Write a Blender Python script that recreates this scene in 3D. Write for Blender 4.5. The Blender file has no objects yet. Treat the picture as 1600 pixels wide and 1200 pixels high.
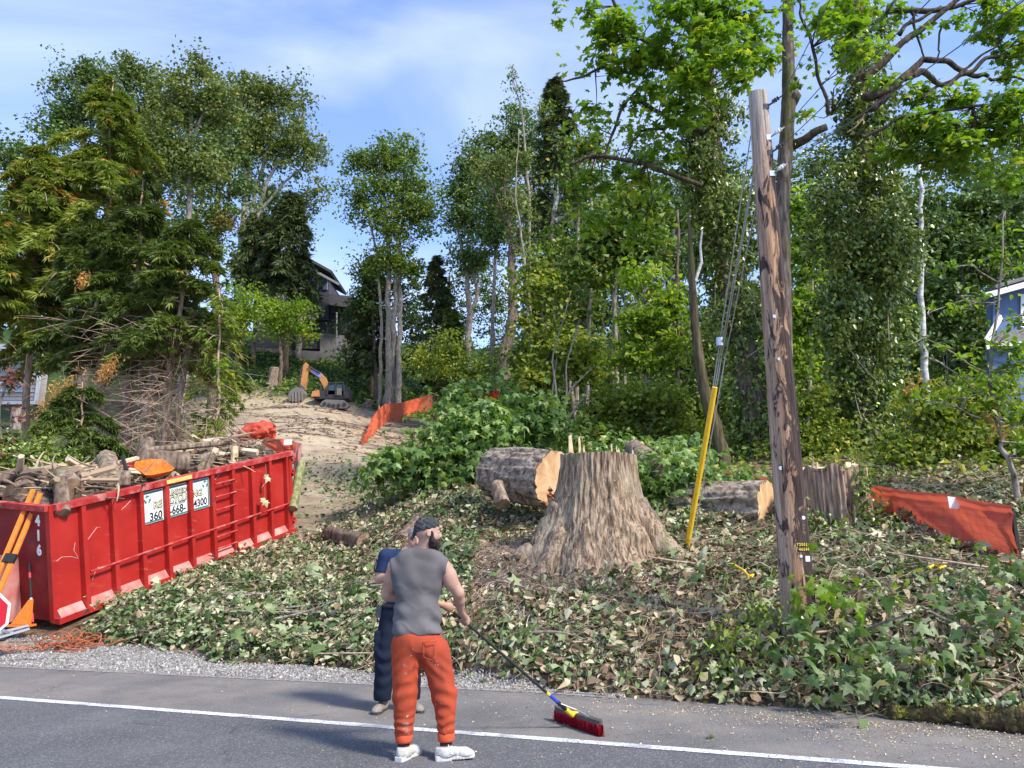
import bpy, math, random
import numpy as np
from mathutils import Vector, Matrix
R = math.radians
rng = np.random.default_rng(7)
random.seed(7)
sc = bpy.context.scene
COL = sc.collection

# ------------------------------------------------------------------ camera
PITCH = R(11.75); CZ = 1.6; F = 1202.0
cam = bpy.data.cameras.new('camera'); camo = bpy.data.objects.new('camera', cam); COL.objects.link(camo)
camo.location = (0, 0, CZ); camo.rotation_euler = (R(90) + PITCH, 0, 0)
cam.sensor_width = 36; cam.lens = F / 1600 * 36; cam.clip_end = 3000; cam.clip_start = 0.05
sc.camera = camo
# ------------------------------------------------------------------ light
SUN_AZ, SUN_EL = R(128), R(45)       # azimuth from +Y towards +X
w = bpy.data.worlds.new('World'); sc.world = w; w.use_nodes = True
nt = w.node_tree; nt.nodes.clear()
out = nt.nodes.new('ShaderNodeOutputWorld'); bg = nt.nodes.new('ShaderNodeBackground')
sky = nt.nodes.new('ShaderNodeTexSky'); sky.sky_type = 'NISHITA'; sky.sun_disc = False
sky.sun_elevation = SUN_EL; sky.sun_rotation = SUN_AZ; sky.air_density = 1.0; sky.dust_density = 0.3; sky.ozone_density = 4.0
bg.inputs['Strength'].default_value = 0.15
tc = nt.nodes.new('ShaderNodeTexCoord'); mp = nt.nodes.new('ShaderNodeMapping')
mp.inputs['Scale'].default_value = (1.1, 1.6, 3.2); mp.inputs['Rotation'].default_value = (0.2, 0.5, 0.4)
n1 = nt.nodes.new('ShaderNodeTexNoise'); n1.inputs['Scale'].default_value = 1.5; n1.inputs['Detail'].default_value = 7; n1.inputs['Distortion'].default_value = 0.7
cr = nt.nodes.new('ShaderNodeValToRGB'); cr.color_ramp.elements[0].position = 0.42; cr.color_ramp.elements[1].position = 0.76
cr.color_ramp.elements[0].color = (0.14, 0.14, 0.14, 1); cr.color_ramp.elements[1].color = (0.8, 0.8, 0.8, 1)
mx = nt.nodes.new('ShaderNodeMixRGB'); mx.inputs['Color2'].default_value = (3.5, 3.9, 4.7, 1)
gm = nt.nodes.new('ShaderNodeMixRGB'); gm.blend_type = 'MULTIPLY'; gm.inputs['Fac'].default_value = 1; gm.inputs['Color2'].default_value = (0.78, 0.9, 1.16, 1)
L = nt.links.new
L(tc.outputs['Generated'], mp.inputs['Vector']); L(mp.outputs['Vector'], n1.inputs['Vector']); L(n1.outputs['Fac'], cr.inputs['Fac'])
L(sky.outputs['Color'], gm.inputs['Color1']); L(cr.outputs['Color'], mx.inputs['Fac']); L(gm.outputs['Color'], mx.inputs['Color1'])
L(mx.outputs['Color'], bg.inputs['Color']); L(bg.outputs['Background'], out.inputs['Surface'])
sun = bpy.data.lights.new('sun', 'SUN'); suno = bpy.data.objects.new('sun', sun); COL.objects.link(suno)
sun.energy = 3.1; sun.angle = R(9); sun.color = (1.0, 0.93, 0.82)
sd = Vector((math.sin(SUN_AZ) * math.cos(SUN_EL), math.cos(SUN_AZ) * math.cos(SUN_EL), math.sin(SUN_EL)))
suno.rotation_euler = sd.to_track_quat('Z', 'Y').to_euler()
sc.view_settings.view_transform = 'Standard'; sc.view_settings.look = 'None'
sc.view_settings.gamma = 1; sc.view_settings.exposure = 1.05; sc.view_settings.use_curve_mapping = False
sc.render.engine = 'CYCLES'
sc.cycles.max_bounces = 5; sc.cycles.diffuse_bounces = 2; sc.cycles.glossy_bounces = 2; sc.cycles.transmission_bounces = 3; sc.cycles.transparent_max_bounces = 8

# ------------------------------------------------------------------ projection helpers (real points at a real depth)
def slope(py): return math.tan(math.atan((600 - py) / F) + PITCH)
def zat(py, Y): return CZ + Y * slope(py)
def P(px, py, Y):
    fwd = F * math.cos(PITCH) - (600 - py) * math.sin(PITCH)
    return np.array([(px - 800) * Y / fwd, Y, zat(py, Y)])

# ------------------------------------------------------------------ numpy noise
def _hash(ix, iy, iz):
    n = (ix.astype(np.int64) * 374761393 + iy.astype(np.int64) * 668265263 + iz.astype(np.int64) * 2147483647) & 0xffffffff
    n = ((n ^ (n >> 13)) * 1274126177) & 0xffffffff
    n = n ^ (n >> 16)
    return (n & 0xffff) / 65535.0
def vnoise(x, y, z=0.0):
    x, y, z = np.broadcast_arrays(np.asarray(x, float), np.asarray(y, float), np.asarray(z, float))
    ix, iy, iz = np.floor(x), np.floor(y), np.floor(z)
    fx, fy, fz = x - ix, y - iy, z - iz
    fx = fx * fx * (3 - 2 * fx); fy = fy * fy * (3 - 2 * fy); fz = fz * fz * (3 - 2 * fz)
    ix = ix.astype(np.int64); iy = iy.astype(np.int64); iz = iz.astype(np.int64)
    r = 0
    for dx in (0, 1):
        for dy in (0, 1):
            for dz in (0, 1):
                wgt = (fx if dx else 1 - fx) * (fy if dy else 1 - fy) * (fz if dz else 1 - fz)
                r = r + wgt * _hash(ix + dx, iy + dy, iz + dz)
    return r * 2 - 1
def fbm(x, y, z=0.0, o=4):
    r = 0; a = 1; s = 1
    for i in range(o):
        r = r + a * vnoise(np.asarray(x) * s + 17 * i, np.asarray(y) * s - 9 * i, np.asarray(z) * s); a *= .5; s *= 2.03
    return r
def sstep(a, b, x): t = np.clip((np.asarray(x, float) - a) / (b - a), 0, 1); return t * t * (3 - 2 * t)

# ------------------------------------------------------------------ terrain function
EX = [-60, -20, -6.9, 0.28, 4.6, 12, 60]; EY = [26, 14.4, 10.9, 9.06, 7.4, 4.7, -14]
def edge_y(x): return np.interp(x, EX, EY)
LY = [0, 10, 11.4, 12.1, 12.6, 14, 16, 18, 22, 26, 40, 60, 75, 85, 95, 110, 130, 170, 260, 600]
LZ = [-.03, -.03, .0, .14, .32, .72, 1.28, 1.84, 2.95, 4.2, 6.9, 11.2, 14.9, 20, 25.5, 32, 38, 46, 55, 60]
RU = [-5, 0, .3, 1, 2, 3, 4, 5.5, 8, 11, 17, 31, 51, 66, 76, 86, 101, 121, 161, 250, 600]
RZ = [-.03, -.03, .22, .62, .98, 1.3, 1.62, 2.1, 2.9, 3.5, 4.6, 6.9, 11.2, 14.9, 20, 25.5, 32, 38, 46, 55, 60]
def hgt(x, y, detail=True):
    x = np.asarray(x, float); y = np.asarray(y, float)
    u = (y - edge_y(x)) * 0.95
    t = x / np.maximum(y, 2.0)
    gw = np.interp(t, [-.6, -.3, -.15, .02], [0.0, .5, .45, .0]) * sstep(9, 12, y + 2)
    Lz = np.interp(y + np.maximum(-x - 6.9, 0) * -0.27 * (1 - sstep(16, 30, y)), LY, LZ)
    Rz = np.interp(u - np.clip(gw, 0, 9), RU, RZ)
    wr = sstep(-.26, -.06, t)
    z = Lz * (1 - wr) + Rz * wr
    # flank lower at far right around the silt fence, dip at the pole
    z = z - 0.22 * np.exp(-((x - 6.9) ** 2 / 3 + (y - 10.4) ** 2 / 2.0)) - 0.18 * np.exp(-((x - 3.1) ** 2 + (y - 8.9) ** 2) / .5)
    # mound of shredded wood at the stump's left, brush mound left
    z = z + 0.16 * np.exp(-((x + .2) ** 2 / 1.0 + (y - 11.8) ** 2 / 1.2))
    z = z + 0.34 * np.exp(-((x + 3.6) ** 2 / 2.6 + (y - 12.6) ** 2 / 1.5)) * sstep(.2, 1.2, u)
    if detail:
        a = sstep(0.15, .9, u)
        rough = 0.35 + 0.65 * sstep(-.3, -.1, t)
        z = z + a * rough * (0.09 * fbm(x * .9, y * .9, 3.1, 4) + 0.035 * fbm(x * 4, y * 4, 1.7, 2))
        z = z + sstep(24, 40, y) * 0.5 * fbm(x * .16, y * .16, .3, 4) + 1.0 * sstep(40, 80, y) * (-.4 + .8 * sstep(-.1, -.4, t)) * 1.5
    return z
def G(px, py, Y0=6, Y1=260):
    """point where the sight line of a photo pixel meets the ground"""
    Y = np.concatenate([np.arange(Y0, 30, .03), np.arange(30, Y1, .2)])
    fwd = F * math.cos(PITCH) - (600 - py) * math.sin(PITCH)
    X = (px - 800) * Y / fwd; Z = CZ + Y * slope(py)
    b = np.nonzero(Z <= hgt(X, Y))[0]
    i = b[0] if len(b) else len(Y) - 1
    return np.array([X[i], Y[i], float(hgt(X[i], Y[i]))])

# ------------------------------------------------------------------ objects
def tagp(o, label=None, cat=None, group=None, kind=None):
    if label: o['label'] = label
    if cat: o['category'] = cat
    if group: o['group'] = group
    if kind: o['kind'] = kind
    return o
def thing(name, label, cat, loc, group=None, rotz=0.0):
    o = bpy.data.objects.new(name, None); COL.objects.link(o); o.location = tuple(float(v) for v in loc)
    o.empty_display_size = .2; o.rotation_euler = (0, 0, rotz)
    return tagp(o, label, cat, group)
def wloc(o):
    v = Vector((0, 0, 0))
    while o is not None: v = v + o.location; o = o.parent
    return v
def link(name, me, mat=None, parent=None):
    o = bpy.data.objects.new(name, me); COL.objects.link(o)
    if mat is not None and not me.materials: me.materials.append(mat)
    if parent is not None: o.parent = parent
    return o

def make_mesh(name, V, tris=None, quads=None, tone=None, smooth=False, polys=None):
    V = np.asarray(V, np.float32).reshape(-1, 3)
    loops = []; starts = []; tot = []; n = 0
    if tris is not None and len(tris):
        t = np.asarray(tris, np.int32).reshape(-1, 3); loops.append(t.ravel()); starts.append(n + 3 * np.arange(len(t))); tot.append(np.full(len(t), 3)); n += 3 * len(t)
    if quads is not None and len(quads):
        q = np.asarray(quads, np.int32).reshape(-1, 4); loops.append(q.ravel()); starts.append(n + 4 * np.arange(len(q))); tot.append(np.full(len(q), 4)); n += 4 * len(q)
    if polys:
        for p in polys: loops.append(np.asarray(p, np.int32)); starts.append(np.array([n])); tot.append(np.array([len(p)])); n += len(p)
    me = bpy.data.meshes.new(name)
    if not loops: return me
    lo = np.concatenate(loops).astype(np.int32); st = np.concatenate(starts).astype(np.int32); to = np.concatenate(tot).astype(np.int32)
    me.vertices.add(len(V)); me.vertices.foreach_set('co', V.ravel())
    me.loops.add(len(lo)); me.loops.foreach_set('vertex_index', lo)
    me.polygons.add(len(st)); me.polygons.foreach_set('loop_start', st)
    try: me.polygons.foreach_set('loop_total', to)
    except Exception: pass
    me.polygons.foreach_set('use_smooth', np.full(len(st), bool(smooth)))
    if tone is not None:
        at = me.attributes.new('tone', 'FLOAT', 'POINT'); at.data.foreach_set('value', np.asarray(tone, np.float32))
    me.update(calc_edges=True); me.validate(clean_customdata=False)
    return me

class MB:
    """collects shapes in world coordinates, links them as ONE mesh object"""
    def __init__(s): s.V = []; s.T = []; s.Q = []; s.Pn = []; s.tn = []; s.n = 0
    def add(s, V, tris=None, quads=None, polys=None, tone=0.5):
        V = np.asarray(V, float).reshape(-1, 3)
        if tris is not None and len(tris): s.T.append(np.asarray(tris).reshape(-1, 3) + s.n)
        if quads is not None and len(quads): s.Q.append(np.asarray(quads).reshape(-1, 4) + s.n)
        if polys: s.Pn += [[i + s.n for i in p] for p in polys]
        s.V.append(V); s.tn.append(np.broadcast_to(np.asarray(tone, float), (len(V),)).copy()); s.n += len(V)
        return s
    def box(s, c, d, rot=None, tone=.5):
        c = np.asarray(c, float); d = np.asarray(d, float) / 2
        v = np.array([[x, y, z] for x in (-1, 1) for y in (-1, 1) for z in (-1, 1)]) * d
        if rot is not None: v = v @ np.asarray(rot).T
        return s.add(v + c, quads=[[0, 1, 3, 2], [4, 6, 7, 5], [0, 4, 5, 1], [2, 3, 7, 6], [0, 2, 6, 4], [1, 5, 7, 3]], tone=tone)
    def hexa(s, p, tone=.5):   # 8 corners: bottom 0-3 ccw, top 4-7
        return s.add(p, quads=[[0, 3, 2, 1], [4, 5, 6, 7], [0, 1, 5, 4], [1, 2, 6, 5], [2, 3, 7, 6], [3, 0, 4, 7]], tone=tone)
    def bar(s, a, b, wd, th, up=(0, 0, 1), tone=.5):
        a = np.asarray(a, float); b = np.asarray(b, float); d = b - a; ln = np.linalg.norm(d); d /= ln
        u = np.asarray(up, float); sx = np.cross(d, u); sx /= np.linalg.norm(sx); uu = np.cross(sx, d)
        return s.box((a + b) / 2, (ln, wd, th), rot=np.stack([d, sx, uu], 1), tone=tone)
    def tube(s, pts, rad, n=6, cap=True, tone=.5, wob=0.0):
        pts = np.asarray(pts, float); m = len(pts); rad = np.broadcast_to(np.asarray(rad, float), (m,))
        d = np.gradient(pts, axis=0); d /= np.linalg.norm(d, axis=1)[:, None] + 1e-9
        ref = np.array([0, 0, 1.0]) if abs(d[:, 2]).mean() < .8 else np.array([1.0, 0, 0])
        a = np.cross(d, ref); a /= np.linalg.norm(a, axis=1)[:, None] + 1e-9; b = np.cross(d, a)
        th = np.linspace(0, 2 * np.pi, n, endpoint=False)
        rr = rad[:, None] * (1 + wob * rng.uniform(-1, 1, (m, n))) if wob else rad[:, None] * np.ones(n)
        V = pts[:, None] + rr[..., None] * (np.cos(th)[None, :, None] * a[:, None] + np.sin(th)[None, :, None] * b[:, None])
        i = np.arange(m - 1)[:, None] * n; j = np.arange(n)[None]; k = (j + 1) % n
        Q = np.stack([i + j, i + k, i + n + k, i + n + j], -1).reshape(-1, 4)
        return s.add(V.reshape(-1, 3), quads=Q, polys=[list(range(n))[::-1], [(m - 1) * n + q for q in range(n)]] if cap else None, tone=tone)
    def prism(s, poly, o, ax, ay, dz, tone=.5):
        """extrude a 2-D outline (in plane o, ax, ay) by vector dz"""
        o, ax, ay, dz = (np.asarray(q, float) for q in (o, ax, ay, dz)); p = np.asarray(poly, float); m = len(p)
        b = o + p[:, :1] * ax + p[:, 1:] * ay; V = np.vstack([b, b + dz])
        q = [[i, (i + 1) % m, m + (i + 1) % m, m + i] for i in range(m)]
        return s.add(V, quads=q, polys=[list(range(m))[::-1], list(range(m, 2 * m))], tone=tone)
    def build(s, name, mat, parent=None, smooth=False, label=None, **kw):
        off = np.array(wloc(parent)) if parent is not None else np.zeros(3)
        V = np.vstack(s.V) - off
        me = make_mesh(name, V, np.vstack(s.T) if s.T else None, np.vstack(s.Q) if s.Q else None, np.concatenate(s.tn), smooth, s.Pn)
        o = link(name, me, mat, parent)
        if label or kw: tagp(o, label, **kw)
        return o

# leaf templates : verts, tris
def fan(outline, zc=0.0):
    o = np.array(outline, float); n = len(o)
    V = np.vstack([[[0, 0.25, zc]], o]); return V, np.array([[0, 1 + i, 1 + (i + 1) % n] for i in range(n)])
T_RHOMB = (np.array([[0, -.5, 0], [.36, 0, .07], [0, .5, -.03], [-.36, 0, .07]]), np.array([[0, 1, 2], [0, 2, 3]]))
_mp = [(0, -.05), (.16, -.1), (.5, -.06), (.33, .12), (.62, .42), (.26, .4), (.2, .62), (0, 1.0), (-.2, .62), (-.26, .4), (-.62, .42), (-.33, .12), (-.5, -.06), (-.16, -.1)]
T_MAPLE = fan([(x, y, -.16 * (x * x + (y - .3) ** 2)) for x, y in _mp], .03)
_mp2 = [(0, -.05), (.48, -.04), (.3, .16), (.6, .46), (.2, .5), (0, 1.0), (-.2, .5), (-.6, .46), (-.3, .16), (-.48, -.04)]
T_MAPLE2 = fan([(x, y, -.25 * (x * x + (y - .3) ** 2)) for x, y in _mp2], .03)
def foldleaf(o, zf): return np.array([(x, y, zf(x, y)) for x, y in o], float), np.array([[0, i, i + 1] for i in range(1, len(o) - 1)])
T_IVY = foldleaf([(0, 0), (.38, .08), (.34, .42), (0, 1.0), (-.34, .42), (-.38, .08)], lambda x, y: -.3 * abs(x) - .12 * y * y)
_ov = [(0, 0), (.3, .22), (.33, .55), (0, 1.0), (-.33, .55), (-.3, .22)]
T_OVAL = foldleaf(_ov, lambda x, y: -.25 * y * y + .25 * abs(x))
T_NEEDLE = (np.array([[0, -.1, 0], [.08, .35, .02], [0, 1, -.22], [-.08, .35, .02]]), np.array([[0, 1, 2], [0, 2, 3]]))
def _spray():
    V = []; Tt = []
    for a, l in ((0, 1.0), (.42, .8), (-.42, .76)):
        c, s_ = math.cos(a), math.sin(a); b = len(V); o = .0 if a == 0 else .15
        for x, y, z in ((0, o, 0), (.1, .4 * l, .02), (0, l, -.14 * l), (-.1, .4 * l, .02)): V.append((x * c + y * s_, -x * s_ + y * c, z))
        Tt += [[b, b + 1, b + 2], [b, b + 2, b + 3]]
    return np.array(V), np.array(Tt)
T_SPRAY = _spray()
def leafmesh(name, tpl, C, size, nrm=None, tip=None, jit=1.0, tone=None):
    """one leaf per point: nrm = preferred normal, tip = preferred growing direction"""
    N = len(C); TV, TT = tpl; C = np.asarray(C, float)
    n = rng.normal(size=(N, 3)) * jit
    if nrm is not None: n = n + np.asarray(nrm)
    n /= np.linalg.norm(n, axis=1)[:, None] + 1e-9
    t = rng.normal(size=(N, 3)) * (1.0 if tip is None else .45)
    if tip is not None: t = t + np.asarray(tip)
    t = t - (t * n).sum(1)[:, None] * n; t /= np.linalg.norm(t, axis=1)[:, None] + 1e-9
    s = np.cross(t, n); sz = np.broadcast_to(np.asarray(size, float), (N,))
    curl = rng.uniform(.2, 3.2, N)[:, None, None]; asp = rng.uniform(.75, 1.15, N)[:, None, None]
    V = C[:, None] + sz[:, None, None] * (TV[None, :, :1] * asp * s[:, None] + TV[None, :, 1:2] * t[:, None] + TV[None, :, 2:] * curl * n[:, None])
    Tt = (TT[None] + (np.arange(N) * len(TV))[:, None, None]).reshape(-1, 3)
    if tone is None: tone = rng.random(N)
    return make_mesh(name, V.reshape(-1, 3), Tt, tone=np.repeat(np.asarray(tone, float), len(TV)))

# ------------------------------------------------------------------ isosurface (surface nets) for bodies, cloth, shoes
def sdf_mesh(f, lo, hi, h):
    lo = np.asarray(lo, float); hi = np.asarray(hi, float); n = np.ceil((hi - lo) / h).astype(int) + 1
    ax = [lo[i] + h * np.arange(n[i]) for i in range(3)]
    X, Y, Z = np.meshgrid(*ax, indexing='ij'); D = f(np.stack([X, Y, Z], -1).reshape(-1, 3)).reshape(X.shape)
    S = D < 0; c = [n[0] - 1, n[1] - 1, n[2] - 1]
    acc = np.zeros((*c, 3)); cnt = np.zeros(c)
    corners = [(i, j, k) for i in (0, 1) for j in (0, 1) for k in (0, 1)]
    sl = lambda q: tuple(slice(q[a], q[a] + c[a]) for a in range(3))
    for q in corners:
        for a in range(3):
            if q[a] == 0:
                p = list(q); p[a] = 1; d0 = D[sl(q)]; d1 = D[sl(p)]; m = (d0 < 0) != (d1 < 0)
                t = np.where(m, d0 / np.where(m, d0 - d1, 1), 0)
                for b in range(3): acc[..., b] += np.where(m, q[b] + (t if b == a else 0), 0)
                cnt += m
    M = cnt > 0; idx = -np.ones(c, int); idx[M] = np.arange(M.sum())
    base = np.stack(np.nonzero(M), -1); V = lo + h * (base + acc[M] / cnt[M][:, None])
    Q = []
    for a in range(3):
        b, d = (a + 1) % 3, (a + 2) % 3
        s0 = [slice(1, c[0]), slice(1, c[1]), slice(1, c[2])]; s0[a] = slice(0, c[a])
        s1 = list(s0); s1[a] = slice(1, c[a] + 1)
        A = S[tuple(s0)]; B = S[tuple(s1)]; off = np.array([0 if i == a else 1 for i in range(3)])
        for m, flip in ((A & ~B, False), (~A & B, True)):
            g = np.stack(np.nonzero(m), -1) + off
            e = np.eye(3, dtype=int)
            c0 = g; c1 = g - e[b]; c2 = g - e[b] - e[d]; c3 = g - e[d]
            qd = np.stack([idx[tuple(x.T)] for x in (c0, c1, c2, c3)], -1)
            Q.append(qd[:, ::-1] if flip else qd)
    return V, np.vstack(Q)
def smin(a, b, k): h_ = np.clip(.5 + .5 * (b - a) / k, 0, 1); return b * (1 - h_) + a * h_ - k * h_ * (1 - h_)
def cone(p, a, b, r1, r2):
    a = np.asarray(a, float); b = np.asarray(b, float); ba = b - a; t = np.clip(((p - a) @ ba) / (ba @ ba), 0, 1)
    return np.linalg.norm(p - a - t[:, None] * ba, axis=1) - (r1 + (r2 - r1) * t)
def ell(p, c, r, M=None):
    q = p - np.asarray(c, float)
    if M is not None: q = q @ np.asarray(M)
    r = np.asarray(r, float); k0 = np.linalg.norm(q / r, axis=1); k1 = np.linalg.norm(q / (r * r), axis=1)
    return k0 * (k0 - 1) / (k1 + 1e-9)
def rbox(p, c, hlf, r, M=None):
    q = p - np.asarray(c, float)
    if M is not None: q = q @ np.asarray(M)
    q = np.abs(q) - np.asarray(hlf, float) + r
    return np.linalg.norm(np.maximum(q, 0), axis=1) + np.minimum(q.max(1), 0) - r

# ------------------------------------------------------------------ materials
def mat(name, color, rough=.7, spec=.3, metal=0.0):
    m = bpy.data.materials.new(name); m.use_nodes = True; b = m.node_tree.nodes['Principled BSDF']
    b.inputs['Base Color'].default_value = (*color, 1); b.inputs['Roughness'].default_value = rough
    b.inputs['Specular IOR Level'].default_value = spec; b.inputs['Metallic'].default_value = metal
    return m
def ramp(nt, stops, interp='LINEAR'):
    r = nt.nodes.new('ShaderNodeValToRGB'); e = r.color_ramp; e.interpolation = interp
    e.elements[0].position = stops[0][0]; e.elements[0].color = (*stops[0][1], 1)
    e.elements[1].position = stops[-1][0]; e.elements[1].color = (*stops[-1][1], 1)
    for p, c in stops[1:-1]: q = e.elements.new(p); q.color = (*c, 1)
    return r
def nmat(name, stops, scale=(5, 5, 5), nscale=3.0, detail=6, rough=.8, spec=.25, bump=.3, bscale=None, bdist=.01, coord='Object', distort=0.0, metal=0.0, layers=()):
    """noise-ramp coloured material with bump. layers: (scale_vec, noise_scale, lo, hi, colour, detail) overlays"""
    m = bpy.data.materials.new(name); m.use_nodes = True; nt = m.node_tree; b = nt.nodes['Principled BSDF']; N = nt.nodes.new; L = nt.links.new
    tc = N('ShaderNodeTexCoord'); mp = N('ShaderNodeMapping'); mp.inputs['Scale'].default_value = scale; L(tc.outputs[coord], mp.inputs['Vector'])
    n = N('ShaderNodeTexNoise'); n.inputs['Scale'].default_value = nscale; n.inputs['Detail'].default_value = detail; n.inputs['Distortion'].default_value = distort
    L(mp.outputs['Vector'], n.inputs['Vector']); r = ramp(nt, stops); L(n.outputs['Fac'], r.inputs['Fac']); col = r.outputs['Color']
    for (sv, ns, lo_, hi_, cc, dt) in layers:
        m2 = N('ShaderNodeMapping'); m2.inputs['Scale'].default_value = sv; m2.inputs['Location'].default_value = (ns, 3.3, 1.7); L(tc.outputs[coord], m2.inputs['Vector'])
        q = N('ShaderNodeTexNoise'); q.inputs['Scale'].default_value = ns; q.inputs['Detail'].default_value = dt; L(m2.outputs['Vector'], q.inputs['Vector'])
        rr = N('ShaderNodeMapRange'); rr.inputs['From Min'].default_value = lo_; rr.inputs['From Max'].default_value = hi_; L(q.outputs['Fac'], rr.inputs['Value'])
        mx = N('ShaderNodeMixRGB'); mx.inputs['Color2'].default_value = (*cc, 1); L(rr.outputs['Result'], mx.inputs['Fac']); L(col, mx.inputs['Color1']); col = mx.outputs['Color']
    L(col, b.inputs['Base Color']); b.inputs['Roughness'].default_value = rough; b.inputs['Specular IOR Level'].default_value = spec; b.inputs['Metallic'].default_value = metal
    if bump:
        bn = n
        if bscale: bn = N('ShaderNodeTexNoise'); bn.inputs['Scale'].default_value = bscale; bn.inputs['Detail'].default_value = 6; L(mp.outputs['Vector'], bn.inputs['Vector'])
        bp = N('ShaderNodeBump'); bp.inputs['Strength'].default_value = bump; bp.inputs['Distance'].default_value = bdist
        L(bn.outputs['Fac'], bp.inputs['Height']); L(bp.outputs['Normal'], b.inputs['Normal'])
    return m
def leafmat(name, stops, trans=.3, rough=.5, spec=.35, interp='LINEAR', tint=None):
    m = bpy.data.materials.new(name); m.use_nodes = True; nt = m.node_tree; b = nt.nodes['Principled BSDF']; N = nt.nodes.new; L = nt.links.new
    a = N('ShaderNodeAttribute'); a.attribute_name = 'tone'; r = ramp(nt, stops, interp); L(a.outputs['Fac'], r.inputs['Fac'])
    L(r.outputs['Color'], b.inputs['Base Color']); b.inputs['Roughness'].default_value = rough; b.inputs['Specular IOR Level'].default_value = spec
    if trans:
        t = N('ShaderNodeBsdfTranslucent'); g = N('ShaderNodeMixRGB'); g.blend_type = 'MULTIPLY'; g.inputs['Fac'].default_value = 1
        g.inputs['Color2'].default_value = tint or (1.5, 1.7, .5, 1); L(r.outputs['Color'], g.inputs['Color1']); L(g.outputs['Color'], t.inputs['Color'])
        mxs = N('ShaderNodeMixShader'); mxs.inputs['Fac'].default_value = trans; L(b.outputs['BSDF'], mxs.inputs[1]); L(t.outputs['BSDF'], mxs.inputs[2])
        L(mxs.outputs['Shader'], nt.nodes['Material Output'].inputs['Surface'])
    return m
def barkmat(name, dark, mid, light, moss=None, vs=.18, nscale=14, bump=.9, bdist=.02, mosslo=.5):
    lay = [((1, 1, .6), 1.3, mosslo, mosslo + .16, moss, 5)] if moss else []
    return nmat(name, [(.3, dark), (.5, mid), (.72, light)], scale=(1, 1, vs), nscale=nscale, detail=7, rough=.9, spec=.15, bump=bump, bdist=bdist, layers=lay)
# ================================================================== GROUND
def ground_material():
    m = bpy.data.materials.new('ground_soil'); m.use_nodes = True; nt = m.node_tree; b = nt.nodes['Principled BSDF']; N = nt.nodes.new; L = nt.links.new
    tc = N('ShaderNodeTexCoord')
    def noise(s, d=6, sc3=(1, 1, 1)):
        mp = N('ShaderNodeMapping'); mp.inputs['Scale'].default_value = sc3; L(tc.outputs['Object'], mp.inputs['Vector'])
        n = N('ShaderNodeTexNoise'); n.inputs['Scale'].default_value = s; n.inputs['Detail'].default_value = d; n.inputs['Roughness'].default_value = .62
        L(mp.outputs['Vector'], n.inputs['Vector']); return n
    n1 = noise(2.2, 8); n2 = noise(9, 6); n3 = noise(.35, 6, (1, .5, 1))
    soil = ramp(nt, [(.3, (.05, .033, .022)), (.5, (.13, .085, .055)), (.72, (.27, .19, .125))]); L(n2.outputs['Fac'], soil.inputs['Fac'])
    sand = ramp(nt, [(.28, (.15, .105, .07)), (.42, (.33, .25, .165)), (.55, (.45, .36, .25)), (.75, (.56, .47, .34))]); L(n1.outputs['Fac'], sand.inputs['Fac'])
    patch = ramp(nt, [(.4, (.16, .11, .075)), (.6, (.45, .36, .25))]); L(n3.outputs['Fac'], patch.inputs['Fac'])
    sm = N('ShaderNodeMixRGB'); sm.inputs['Fac'].default_value = .35; L(sand.outputs['Color'], sm.inputs['Color1']); L(patch.outputs['Color'], sm.inputs['Color2'])
    green = ramp(nt, [(.3, (.012, .025, .008)), (.55, (.035, .07, .015)), (.75, (.08, .12, .03))]); L(n1.outputs['Fac'], green.inputs['Fac'])
    a1 = N('ShaderNodeAttribute'); a1.attribute_name = 'sand'; a2 = N('ShaderNodeAttribute'); a2.attribute_name = 'green'
    m1 = N('ShaderNodeMixRGB'); L(a1.outputs['Fac'], m1.inputs['Fac']); L(soil.outputs['Color'], m1.inputs['Color1']); L(sm.outputs['Color'], m1.inputs['Color2'])
    m2 = N('ShaderNodeMixRGB'); L(a2.outputs['Fac'], m2.inputs['Fac']); L(m1.outputs['Color'], m2.inputs['Color1']); L(green.outputs['Color'], m2.inputs['Color2'])
    L(m2.outputs['Color'], b.inputs['Base Color']); b.inputs['Roughness'].default_value = .95; b.inputs['Specular IOR Level'].default_value = .1
    bp = N('ShaderNodeBump'); bp.inputs['Strength'].default_value = .8; bp.inputs['Distance'].default_value = .06; L(n2.outputs['Fac'], bp.inputs['Height']); L(bp.outputs['Normal'], b.inputs['Normal'])
    return m
ys = np.concatenate([np.arange(-8, 7.5, .8), np.arange(7.5, 15, .08), np.arange(15, 30, .2), np.arange(30, 60, .5), np.arange(60, 120, 1.2), np.arange(120, 300, 12), np.arange(300, 1300, 120)])
tx = np.concatenate([np.linspace(-3.2, -.75, 30), np.linspace(-.74, .74, 190), np.linspace(.76, 3.2, 30)])
YY, TT_ = np.meshgrid(ys, tx, indexing='ij'); XX = TT_ * (np.maximum(YY, 0) + 6.0)
ZZ = hgt(XX, YY) 
u_ = (YY - edge_y(XX)) * .95
ZZ = np.where(u_ < 0.02, -.03, ZZ)
clear = np.exp(-(((XX / YY.clip(1) + .26) / .19) ** 4)) * sstep(19, 25, YY) * (1 - sstep(76, 80, YY + 2 * fbm(XX * .3, YY * .3)))
TTr = XX / YY.clip(1)
clear = clear * (1 - .75 * sstep(-.16, -.08, TTr + .03 * fbm(XX * .2, YY * .2)) * sstep(30, 50, YY))
dr = np.exp(-((TTr + .24) / .09) ** 2) * sstep(13, 16, YY) * (1 - sstep(24, 28, YY)) * .55
nearR = .35 * sstep(.1, 1, u_) * np.clip(.5 + fbm(XX * .8, YY * .8), 0, 1) * (1 - sstep(16, 20, YY))
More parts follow.
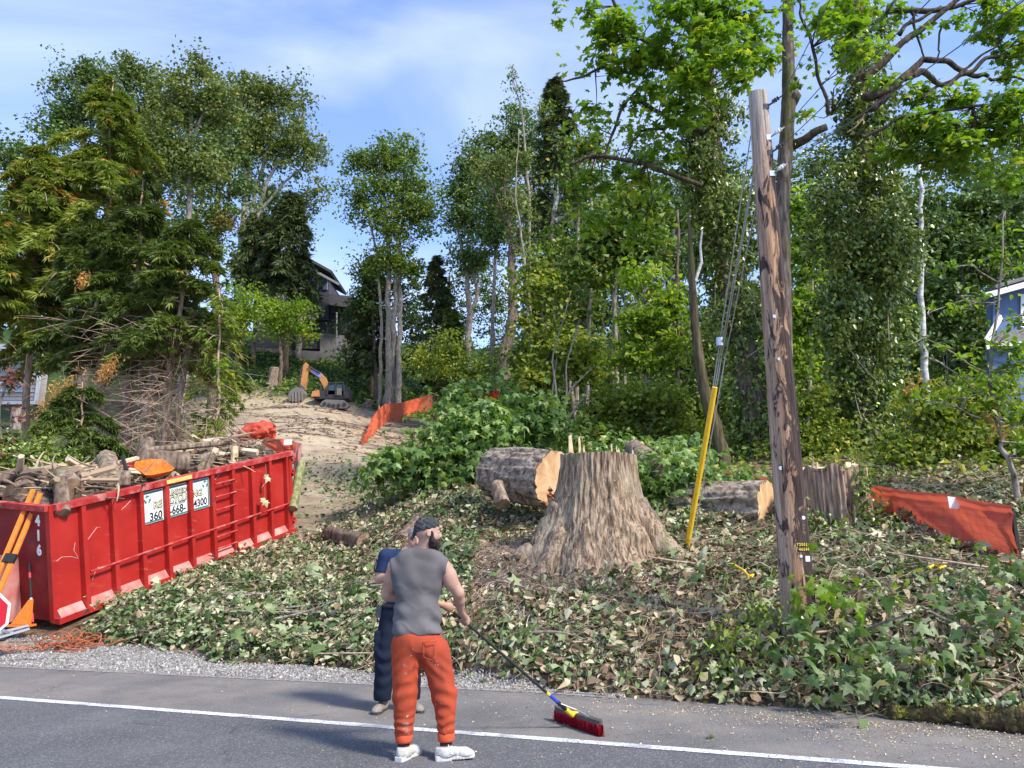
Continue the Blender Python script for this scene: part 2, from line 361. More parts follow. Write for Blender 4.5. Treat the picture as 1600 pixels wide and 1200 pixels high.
sand = np.clip(clear + dr + nearR * .5 + .9 * np.exp(-((XX - .3) ** 2 + (YY - 11.3) ** 2) / 1.2), 0, 1)
green = sstep(76, 80, YY) * (1 - clear) + (1 - clear) * sstep(18, 30, YY) * .85
green = np.clip(green, 0, 1)
nr, nc = XX.shape; ii = np.arange(nr - 1)[:, None] * nc; jj = np.arange(nc - 1)[None]
Q = np.stack([ii + jj, ii + jj + 1, ii + nc + jj + 1, ii + nc + jj], -1).reshape(-1, 4)
me = make_mesh('ground', np.stack([XX, YY, ZZ], -1).reshape(-1, 3), quads=Q, smooth=True)
for nm, arr in (('sand', sand), ('green', green)):
    at = me.attributes.new(nm, 'FLOAT', 'POINT'); at.data.foreach_set('value', arr.ravel().astype(np.float32))
tagp(link('ground', me, ground_material()), kind='structure')

# ------------------------------------------------------------------ road
def road_material(name, stops, speck, dust):
    m = bpy.data.materials.new(name); m.use_nodes = True; nt = m.node_tree; b = nt.nodes['Principled BSDF']; N = nt.nodes.new; L = nt.links.new
    tc = N('ShaderNodeTexCoord')
    def noise(s, d, r=.6):
        n = N('ShaderNodeTexNoise'); n.inputs['Scale'].default_value = s; n.inputs['Detail'].default_value = d; n.inputs['Roughness'].default_value = r; L(tc.outputs['Object'], n.inputs['Vector']); return n
    n1 = noise(1.1, 8); r1 = ramp(nt, stops); L(n1.outputs['Fac'], r1.inputs['Fac'])
    v = N('ShaderNodeTexVoronoi'); v.inputs['Scale'].default_value = 95; L(tc.outputs['Object'], v.inputs['Vector'])
    sh = N('ShaderNodeSeparateColor'); L(v.outputs['Color'], sh.inputs['Color'])
    rr = N('ShaderNodeMapRange'); rr.inputs['From Min'].default_value = .72; rr.inputs['From Max'].default_value = 1.0; rr.inputs['To Max'].default_value = speck; L(sh.outputs['Red'], rr.inputs['Value'])
    mx = N('ShaderNodeMixRGB'); mx.inputs['Color2'].default_value = (.34, .33, .33, 1); L(rr.outputs['Result'], mx.inputs['Fac']); L(r1.outputs['Color'], mx.inputs['Color1'])
    r3 = N('ShaderNodeMapRange'); r3.inputs['From Min'].default_value = .0; r3.inputs['From Max'].default_value = .3; r3.inputs['To Min'].default_value = .7; r3.inputs['To Max'].default_value = 1; L(sh.outputs['Green'], r3.inputs['Value'])
    mu = N('ShaderNodeMixRGB'); mu.blend_type = 'MULTIPLY'; mu.inputs['Fac'].default_value = 1; L(mx.outputs['Color'], mu.inputs['Color1']); L(r3.outputs['Result'], mu.inputs['Color2'])
    n4 = noise(.7, 10, .7); r4 = N('ShaderNodeMapRange'); r4.inputs['From Min'].default_value = .45; r4.inputs['From Max'].default_value = .75; r4.inputs['To Max'].default_value = dust; L(n4.outputs['Fac'], r4.inputs['Value'])
    md = N('ShaderNodeMixRGB'); md.inputs['Color2'].default_value = (.33, .28, .22, 1); L(r4.outputs['Result'], md.inputs['Fac']); L(mu.outputs['Color'], md.inputs['Color1'])
    # thin cracks and dark blotches
    vc = N('ShaderNodeTexVoronoi'); vc.feature = 'DISTANCE_TO_EDGE'; vc.inputs['Scale'].default_value = .42
    nd = noise(3, 6); ad = N('ShaderNodeMixRGB'); ad.inputs['Fac'].default_value = .22; L(tc.outputs['Object'], ad.inputs['Color1']); L(nd.outputs['Color'], ad.inputs['Color2']); L(ad.outputs['Color'], vc.inputs['Vector'])
    ck = N('ShaderNodeMapRange'); ck.inputs['From Min'].default_value = .0; ck.inputs['From Max'].default_value = .007; ck.inputs['To Min'].default_value = .45; ck.inputs['To Max'].default_value = 0.0; L(vc.outputs['Distance'], ck.inputs['Value'])
    nb = noise(1.7, 3); rb = N('ShaderNodeMapRange'); rb.inputs['From Min'].default_value = .5; rb.inputs['From Max'].default_value = .62; L(nb.outputs['Fac'], rb.inputs['Value'])
    cm = N('ShaderNodeMath'); cm.operation = 'MULTIPLY'; L(ck.outputs['Result'], cm.inputs[0]); L(rb.outputs['Result'], cm.inputs[1])
    mc = N('ShaderNodeMixRGB'); mc.inputs['Color2'].default_value = (.015, .015, .015, 1); L(cm.outputs['Value'], mc.inputs['Fac']); L(md.outputs['Color'], mc.inputs['Color1'])
    L(mc.outputs['Color'], b.inputs['Base Color']); b.inputs['Roughness'].default_value = .85; b.inputs['Specular IOR Level'].default_value = .25
    bp = N('ShaderNodeBump'); bp.inputs['Strength'].default_value = .5; bp.inputs['Distance'].default_value = .006; L(v.outputs['Distance'], bp.inputs['Height']); L(bp.outputs['Normal'], b.inputs['Normal'])
    return m
M_lane = road_material('asphalt_lane', [(.3, (.085, .084, .086)), (.55, (.11, .108, .11)), (.75, (.14, .137, .137))], .5, .06)
M_shoulder = road_material('asphalt_shoulder', [(.3, (.125, .118, .11)), (.55, (.165, .155, .143)), (.75, (.2, .186, .165))], .3, .6)
wl = lambda x: np.interp(x, [-60, -5.45, 2.99, 60], [25.3, 8.69, 6.07, -11.6])   # centre of the white line
def strip(name, xs, ya, yb, z, m, nx=1, kind='structure'):
    xs = np.asarray(xs); n = len(xs); V = []
    cols = nx + 1
    for k in range(cols):
        t = k / nx; V.append(np.stack([xs, ya * (1 - t) + yb * t, np.full(n, z)], -1))
    V = np.stack(V, 1).reshape(-1, 3); i = np.arange(n - 1)[:, None] * cols; j = np.arange(nx)[None]
    Q = np.stack([i + j, i + cols + j, i + cols + j + 1, i + j + 1], -1).reshape(-1, 4)
    return tagp(link(name, make_mesh(name, V, quads=Q), m), kind=kind)
xs = np.arange(-45, 40, .12)
strip('road', xs, wl(xs) - 11, wl(xs) + .0, 0.0, M_lane)
ee = edge_y(xs) + .05 * fbm(xs * .8, 0, 0, 3) + .03 * fbm(xs * 5, 4, 0, 2) + np.where(xs > 2, .15, .06)
strip('road_shoulder', xs, wl(xs), ee, -0.004 + .004, M_shoulder)
M_line = nmat('road_paint', [(.35, (.42, .42, .43)), (.5, (.66, .67, .7)), (.7, (.74, .75, .78))], scale=(1, 1, 1), nscale=30, detail=8, rough=.7, bump=.2, bdist=.002, layers=[((1, 1, 1), 5, .5, .7, (.3, .3, .3), 8), ((1, 1, 1), 60, .56, .64, (.13, .13, .135), 4)])
strip('road_line', xs, wl(xs) - .062 + .006 * fbm(xs * 9, 2, 0, 2), wl(xs) + .062 + .006 * fbm(xs * 9, 7, 0, 2), .004, M_line)

# gravel between road and driveway: sheet plus real stones
M_gravel = nmat('gravel_bed', [(.3, (.12, .11, .1)), (.5, (.24, .225, .2)), (.7, (.36, .34, .31))], nscale=30, scale=(1, 1, 1), detail=5, bump=.8, bdist=.02)
gx = np.arange(-26, 1.2, .1)
gwid = np.interp(gx, [-26, -7, -5, -3, -1, .5, 1.2], [2.0, 1.35, 1.1, .85, .5, .03, -.05]) + .12 * fbm(gx * 1.3, 1, 0, 3)
def gstrip():
    k = 14; V = []
    for j in range(k + 1):
        t = j / k; y = edge_y(gx) - .12 + (gwid + .12) * t
        V.append(np.stack([gx, y, np.maximum(hgt(gx, y), -.0) + .012 * (1 - (2 * t - 1) ** 8) + .004], -1))
    V = np.stack(V, 1).reshape(-1, 3); c = k + 1; i = np.arange(len(gx) - 1)[:, None] * c; j = np.arange(k)[None]
    return make_mesh('gravel_shoulder', V, quads=np.stack([i + j, i + c + j, i + c + j + 1, i + j + 1], -1).reshape(-1, 4), smooth=True)
tagp(link('gravel_shoulder', gstrip(), M_gravel), kind='structure')
OCT_V = np.array([[1, 0, 0], [-1, 0, 0], [0, 1, 0], [0, -1, 0], [0, 0, 1], [0, 0, -1]], float)
OCT_T = np.array([[4, 0, 2], [4, 2, 1], [4, 1, 3], [4, 3, 0], [5, 2, 0], [5, 1, 2], [5, 3, 1], [5, 0, 3]])
def stones(C, size, tone):
    N = len(C); q = rng.normal(size=(N, 3, 3)); q, _ = np.linalg.qr(q)
    s = size[:, None, None] * np.array([1, .8, .6])[None, None] * rng.uniform(.7, 1.3, (N, 6, 1))
    V = C[:, None] + np.einsum('nij,nkj->nki', q, OCT_V[None] * s)
    T = (OCT_T[None] + (np.arange(N) * 6)[:, None, None]).reshape(-1, 3)
    return V.reshape(-1, 3), T, np.repeat(tone, 6)
N = 11500; x = rng.uniform(-11, 1.2, N) ; t = rng.random(N) ** .9
w_ = np.interp(x, gx, gwid); y = edge_y(x) - .06 + (w_ + .1) * t
V, T, tn = stones(np.stack([x, y, np.maximum(hgt(x, y), 0) + .018], -1), rng.uniform(.01, .024, N), rng.random(N))
M_stone = leafmat('gravel_stone', [(0, (.1, .09, .08)), (.3, (.22, .205, .185)), (.7, (.36, .34, .31)), (1, (.52, .49, .44))], trans=0, rough=.85, spec=.2)
tagp(link('gravel_stones', make_mesh('gravel_stones', V, T, tone=tn), M_stone), kind='stuff')
# wood chips and grit scattered on the shoulder and lane
N = 9200; cx = np.concatenate([rng.normal(3.6, 1.7, 7400), rng.uniform(-8, 7, 900), rng.uniform(-1, 7, 900)])
v_ = rng.random(N); y0 = wl(cx); y1 = edge_y(cx) + .05
cy = np.where(np.arange(N) < 7400, y1 - (y1 - y0) * np.abs(rng.normal(0, .38, N)), y0 + (y1 - y0) * (v_ * 1.5 - .5))
keep = (fbm(cx * 1.7, cy * 2.5, 5) > -.25) | (v_ > .9); cx, cy = cx[keep], cy[keep]; N = len(cx)
M_chip = leafmat('wood_chips', [(0, (.2, .13, .07)), (.4, (.42, .3, .18)), (.8, (.6, .48, .32)), (1, (.7, .62, .48))], trans=0, rough=.9)
tagp(link('wood_chips', leafmesh('wood_chips', T_RHOMB, np.stack([cx, cy, np.full(N, .009)], -1), rng.uniform(.007, .024, N), nrm=(0, 0, 3)), M_chip), kind='stuff')
# ================================================================== ROLL-OFF DUMPSTER
M_red = nmat('red_paint', [(.3, (.33, .016, .013)), (.55, (.42, .024, .018)), (.8, (.48, .045, .035))], scale=(1, 1, 1), nscale=1.6, detail=8, rough=.42, spec=.45, bump=.12, bscale=3, bdist=.02,
             layers=[((.7, .7, 2.2), 5, .66, .76, (.24, .03, .025), 9), ((3, 3, 9), 6, .7, .78, (.55, .28, .25), 9), ((1, 1, 6), 2.2, .62, .9, (.5, .14, .12), 8)])
M_redworn = nmat('worn_red_paint', [(.35, (.36, .02, .02)), (.5, (.45, .05, .045)), (.68, (.5, .2, .17))], nscale=5, scale=(1, 1, 1), detail=9, rough=.6, bump=.2, layers=[((1, 1, 1), 9, .6, .7, (.2, .07, .05), 9)])
M_palered = nmat('pale_red_paint', [(.35, (.46, .13, .11)), (.5, (.5, .2, .17)), (.68, (.52, .3, .26))], nscale=4, scale=(1, 1, 1), detail=9, rough=.7, bump=.2)  # paler, mottled red for the slanted ledges and near gusset
M_shadered = nmat('shaded_red_paint', [(.3, (.16, .008, .012)), (.55, (.24, .014, .016)), (.8, (.3, .05, .045))], scale=(1, 1, 1), nscale=2.4, detail=9, rough=.5, bump=.12, layers=[((1, 1, 2), 4, .62, .72, (.12, .03, .03), 9)])  # darker copy of the red: shade of the sunless end put into the colour
M_white = mat('white_paint', (.78, .78, .76), .5); M_black = mat('black_print', (.02, .02, .022), .5); M_steel = mat('steel', (.45, .45, .45), .4, .5, .8)
M_signgreen = mat('sign_green', (.06, .2, .17), .5); M_cream = mat('cream_print', (.62, .6, .4), .5); M_yel = nmat('yellow_paint', [(.3, (.6, .4, .1)), (.7, (.75, .6, .2))], bump=0)
DO = np.array([-7.145, 12.52, .387]); Dh, Dsl, Drl, DL, DH = .3688, .2513, .083, 6.03, 1.855
Da = np.array([math.sin(Dh) * math.cos(Dsl), math.cos(Dh) * math.cos(Dsl), math.sin(Dsl)])
_b0 = np.array([-math.cos(Dh), math.sin(Dh), 0]); _c0 = -np.cross(Da, _b0); _c0 = _c0 if _c0[2] > 0 else -_c0
Db = _b0 * math.cos(Drl) + _c0 * math.sin(Drl); Dc = _c0 * math.cos(Drl) - _b0 * math.sin(Drl)
DR = np.stack([Da, Db, Dc], 1)
def D(l, w, h): return DO + Da * l + Db * w + Dc * h
def dbox(m, l, w, h, dims, tone=.5): return m.box(D(l, w, h), dims, rot=DR, tone=tone)
dump = thing('dumpster', 'long red roll-off dumpster heaped with logs and branches beside the gravel', 'dumpster', DO)
W = 2.4
m = MB(); dbox(m, DL / 2, .03, DH / 2, (DL - .02, .05, DH - .05)); m.build('side_panel', M_red, dump)
m = MB(); dbox(m, DL / 2, W - .03, DH / 2, (DL - .02, .05, DH - .05)); m.build('side_panel', M_red, dump)
m = MB(); dbox(m, .03, W / 2, DH / 2, (.06, W - .12, DH - .05)); m.build('end_panel', M_shadered, dump)
m = MB(); dbox(m, DL - .03, W / 2, DH / 2, (.06, W - .12, DH - .05)); m.build('rear_door', M_red, dump)
m = MB(); dbox(m, DL / 2, W / 2, .1, (DL - .12, W - .12, .06)); m.build('floor', M_shadered, dump)
m = MB(); dbox(m, .035, .035, DH / 2, (.09, .09, DH)); m.build('corner_post', M_red, dump)
m = MB(); dbox(m, DL - .035, .035, DH / 2, (.11, .14, DH)); m.build('corner_post', M_red, dump)
m = MB(); dbox(m, .035, W - .035, DH / 2, (.09, .09, DH)); m.build('corner_post', M_red, dump)
for w_, nm in ((-.025, 'near'), (W + .025, 'far')):
    m = MB(); dbox(m, DL / 2 + .04, w_, DH - .045, (DL - .04, .13, .1)); m.build('top_rail', M_redworn, dump)
m = MB(); dbox(m, -.01, W / 2, DH - .04, (.12, W - .02, .09)); m.build('top_rail', M_redworn, dump)
m = MB(); dbox(m, DL / 2, -.04, .035, (DL, .16, .09)); m.build('bottom_rail', M_red, dump)
ribt = [.0916 + .097 * i for i in range(10)]
for t in ribt:
    m = MB(); l = t * DL; lw = .052
    p = [D(l - lw, 0.006, .0), D(l + lw, 0.006, .0), D(l + lw * .8, -.105, .0), D(l - lw * .8, -.105, .0), D(l - lw, 0.006, DH - .1), D(l + lw, 0.006, DH - .1), D(l + lw * .8, -.075, DH - .1), D(l - lw * .8, -.075, DH - .1)]
    p = [p[0] , p[1], p[2], p[3], p[4], p[5], p[6], p[7]]
    m.hexa(p); m.build('rib', M_red, dump)
ed = [0.02] + [t * DL for t in ribt] + [DL - .06]
for i in range(len(ed) - 1):
    a, b = ed[i] + (.055 if i else .03), ed[i + 1] - .055
    if b - a < .12: continue
    m = MB(); m.hexa([D(a, .004, .07), D(b, .004, .07), D(b, -.1, .07), D(a, -.1, .07), D(a, .002, .2), D(b, .002, .2), D(b, -.004, .2), D(a, -.004, .2)]); m.build('slanted_ledge', M_palered, dump)
m = MB(); m.tube([D(.1 * DL, -.1, .655), D(.5 * DL, -.1, .68), D(DL - .02, -.1, .70)], .019, 8); m.build('side_rail', M_redworn, dump)
for hf in (.84, .70, .56, .27, .14):
    m = MB(); l0, l1 = ribt[5] * DL, ribt[6] * DL; h = hf * DH
    m.tube([D(l0 + .02, -.03, h), D(l0 + .03, -.1, h), D(l1 + .02, -.1, h), D(l1 + .03, -.03, h)], .017, 6); m.build('ladder_rung', M_redworn, dump)
for h in (.25, .8, 1.35, 1.7):
    m = MB(); m.tube([D(DL + .05, -.05, h - .07), D(DL + .05, -.05, h + .07)], .035, 8); dbox(m, DL + .02, -.03, h, (.1, .1, .03)); m.build('door_hinge', M_redworn, dump)
m = MB()
m.hexa([D(-.55, .72, 0), D(0, .72, 0), D(0, .98, 0), D(-.55, .98, 0), D(-.22, .72, 1.02), D(0, .72, 1.02), D(0, .98, 1.02), D(-.22, .98, 1.02)]); m.build('hoist_gusset', M_palered, dump, label='pale slanted steel gusset on the near end')
m = MB(); m.hexa([D(-.55, 1.7, 0), D(0, 1.7, 0), D(0, 1.96, 0), D(-.55, 1.96, 0), D(-.22, 1.7, 1.02), D(0, 1.7, 1.02), D(0, 1.96, 1.02), D(-.22, 1.96, 1.02)]); m.build('hoist_gusset', M_redworn, dump)
m = MB(); dbox(m, ribt[3] * DL + .28, -.095, DH - .04, (.62, .012, .07)); m.build('yellow_mark', M_yel, dump)

def text_mesh(name, s, size, o, ax, ay, mt, parent, align='CENTER', bold=0.0, extr=.0015, sx=1.0, off=None):
    cu = bpy.data.curves.new(name, 'FONT'); cu.body = s; cu.size = size; cu.align_x = align; cu.align_y = 'CENTER'; cu.extrude = extr; cu.offset = bold; cu.resolution_u = 3
    ob = bpy.data.objects.new(name, cu); COL.objects.link(ob); dg = bpy.context.evaluated_depsgraph_get()
    me = bpy.data.meshes.new_from_object(ob.evaluated_get(dg)); bpy.data.objects.remove(ob)
    v = np.zeros(len(me.vertices) * 3, np.float32); me.vertices.foreach_get('co', v); v = v.reshape(-1, 3)
    ax = np.asarray(ax, float); ay = np.asarray(ay, float); az = np.cross(ax, ay)
    off = np.array(wloc(parent)) if parent is not None else 0
    v = np.asarray(o) + v[:, :1] * ax * sx + v[:, 1:2] * ay + v[:, 2:] * az - off
    me.vertices.foreach_set('co', v.astype(np.float32).ravel()); me.update()
    me.materials.clear(); me.materials.append(mt)
    return link(name, me, None, parent)
# three sign plates set between the ribs: white with a green border line
def plate(l0, l1, h0, h1, left, right):
    m = MB(); dbox(m, (l0 + l1) / 2, -.008, (h0 + h1) / 2, (l1 - l0, .016, h1 - h0)); pl = m.build('sign_plate', M_white, dump)
    g = MB(); e = .025; y_ = -.0185
    for hh in (h0 + e, h1 - e): dbox(g, (l0 + l1) / 2, y_, hh, (l1 - l0 - (.04 if left else 0) - (.04 if right else 0), .004, .03))
    if left: dbox(g, l0 + e, y_, (h0 + h1) / 2, (.03, .003, h1 - h0 - .07))
    if right: dbox(g, l1 - e, y_, (h0 + h1) / 2, (.03, .003, h1 - h0 - .07))
    tagp(g.build('border_line', M_signgreen, pl), kind='stuff'); return pl
h0, h1 = 1.13, 1.71; rr_ = [t * DL for t in ribt]; g_ = .057
pls = [plate(rr_[2] + g_, rr_[3] - g_, h0, h1, True, False), plate(rr_[3] + g_, rr_[4] - g_, h0, h1, False, False), plate(rr_[4] + g_, rr_[5] - g_, h0, h1, False, True)]
def recyc(o, r, pl):
    g = MB()
    for k in range(3):
        a = R(90 + 120 * k); n_ = np.array([math.cos(a), math.sin(a)]); t_ = np.array([-n_[1], n_[0]])
        def q(u, v): return tuple((n_ * u + t_ * v) * r)
        poly = [q(.62, -.62), q(.95, -.42), q(.95, .12), q(1.15, .12), q(.72, .6), q(.3, .12), q(.55, .12), q(.55, -.3)]
        g.prism(poly, o, Da, Dc, -Db * .004)
    g.build('recycling_symbol', M_signgreen, pl)
cx_ = [(rr_[2] + rr_[3]) / 2, (rr_[3] + rr_[4]) / 2, (rr_[4] + rr_[5]) / 2]
recyc(D(cx_[0] - .12, -.017, 1.57), .075, pls[0]); recyc(D(cx_[2] + .13, -.017, 1.59), .072, pls[2])
def dtxt(s, size, l, h, mt, pl, bold=0., sx=1., z=.018, nm='lettering'): text_mesh(nm, s, size, D(l, -z, h), Da, Dc, mt, pl, bold=bold, sx=sx)
def two(s, size, l, h, pl, sx=1.):
    dtxt(s, size, l + .008, h - .006, M_black, pl, .012, sx, .0175); dtxt(s, size, l, h, M_cream, pl, .002, sx, .0215)
two('RE', .19, cx_[0] + .1, 1.44, pls[0], .95); two('UNITED', .13, cx_[1], 1.585, pls[1], .95); two('CYCLI', .18, cx_[1], 1.45, pls[1], .86); two('NG', .18, cx_[2] - .09, 1.455, pls[2], .95)
dtxt('& CONTAINER', .055, cx_[1], 1.355, M_black, pls[1], 0, 1.0)
dtxt('360', .21, cx_[0] + .06, 1.235, M_black, pls[0], .004, .95); dtxt('-668-', .21, cx_[1] - .005, 1.245, M_black, pls[1], .004, .9); dtxt('4300', .2, cx_[2] - .01, 1.255, M_black, pls[2], .004, .88)
for k, ch in enumerate('416'): text_mesh('number', ch, .22, D(-.004, .25, 1.6 - k * .235), -Db, Dc, M_white, dump, bold=.012, sx=.85)
# scratches: thin raised drip lines of paint / scraped metal
M_scr = mat('scraped_paint', (.6, .38, .34), .6)
for pts in ([(.02, .93), (.18, 1.0), (.35, .96), (.47, .9)], [(.47, .92), (.4, 1.05), (.43, 1.17)], [(.62, 1.12), (.85, 1.32), (.9, 1.3)], [(.78, .6), (.72, .48)], [(.84, .66), (.8, .6)], [(1.35, 1.5), (1.55, 1.62)], [(3.05, 1.3), (3.2, 1.42)], [(3.6, 1.62), (3.78, 1.73)], [(5.0, 1.2), (5.2, 1.3)], [(1.85, 1.25), (1.95, 1.28)]):
    m = MB(); m.tube([D(a, .002, b) for a, b in pts], .0045, 4); m.build('scratch', M_scr, dump)

# ---------------------------------------------------------------- the load: logs, planks, branches
M_bark = barkmat('log_bark', (.05, .035, .025), (.15, .105, .075), (.27, .2, .15), moss=(.1, .11, .05), mosslo=.6)
M_barkg = barkmat('grey_bark', (.07, .05, .035), (.21, .155, .11), (.38, .29, .21), moss=(.12, .13, .06), mosslo=.6)
M_cut = nmat('cut_wood', [(.3, (.34, .18, .08)), (.5, (.55, .35, .17)), (.7, (.68, .49, .28))], nscale=6, scale=(1, 1, 1), detail=8, rough=.8, bump=.3, bdist=.01, layers=[((1, 1, 1), 2.5, .56, .7, (.22, .11, .05), 5)])
M_cutpale = nmat('pale_cut_wood', [(.3, (.42, .29, .16)), (.5, (.6, .46, .28)), (.7, (.7, .58, .4))], nscale=8, scale=(1, 1, 1), detail=8, rough=.8, bump=.3, bdist=.01)
M_cutold = nmat('old_cut_wood', [(.3, (.12, .08, .05)), (.5, (.26, .17, .1)), (.7, (.4, .28, .17))], nscale=6, scale=(1, 1, 1), detail=8, rough=.8, bump=.3, bdist=.01)
def log(name, label, cat, a, b, r, bark=None, cut=None, group=None, n=40, rings=14, rough=.07, taper=.92, cutang=0.0, cats=None):
    """a cut log: bark cylinder with ridged surface and two cut faces"""
    a = np.asarray(a, float); b = np.asarray(b, float)
    if name == 'ground_log': a[2] = float(hgt(a[0], a[1])) + r * .7; b[2] = float(hgt(b[0], b[1])) + r * .7; name = 'log'
    root = thing(name, label, cat, a, group)
    d = b - a; L_ = np.linalg.norm(d); d /= L_; ref = np.array([0, 0, 1.]) if abs(d[2]) < .8 else np.array([1., 0, 0]); x = np.cross(d, ref); x /= np.linalg.norm(x); y = np.cross(x, d)
    th = np.linspace(0, 2 * np.pi, n, endpoint=False); s = np.linspace(0, 1, rings); sd_ = rng.uniform(0, 50)
    rr = r * (1 + (taper - 1) * s[:, None]) * (1 + .07 * vnoise(np.cos(th) * 1.3 + sd_, np.sin(th) * 1.3, s[:, None] * 2) + rough * fbm(np.cos(th) * 5 * (r / .3) ** .5 + sd_, np.sin(th) * 5 * (r / .3) ** .5, s[:, None] * L_ * 1.3, 3))
    V = a + d * (s[:, None, None] * L_) + rr[..., None] * (np.cos(th)[None, :, None] * x + np.sin(th)[None, :, None] * y)
    i = np.arange(rings - 1)[:, None] * n; j = np.arange(n)[None]; k = (j + 1) % n
    m = MB(); m.add(V.reshape(-1, 3), quads=np.stack([i + j, i + k, i + n + k, i + n + j], -1).reshape(-1, 4)); m.build('bark', bark or M_bark, root, smooth=True)
    for e, sg in ((0, -1), (rings - 1, 1)):
        ring = V[e]; c = ring.mean(0); m = MB(); inner = c + (ring - c) * .55 + d * sg * (.006 * fbm(np.cos(th) * 3 + sd_, np.sin(th) * 3, 0, 3))[:, None]; m2 = c + (ring - c) * .985
        VV = np.vstack([m2 + d * sg * .002, inner + d * sg * .008, [c + d * sg * .01]]); j = np.arange(n); k = (j + 1) % n
        m.add(VV, quads=np.stack([j, k, n + k, n + j], -1), tris=np.stack([n + j, n + k, np.full(n, 2 * n)], -1)); m.build('cut_face', cut or M_cut, root, smooth=True)
    return root
LG = 'logs thrown in the dumpster'
def dl(l, w, h): return D(l, w, h)
log('log', 'dark upright chunk of log hanging over the near corner of the dumpster rim', 'log', dl(.2, -.04, DH - .16), dl(.5, .32, DH + .3), .12, cut=M_cutold, group=LG)
log('log', 'thick sawn log end leaning right of the dumpster corner', 'log', dl(.55, .2, DH + .12), dl(.78, .65, DH + .26), .21, bark=M_barkg, cut=M_cutold, group=LG)
log('log', 'round brown log butt lying behind the orange poles', 'log', dl(.15, .95, DH + .06), dl(.8, 1.2, DH + .12), .2, cut=M_cutold, group=LG)
log('log', 'log with a pale sawn end just left of the orange plastic tray', 'log', dl(1.75, .22, DH + .08), dl(1.15, .75, DH + .12), .17, cut=M_cut, bark=M_barkg, group=LG)
log('log', 'thick bark covered trunk piece tilted up behind the orange plastic tray', 'log', dl(1.7, .6, DH + .1), dl(2.1, 1.15, DH + .36), .2, bark=M_barkg, cut=M_cut, group=LG)
log('log', 'big split log with bright pale face right of the orange plastic tray', 'log', dl(3.35, .42, DH + .1), dl(2.75, .9, DH + .24), .23, cut=M_cutpale, group=LG)
log('log', 'short log lying behind the white sign plates', 'log', dl(2.6, .3, DH + .03), dl(2.95, .8, DH + .2), .15, bark=M_barkg, cut=M_cut, group=LG)
log('log', 'long grey branch log lying along the far side of the load', 'log', dl(.3, 1.9, DH + .1), dl(2.6, 1.5, DH + .2), .09, bark=M_barkg, cut=M_cutpale, group=LG)
log('log', 'pale stripped branch along the rim near the far end of the dumpster', 'log', dl(3.9, .6, DH + .12), dl(5.9, .9, DH + .2), .08, bark=M_barkg, cut=M_cutpale, group=LG)
log('log', 'thin grey pole lying across the far end of the load', 'log', dl(3.2, 1.3, DH + .36), dl(4.6, .7, DH + .34), .07, bark=M_barkg, cut=M_cutpale, group=LG)
log('log', 'knotty root end pointing up in the middle of the load', 'log', dl(3.0, 1.2, DH + .1), dl(3.4, 1.5, DH + .5), .16, cut=M_cutold, group=LG)
log('log', 'brown log half buried in twigs above the ladder rungs', 'log', dl(3.7, .35, DH - .02), dl(4.4, .75, DH + .12), .12, cut=M_cutpale, group=LG)
log('log', 'dark branch piece resting at the far left of the heap', 'log', dl(.1, 2.1, DH + .1), dl(.9, 1.6, DH + .32), .11, cut=M_cutold, group=LG)
PG = 'planks in the dumpster'
for nm, a, b, wd in (('long pale plank lying across the logs toward the far rim', (1.0, 1.2, DH + .16), (2.4, .7, DH + .36), .13), ('short pale plank standing on end near the far corner of the dumpster', (4.5, .28, DH - .2), (4.56, .3, DH + .3), .17), ('narrow split board lying beside the long pale plank', (.7, 1.4, DH + .2), (1.9, 1.3, DH + .3), .08)):
    m = MB(); m.bar(D(*a), D(*b), wd, .05, up=Dc if 'end' not in nm else Db); tagp(m.build('plank', M_cutpale), nm, 'plank', PG)
m = MB(); m.tube([D(1.95, .5, DH + .2), D(2.1, .75, DH + .42)], .035, 10); tagp(m.build('pipe', mat('black_plastic', (.02, .02, .022), .4)), 'short black plastic pipe sticking out of the logs', 'pipe')
# orange moulded tray
M_orange = nmat('orange_plastic', [(.3, (.6, .09, .01)), (.7, (.72, .19, .02))], nscale=3, rough=.45, bump=.05, layers=[((1, 1, 1), 5, .6, .7, (.3, .12, .05), 6)])
def tray(l0, l1, w0, w1, h, tilt):
    m = MB(); o = []
    def q(u, v, z): return D(l0 + (l1 - l0) * u, w0 + (w1 - w0) * v, h + z + tilt * v)
    outer = [(0, .1), (.15, 0), (.85, 0), (1, .1), (1.02, .8), (.7, 1), (.2, 1), (0, .7)]
    V = [q(u, v, .1) for u, v in outer] + [q(.5 + (u - .5) * .72, .5 + (v - .5) * .66, 0.0) for u, v in outer] + [q(.5 + (u - .5) * 1.08, .5 + (v - .5) * 1.1, .09) for u, v in outer] + [q(.5 + (u - .5) * .74, .5 + (v - .5) * .68, -.02) for u, v in outer]
    n = 8; Q = []
    for i in range(n):
        k = (i + 1) % n; Q += [[i, k, n + k, n + i], [2 * n + i, k + 2 * n, k, i], [3 * n + i, 3 * n + k, 2 * n + k, 2 * n + i]]
    m.add(V, quads=Q, polys=[[n + i for i in range(n)], [3 * n + n - 1 - i for i in range(n)]]); return m
tagp(tray(1.95, 2.6, .02, .4, DH + .05, .2).build('plastic_tray', M_orange), 'orange and yellow plastic tray resting on the dumpster rim', 'tray')
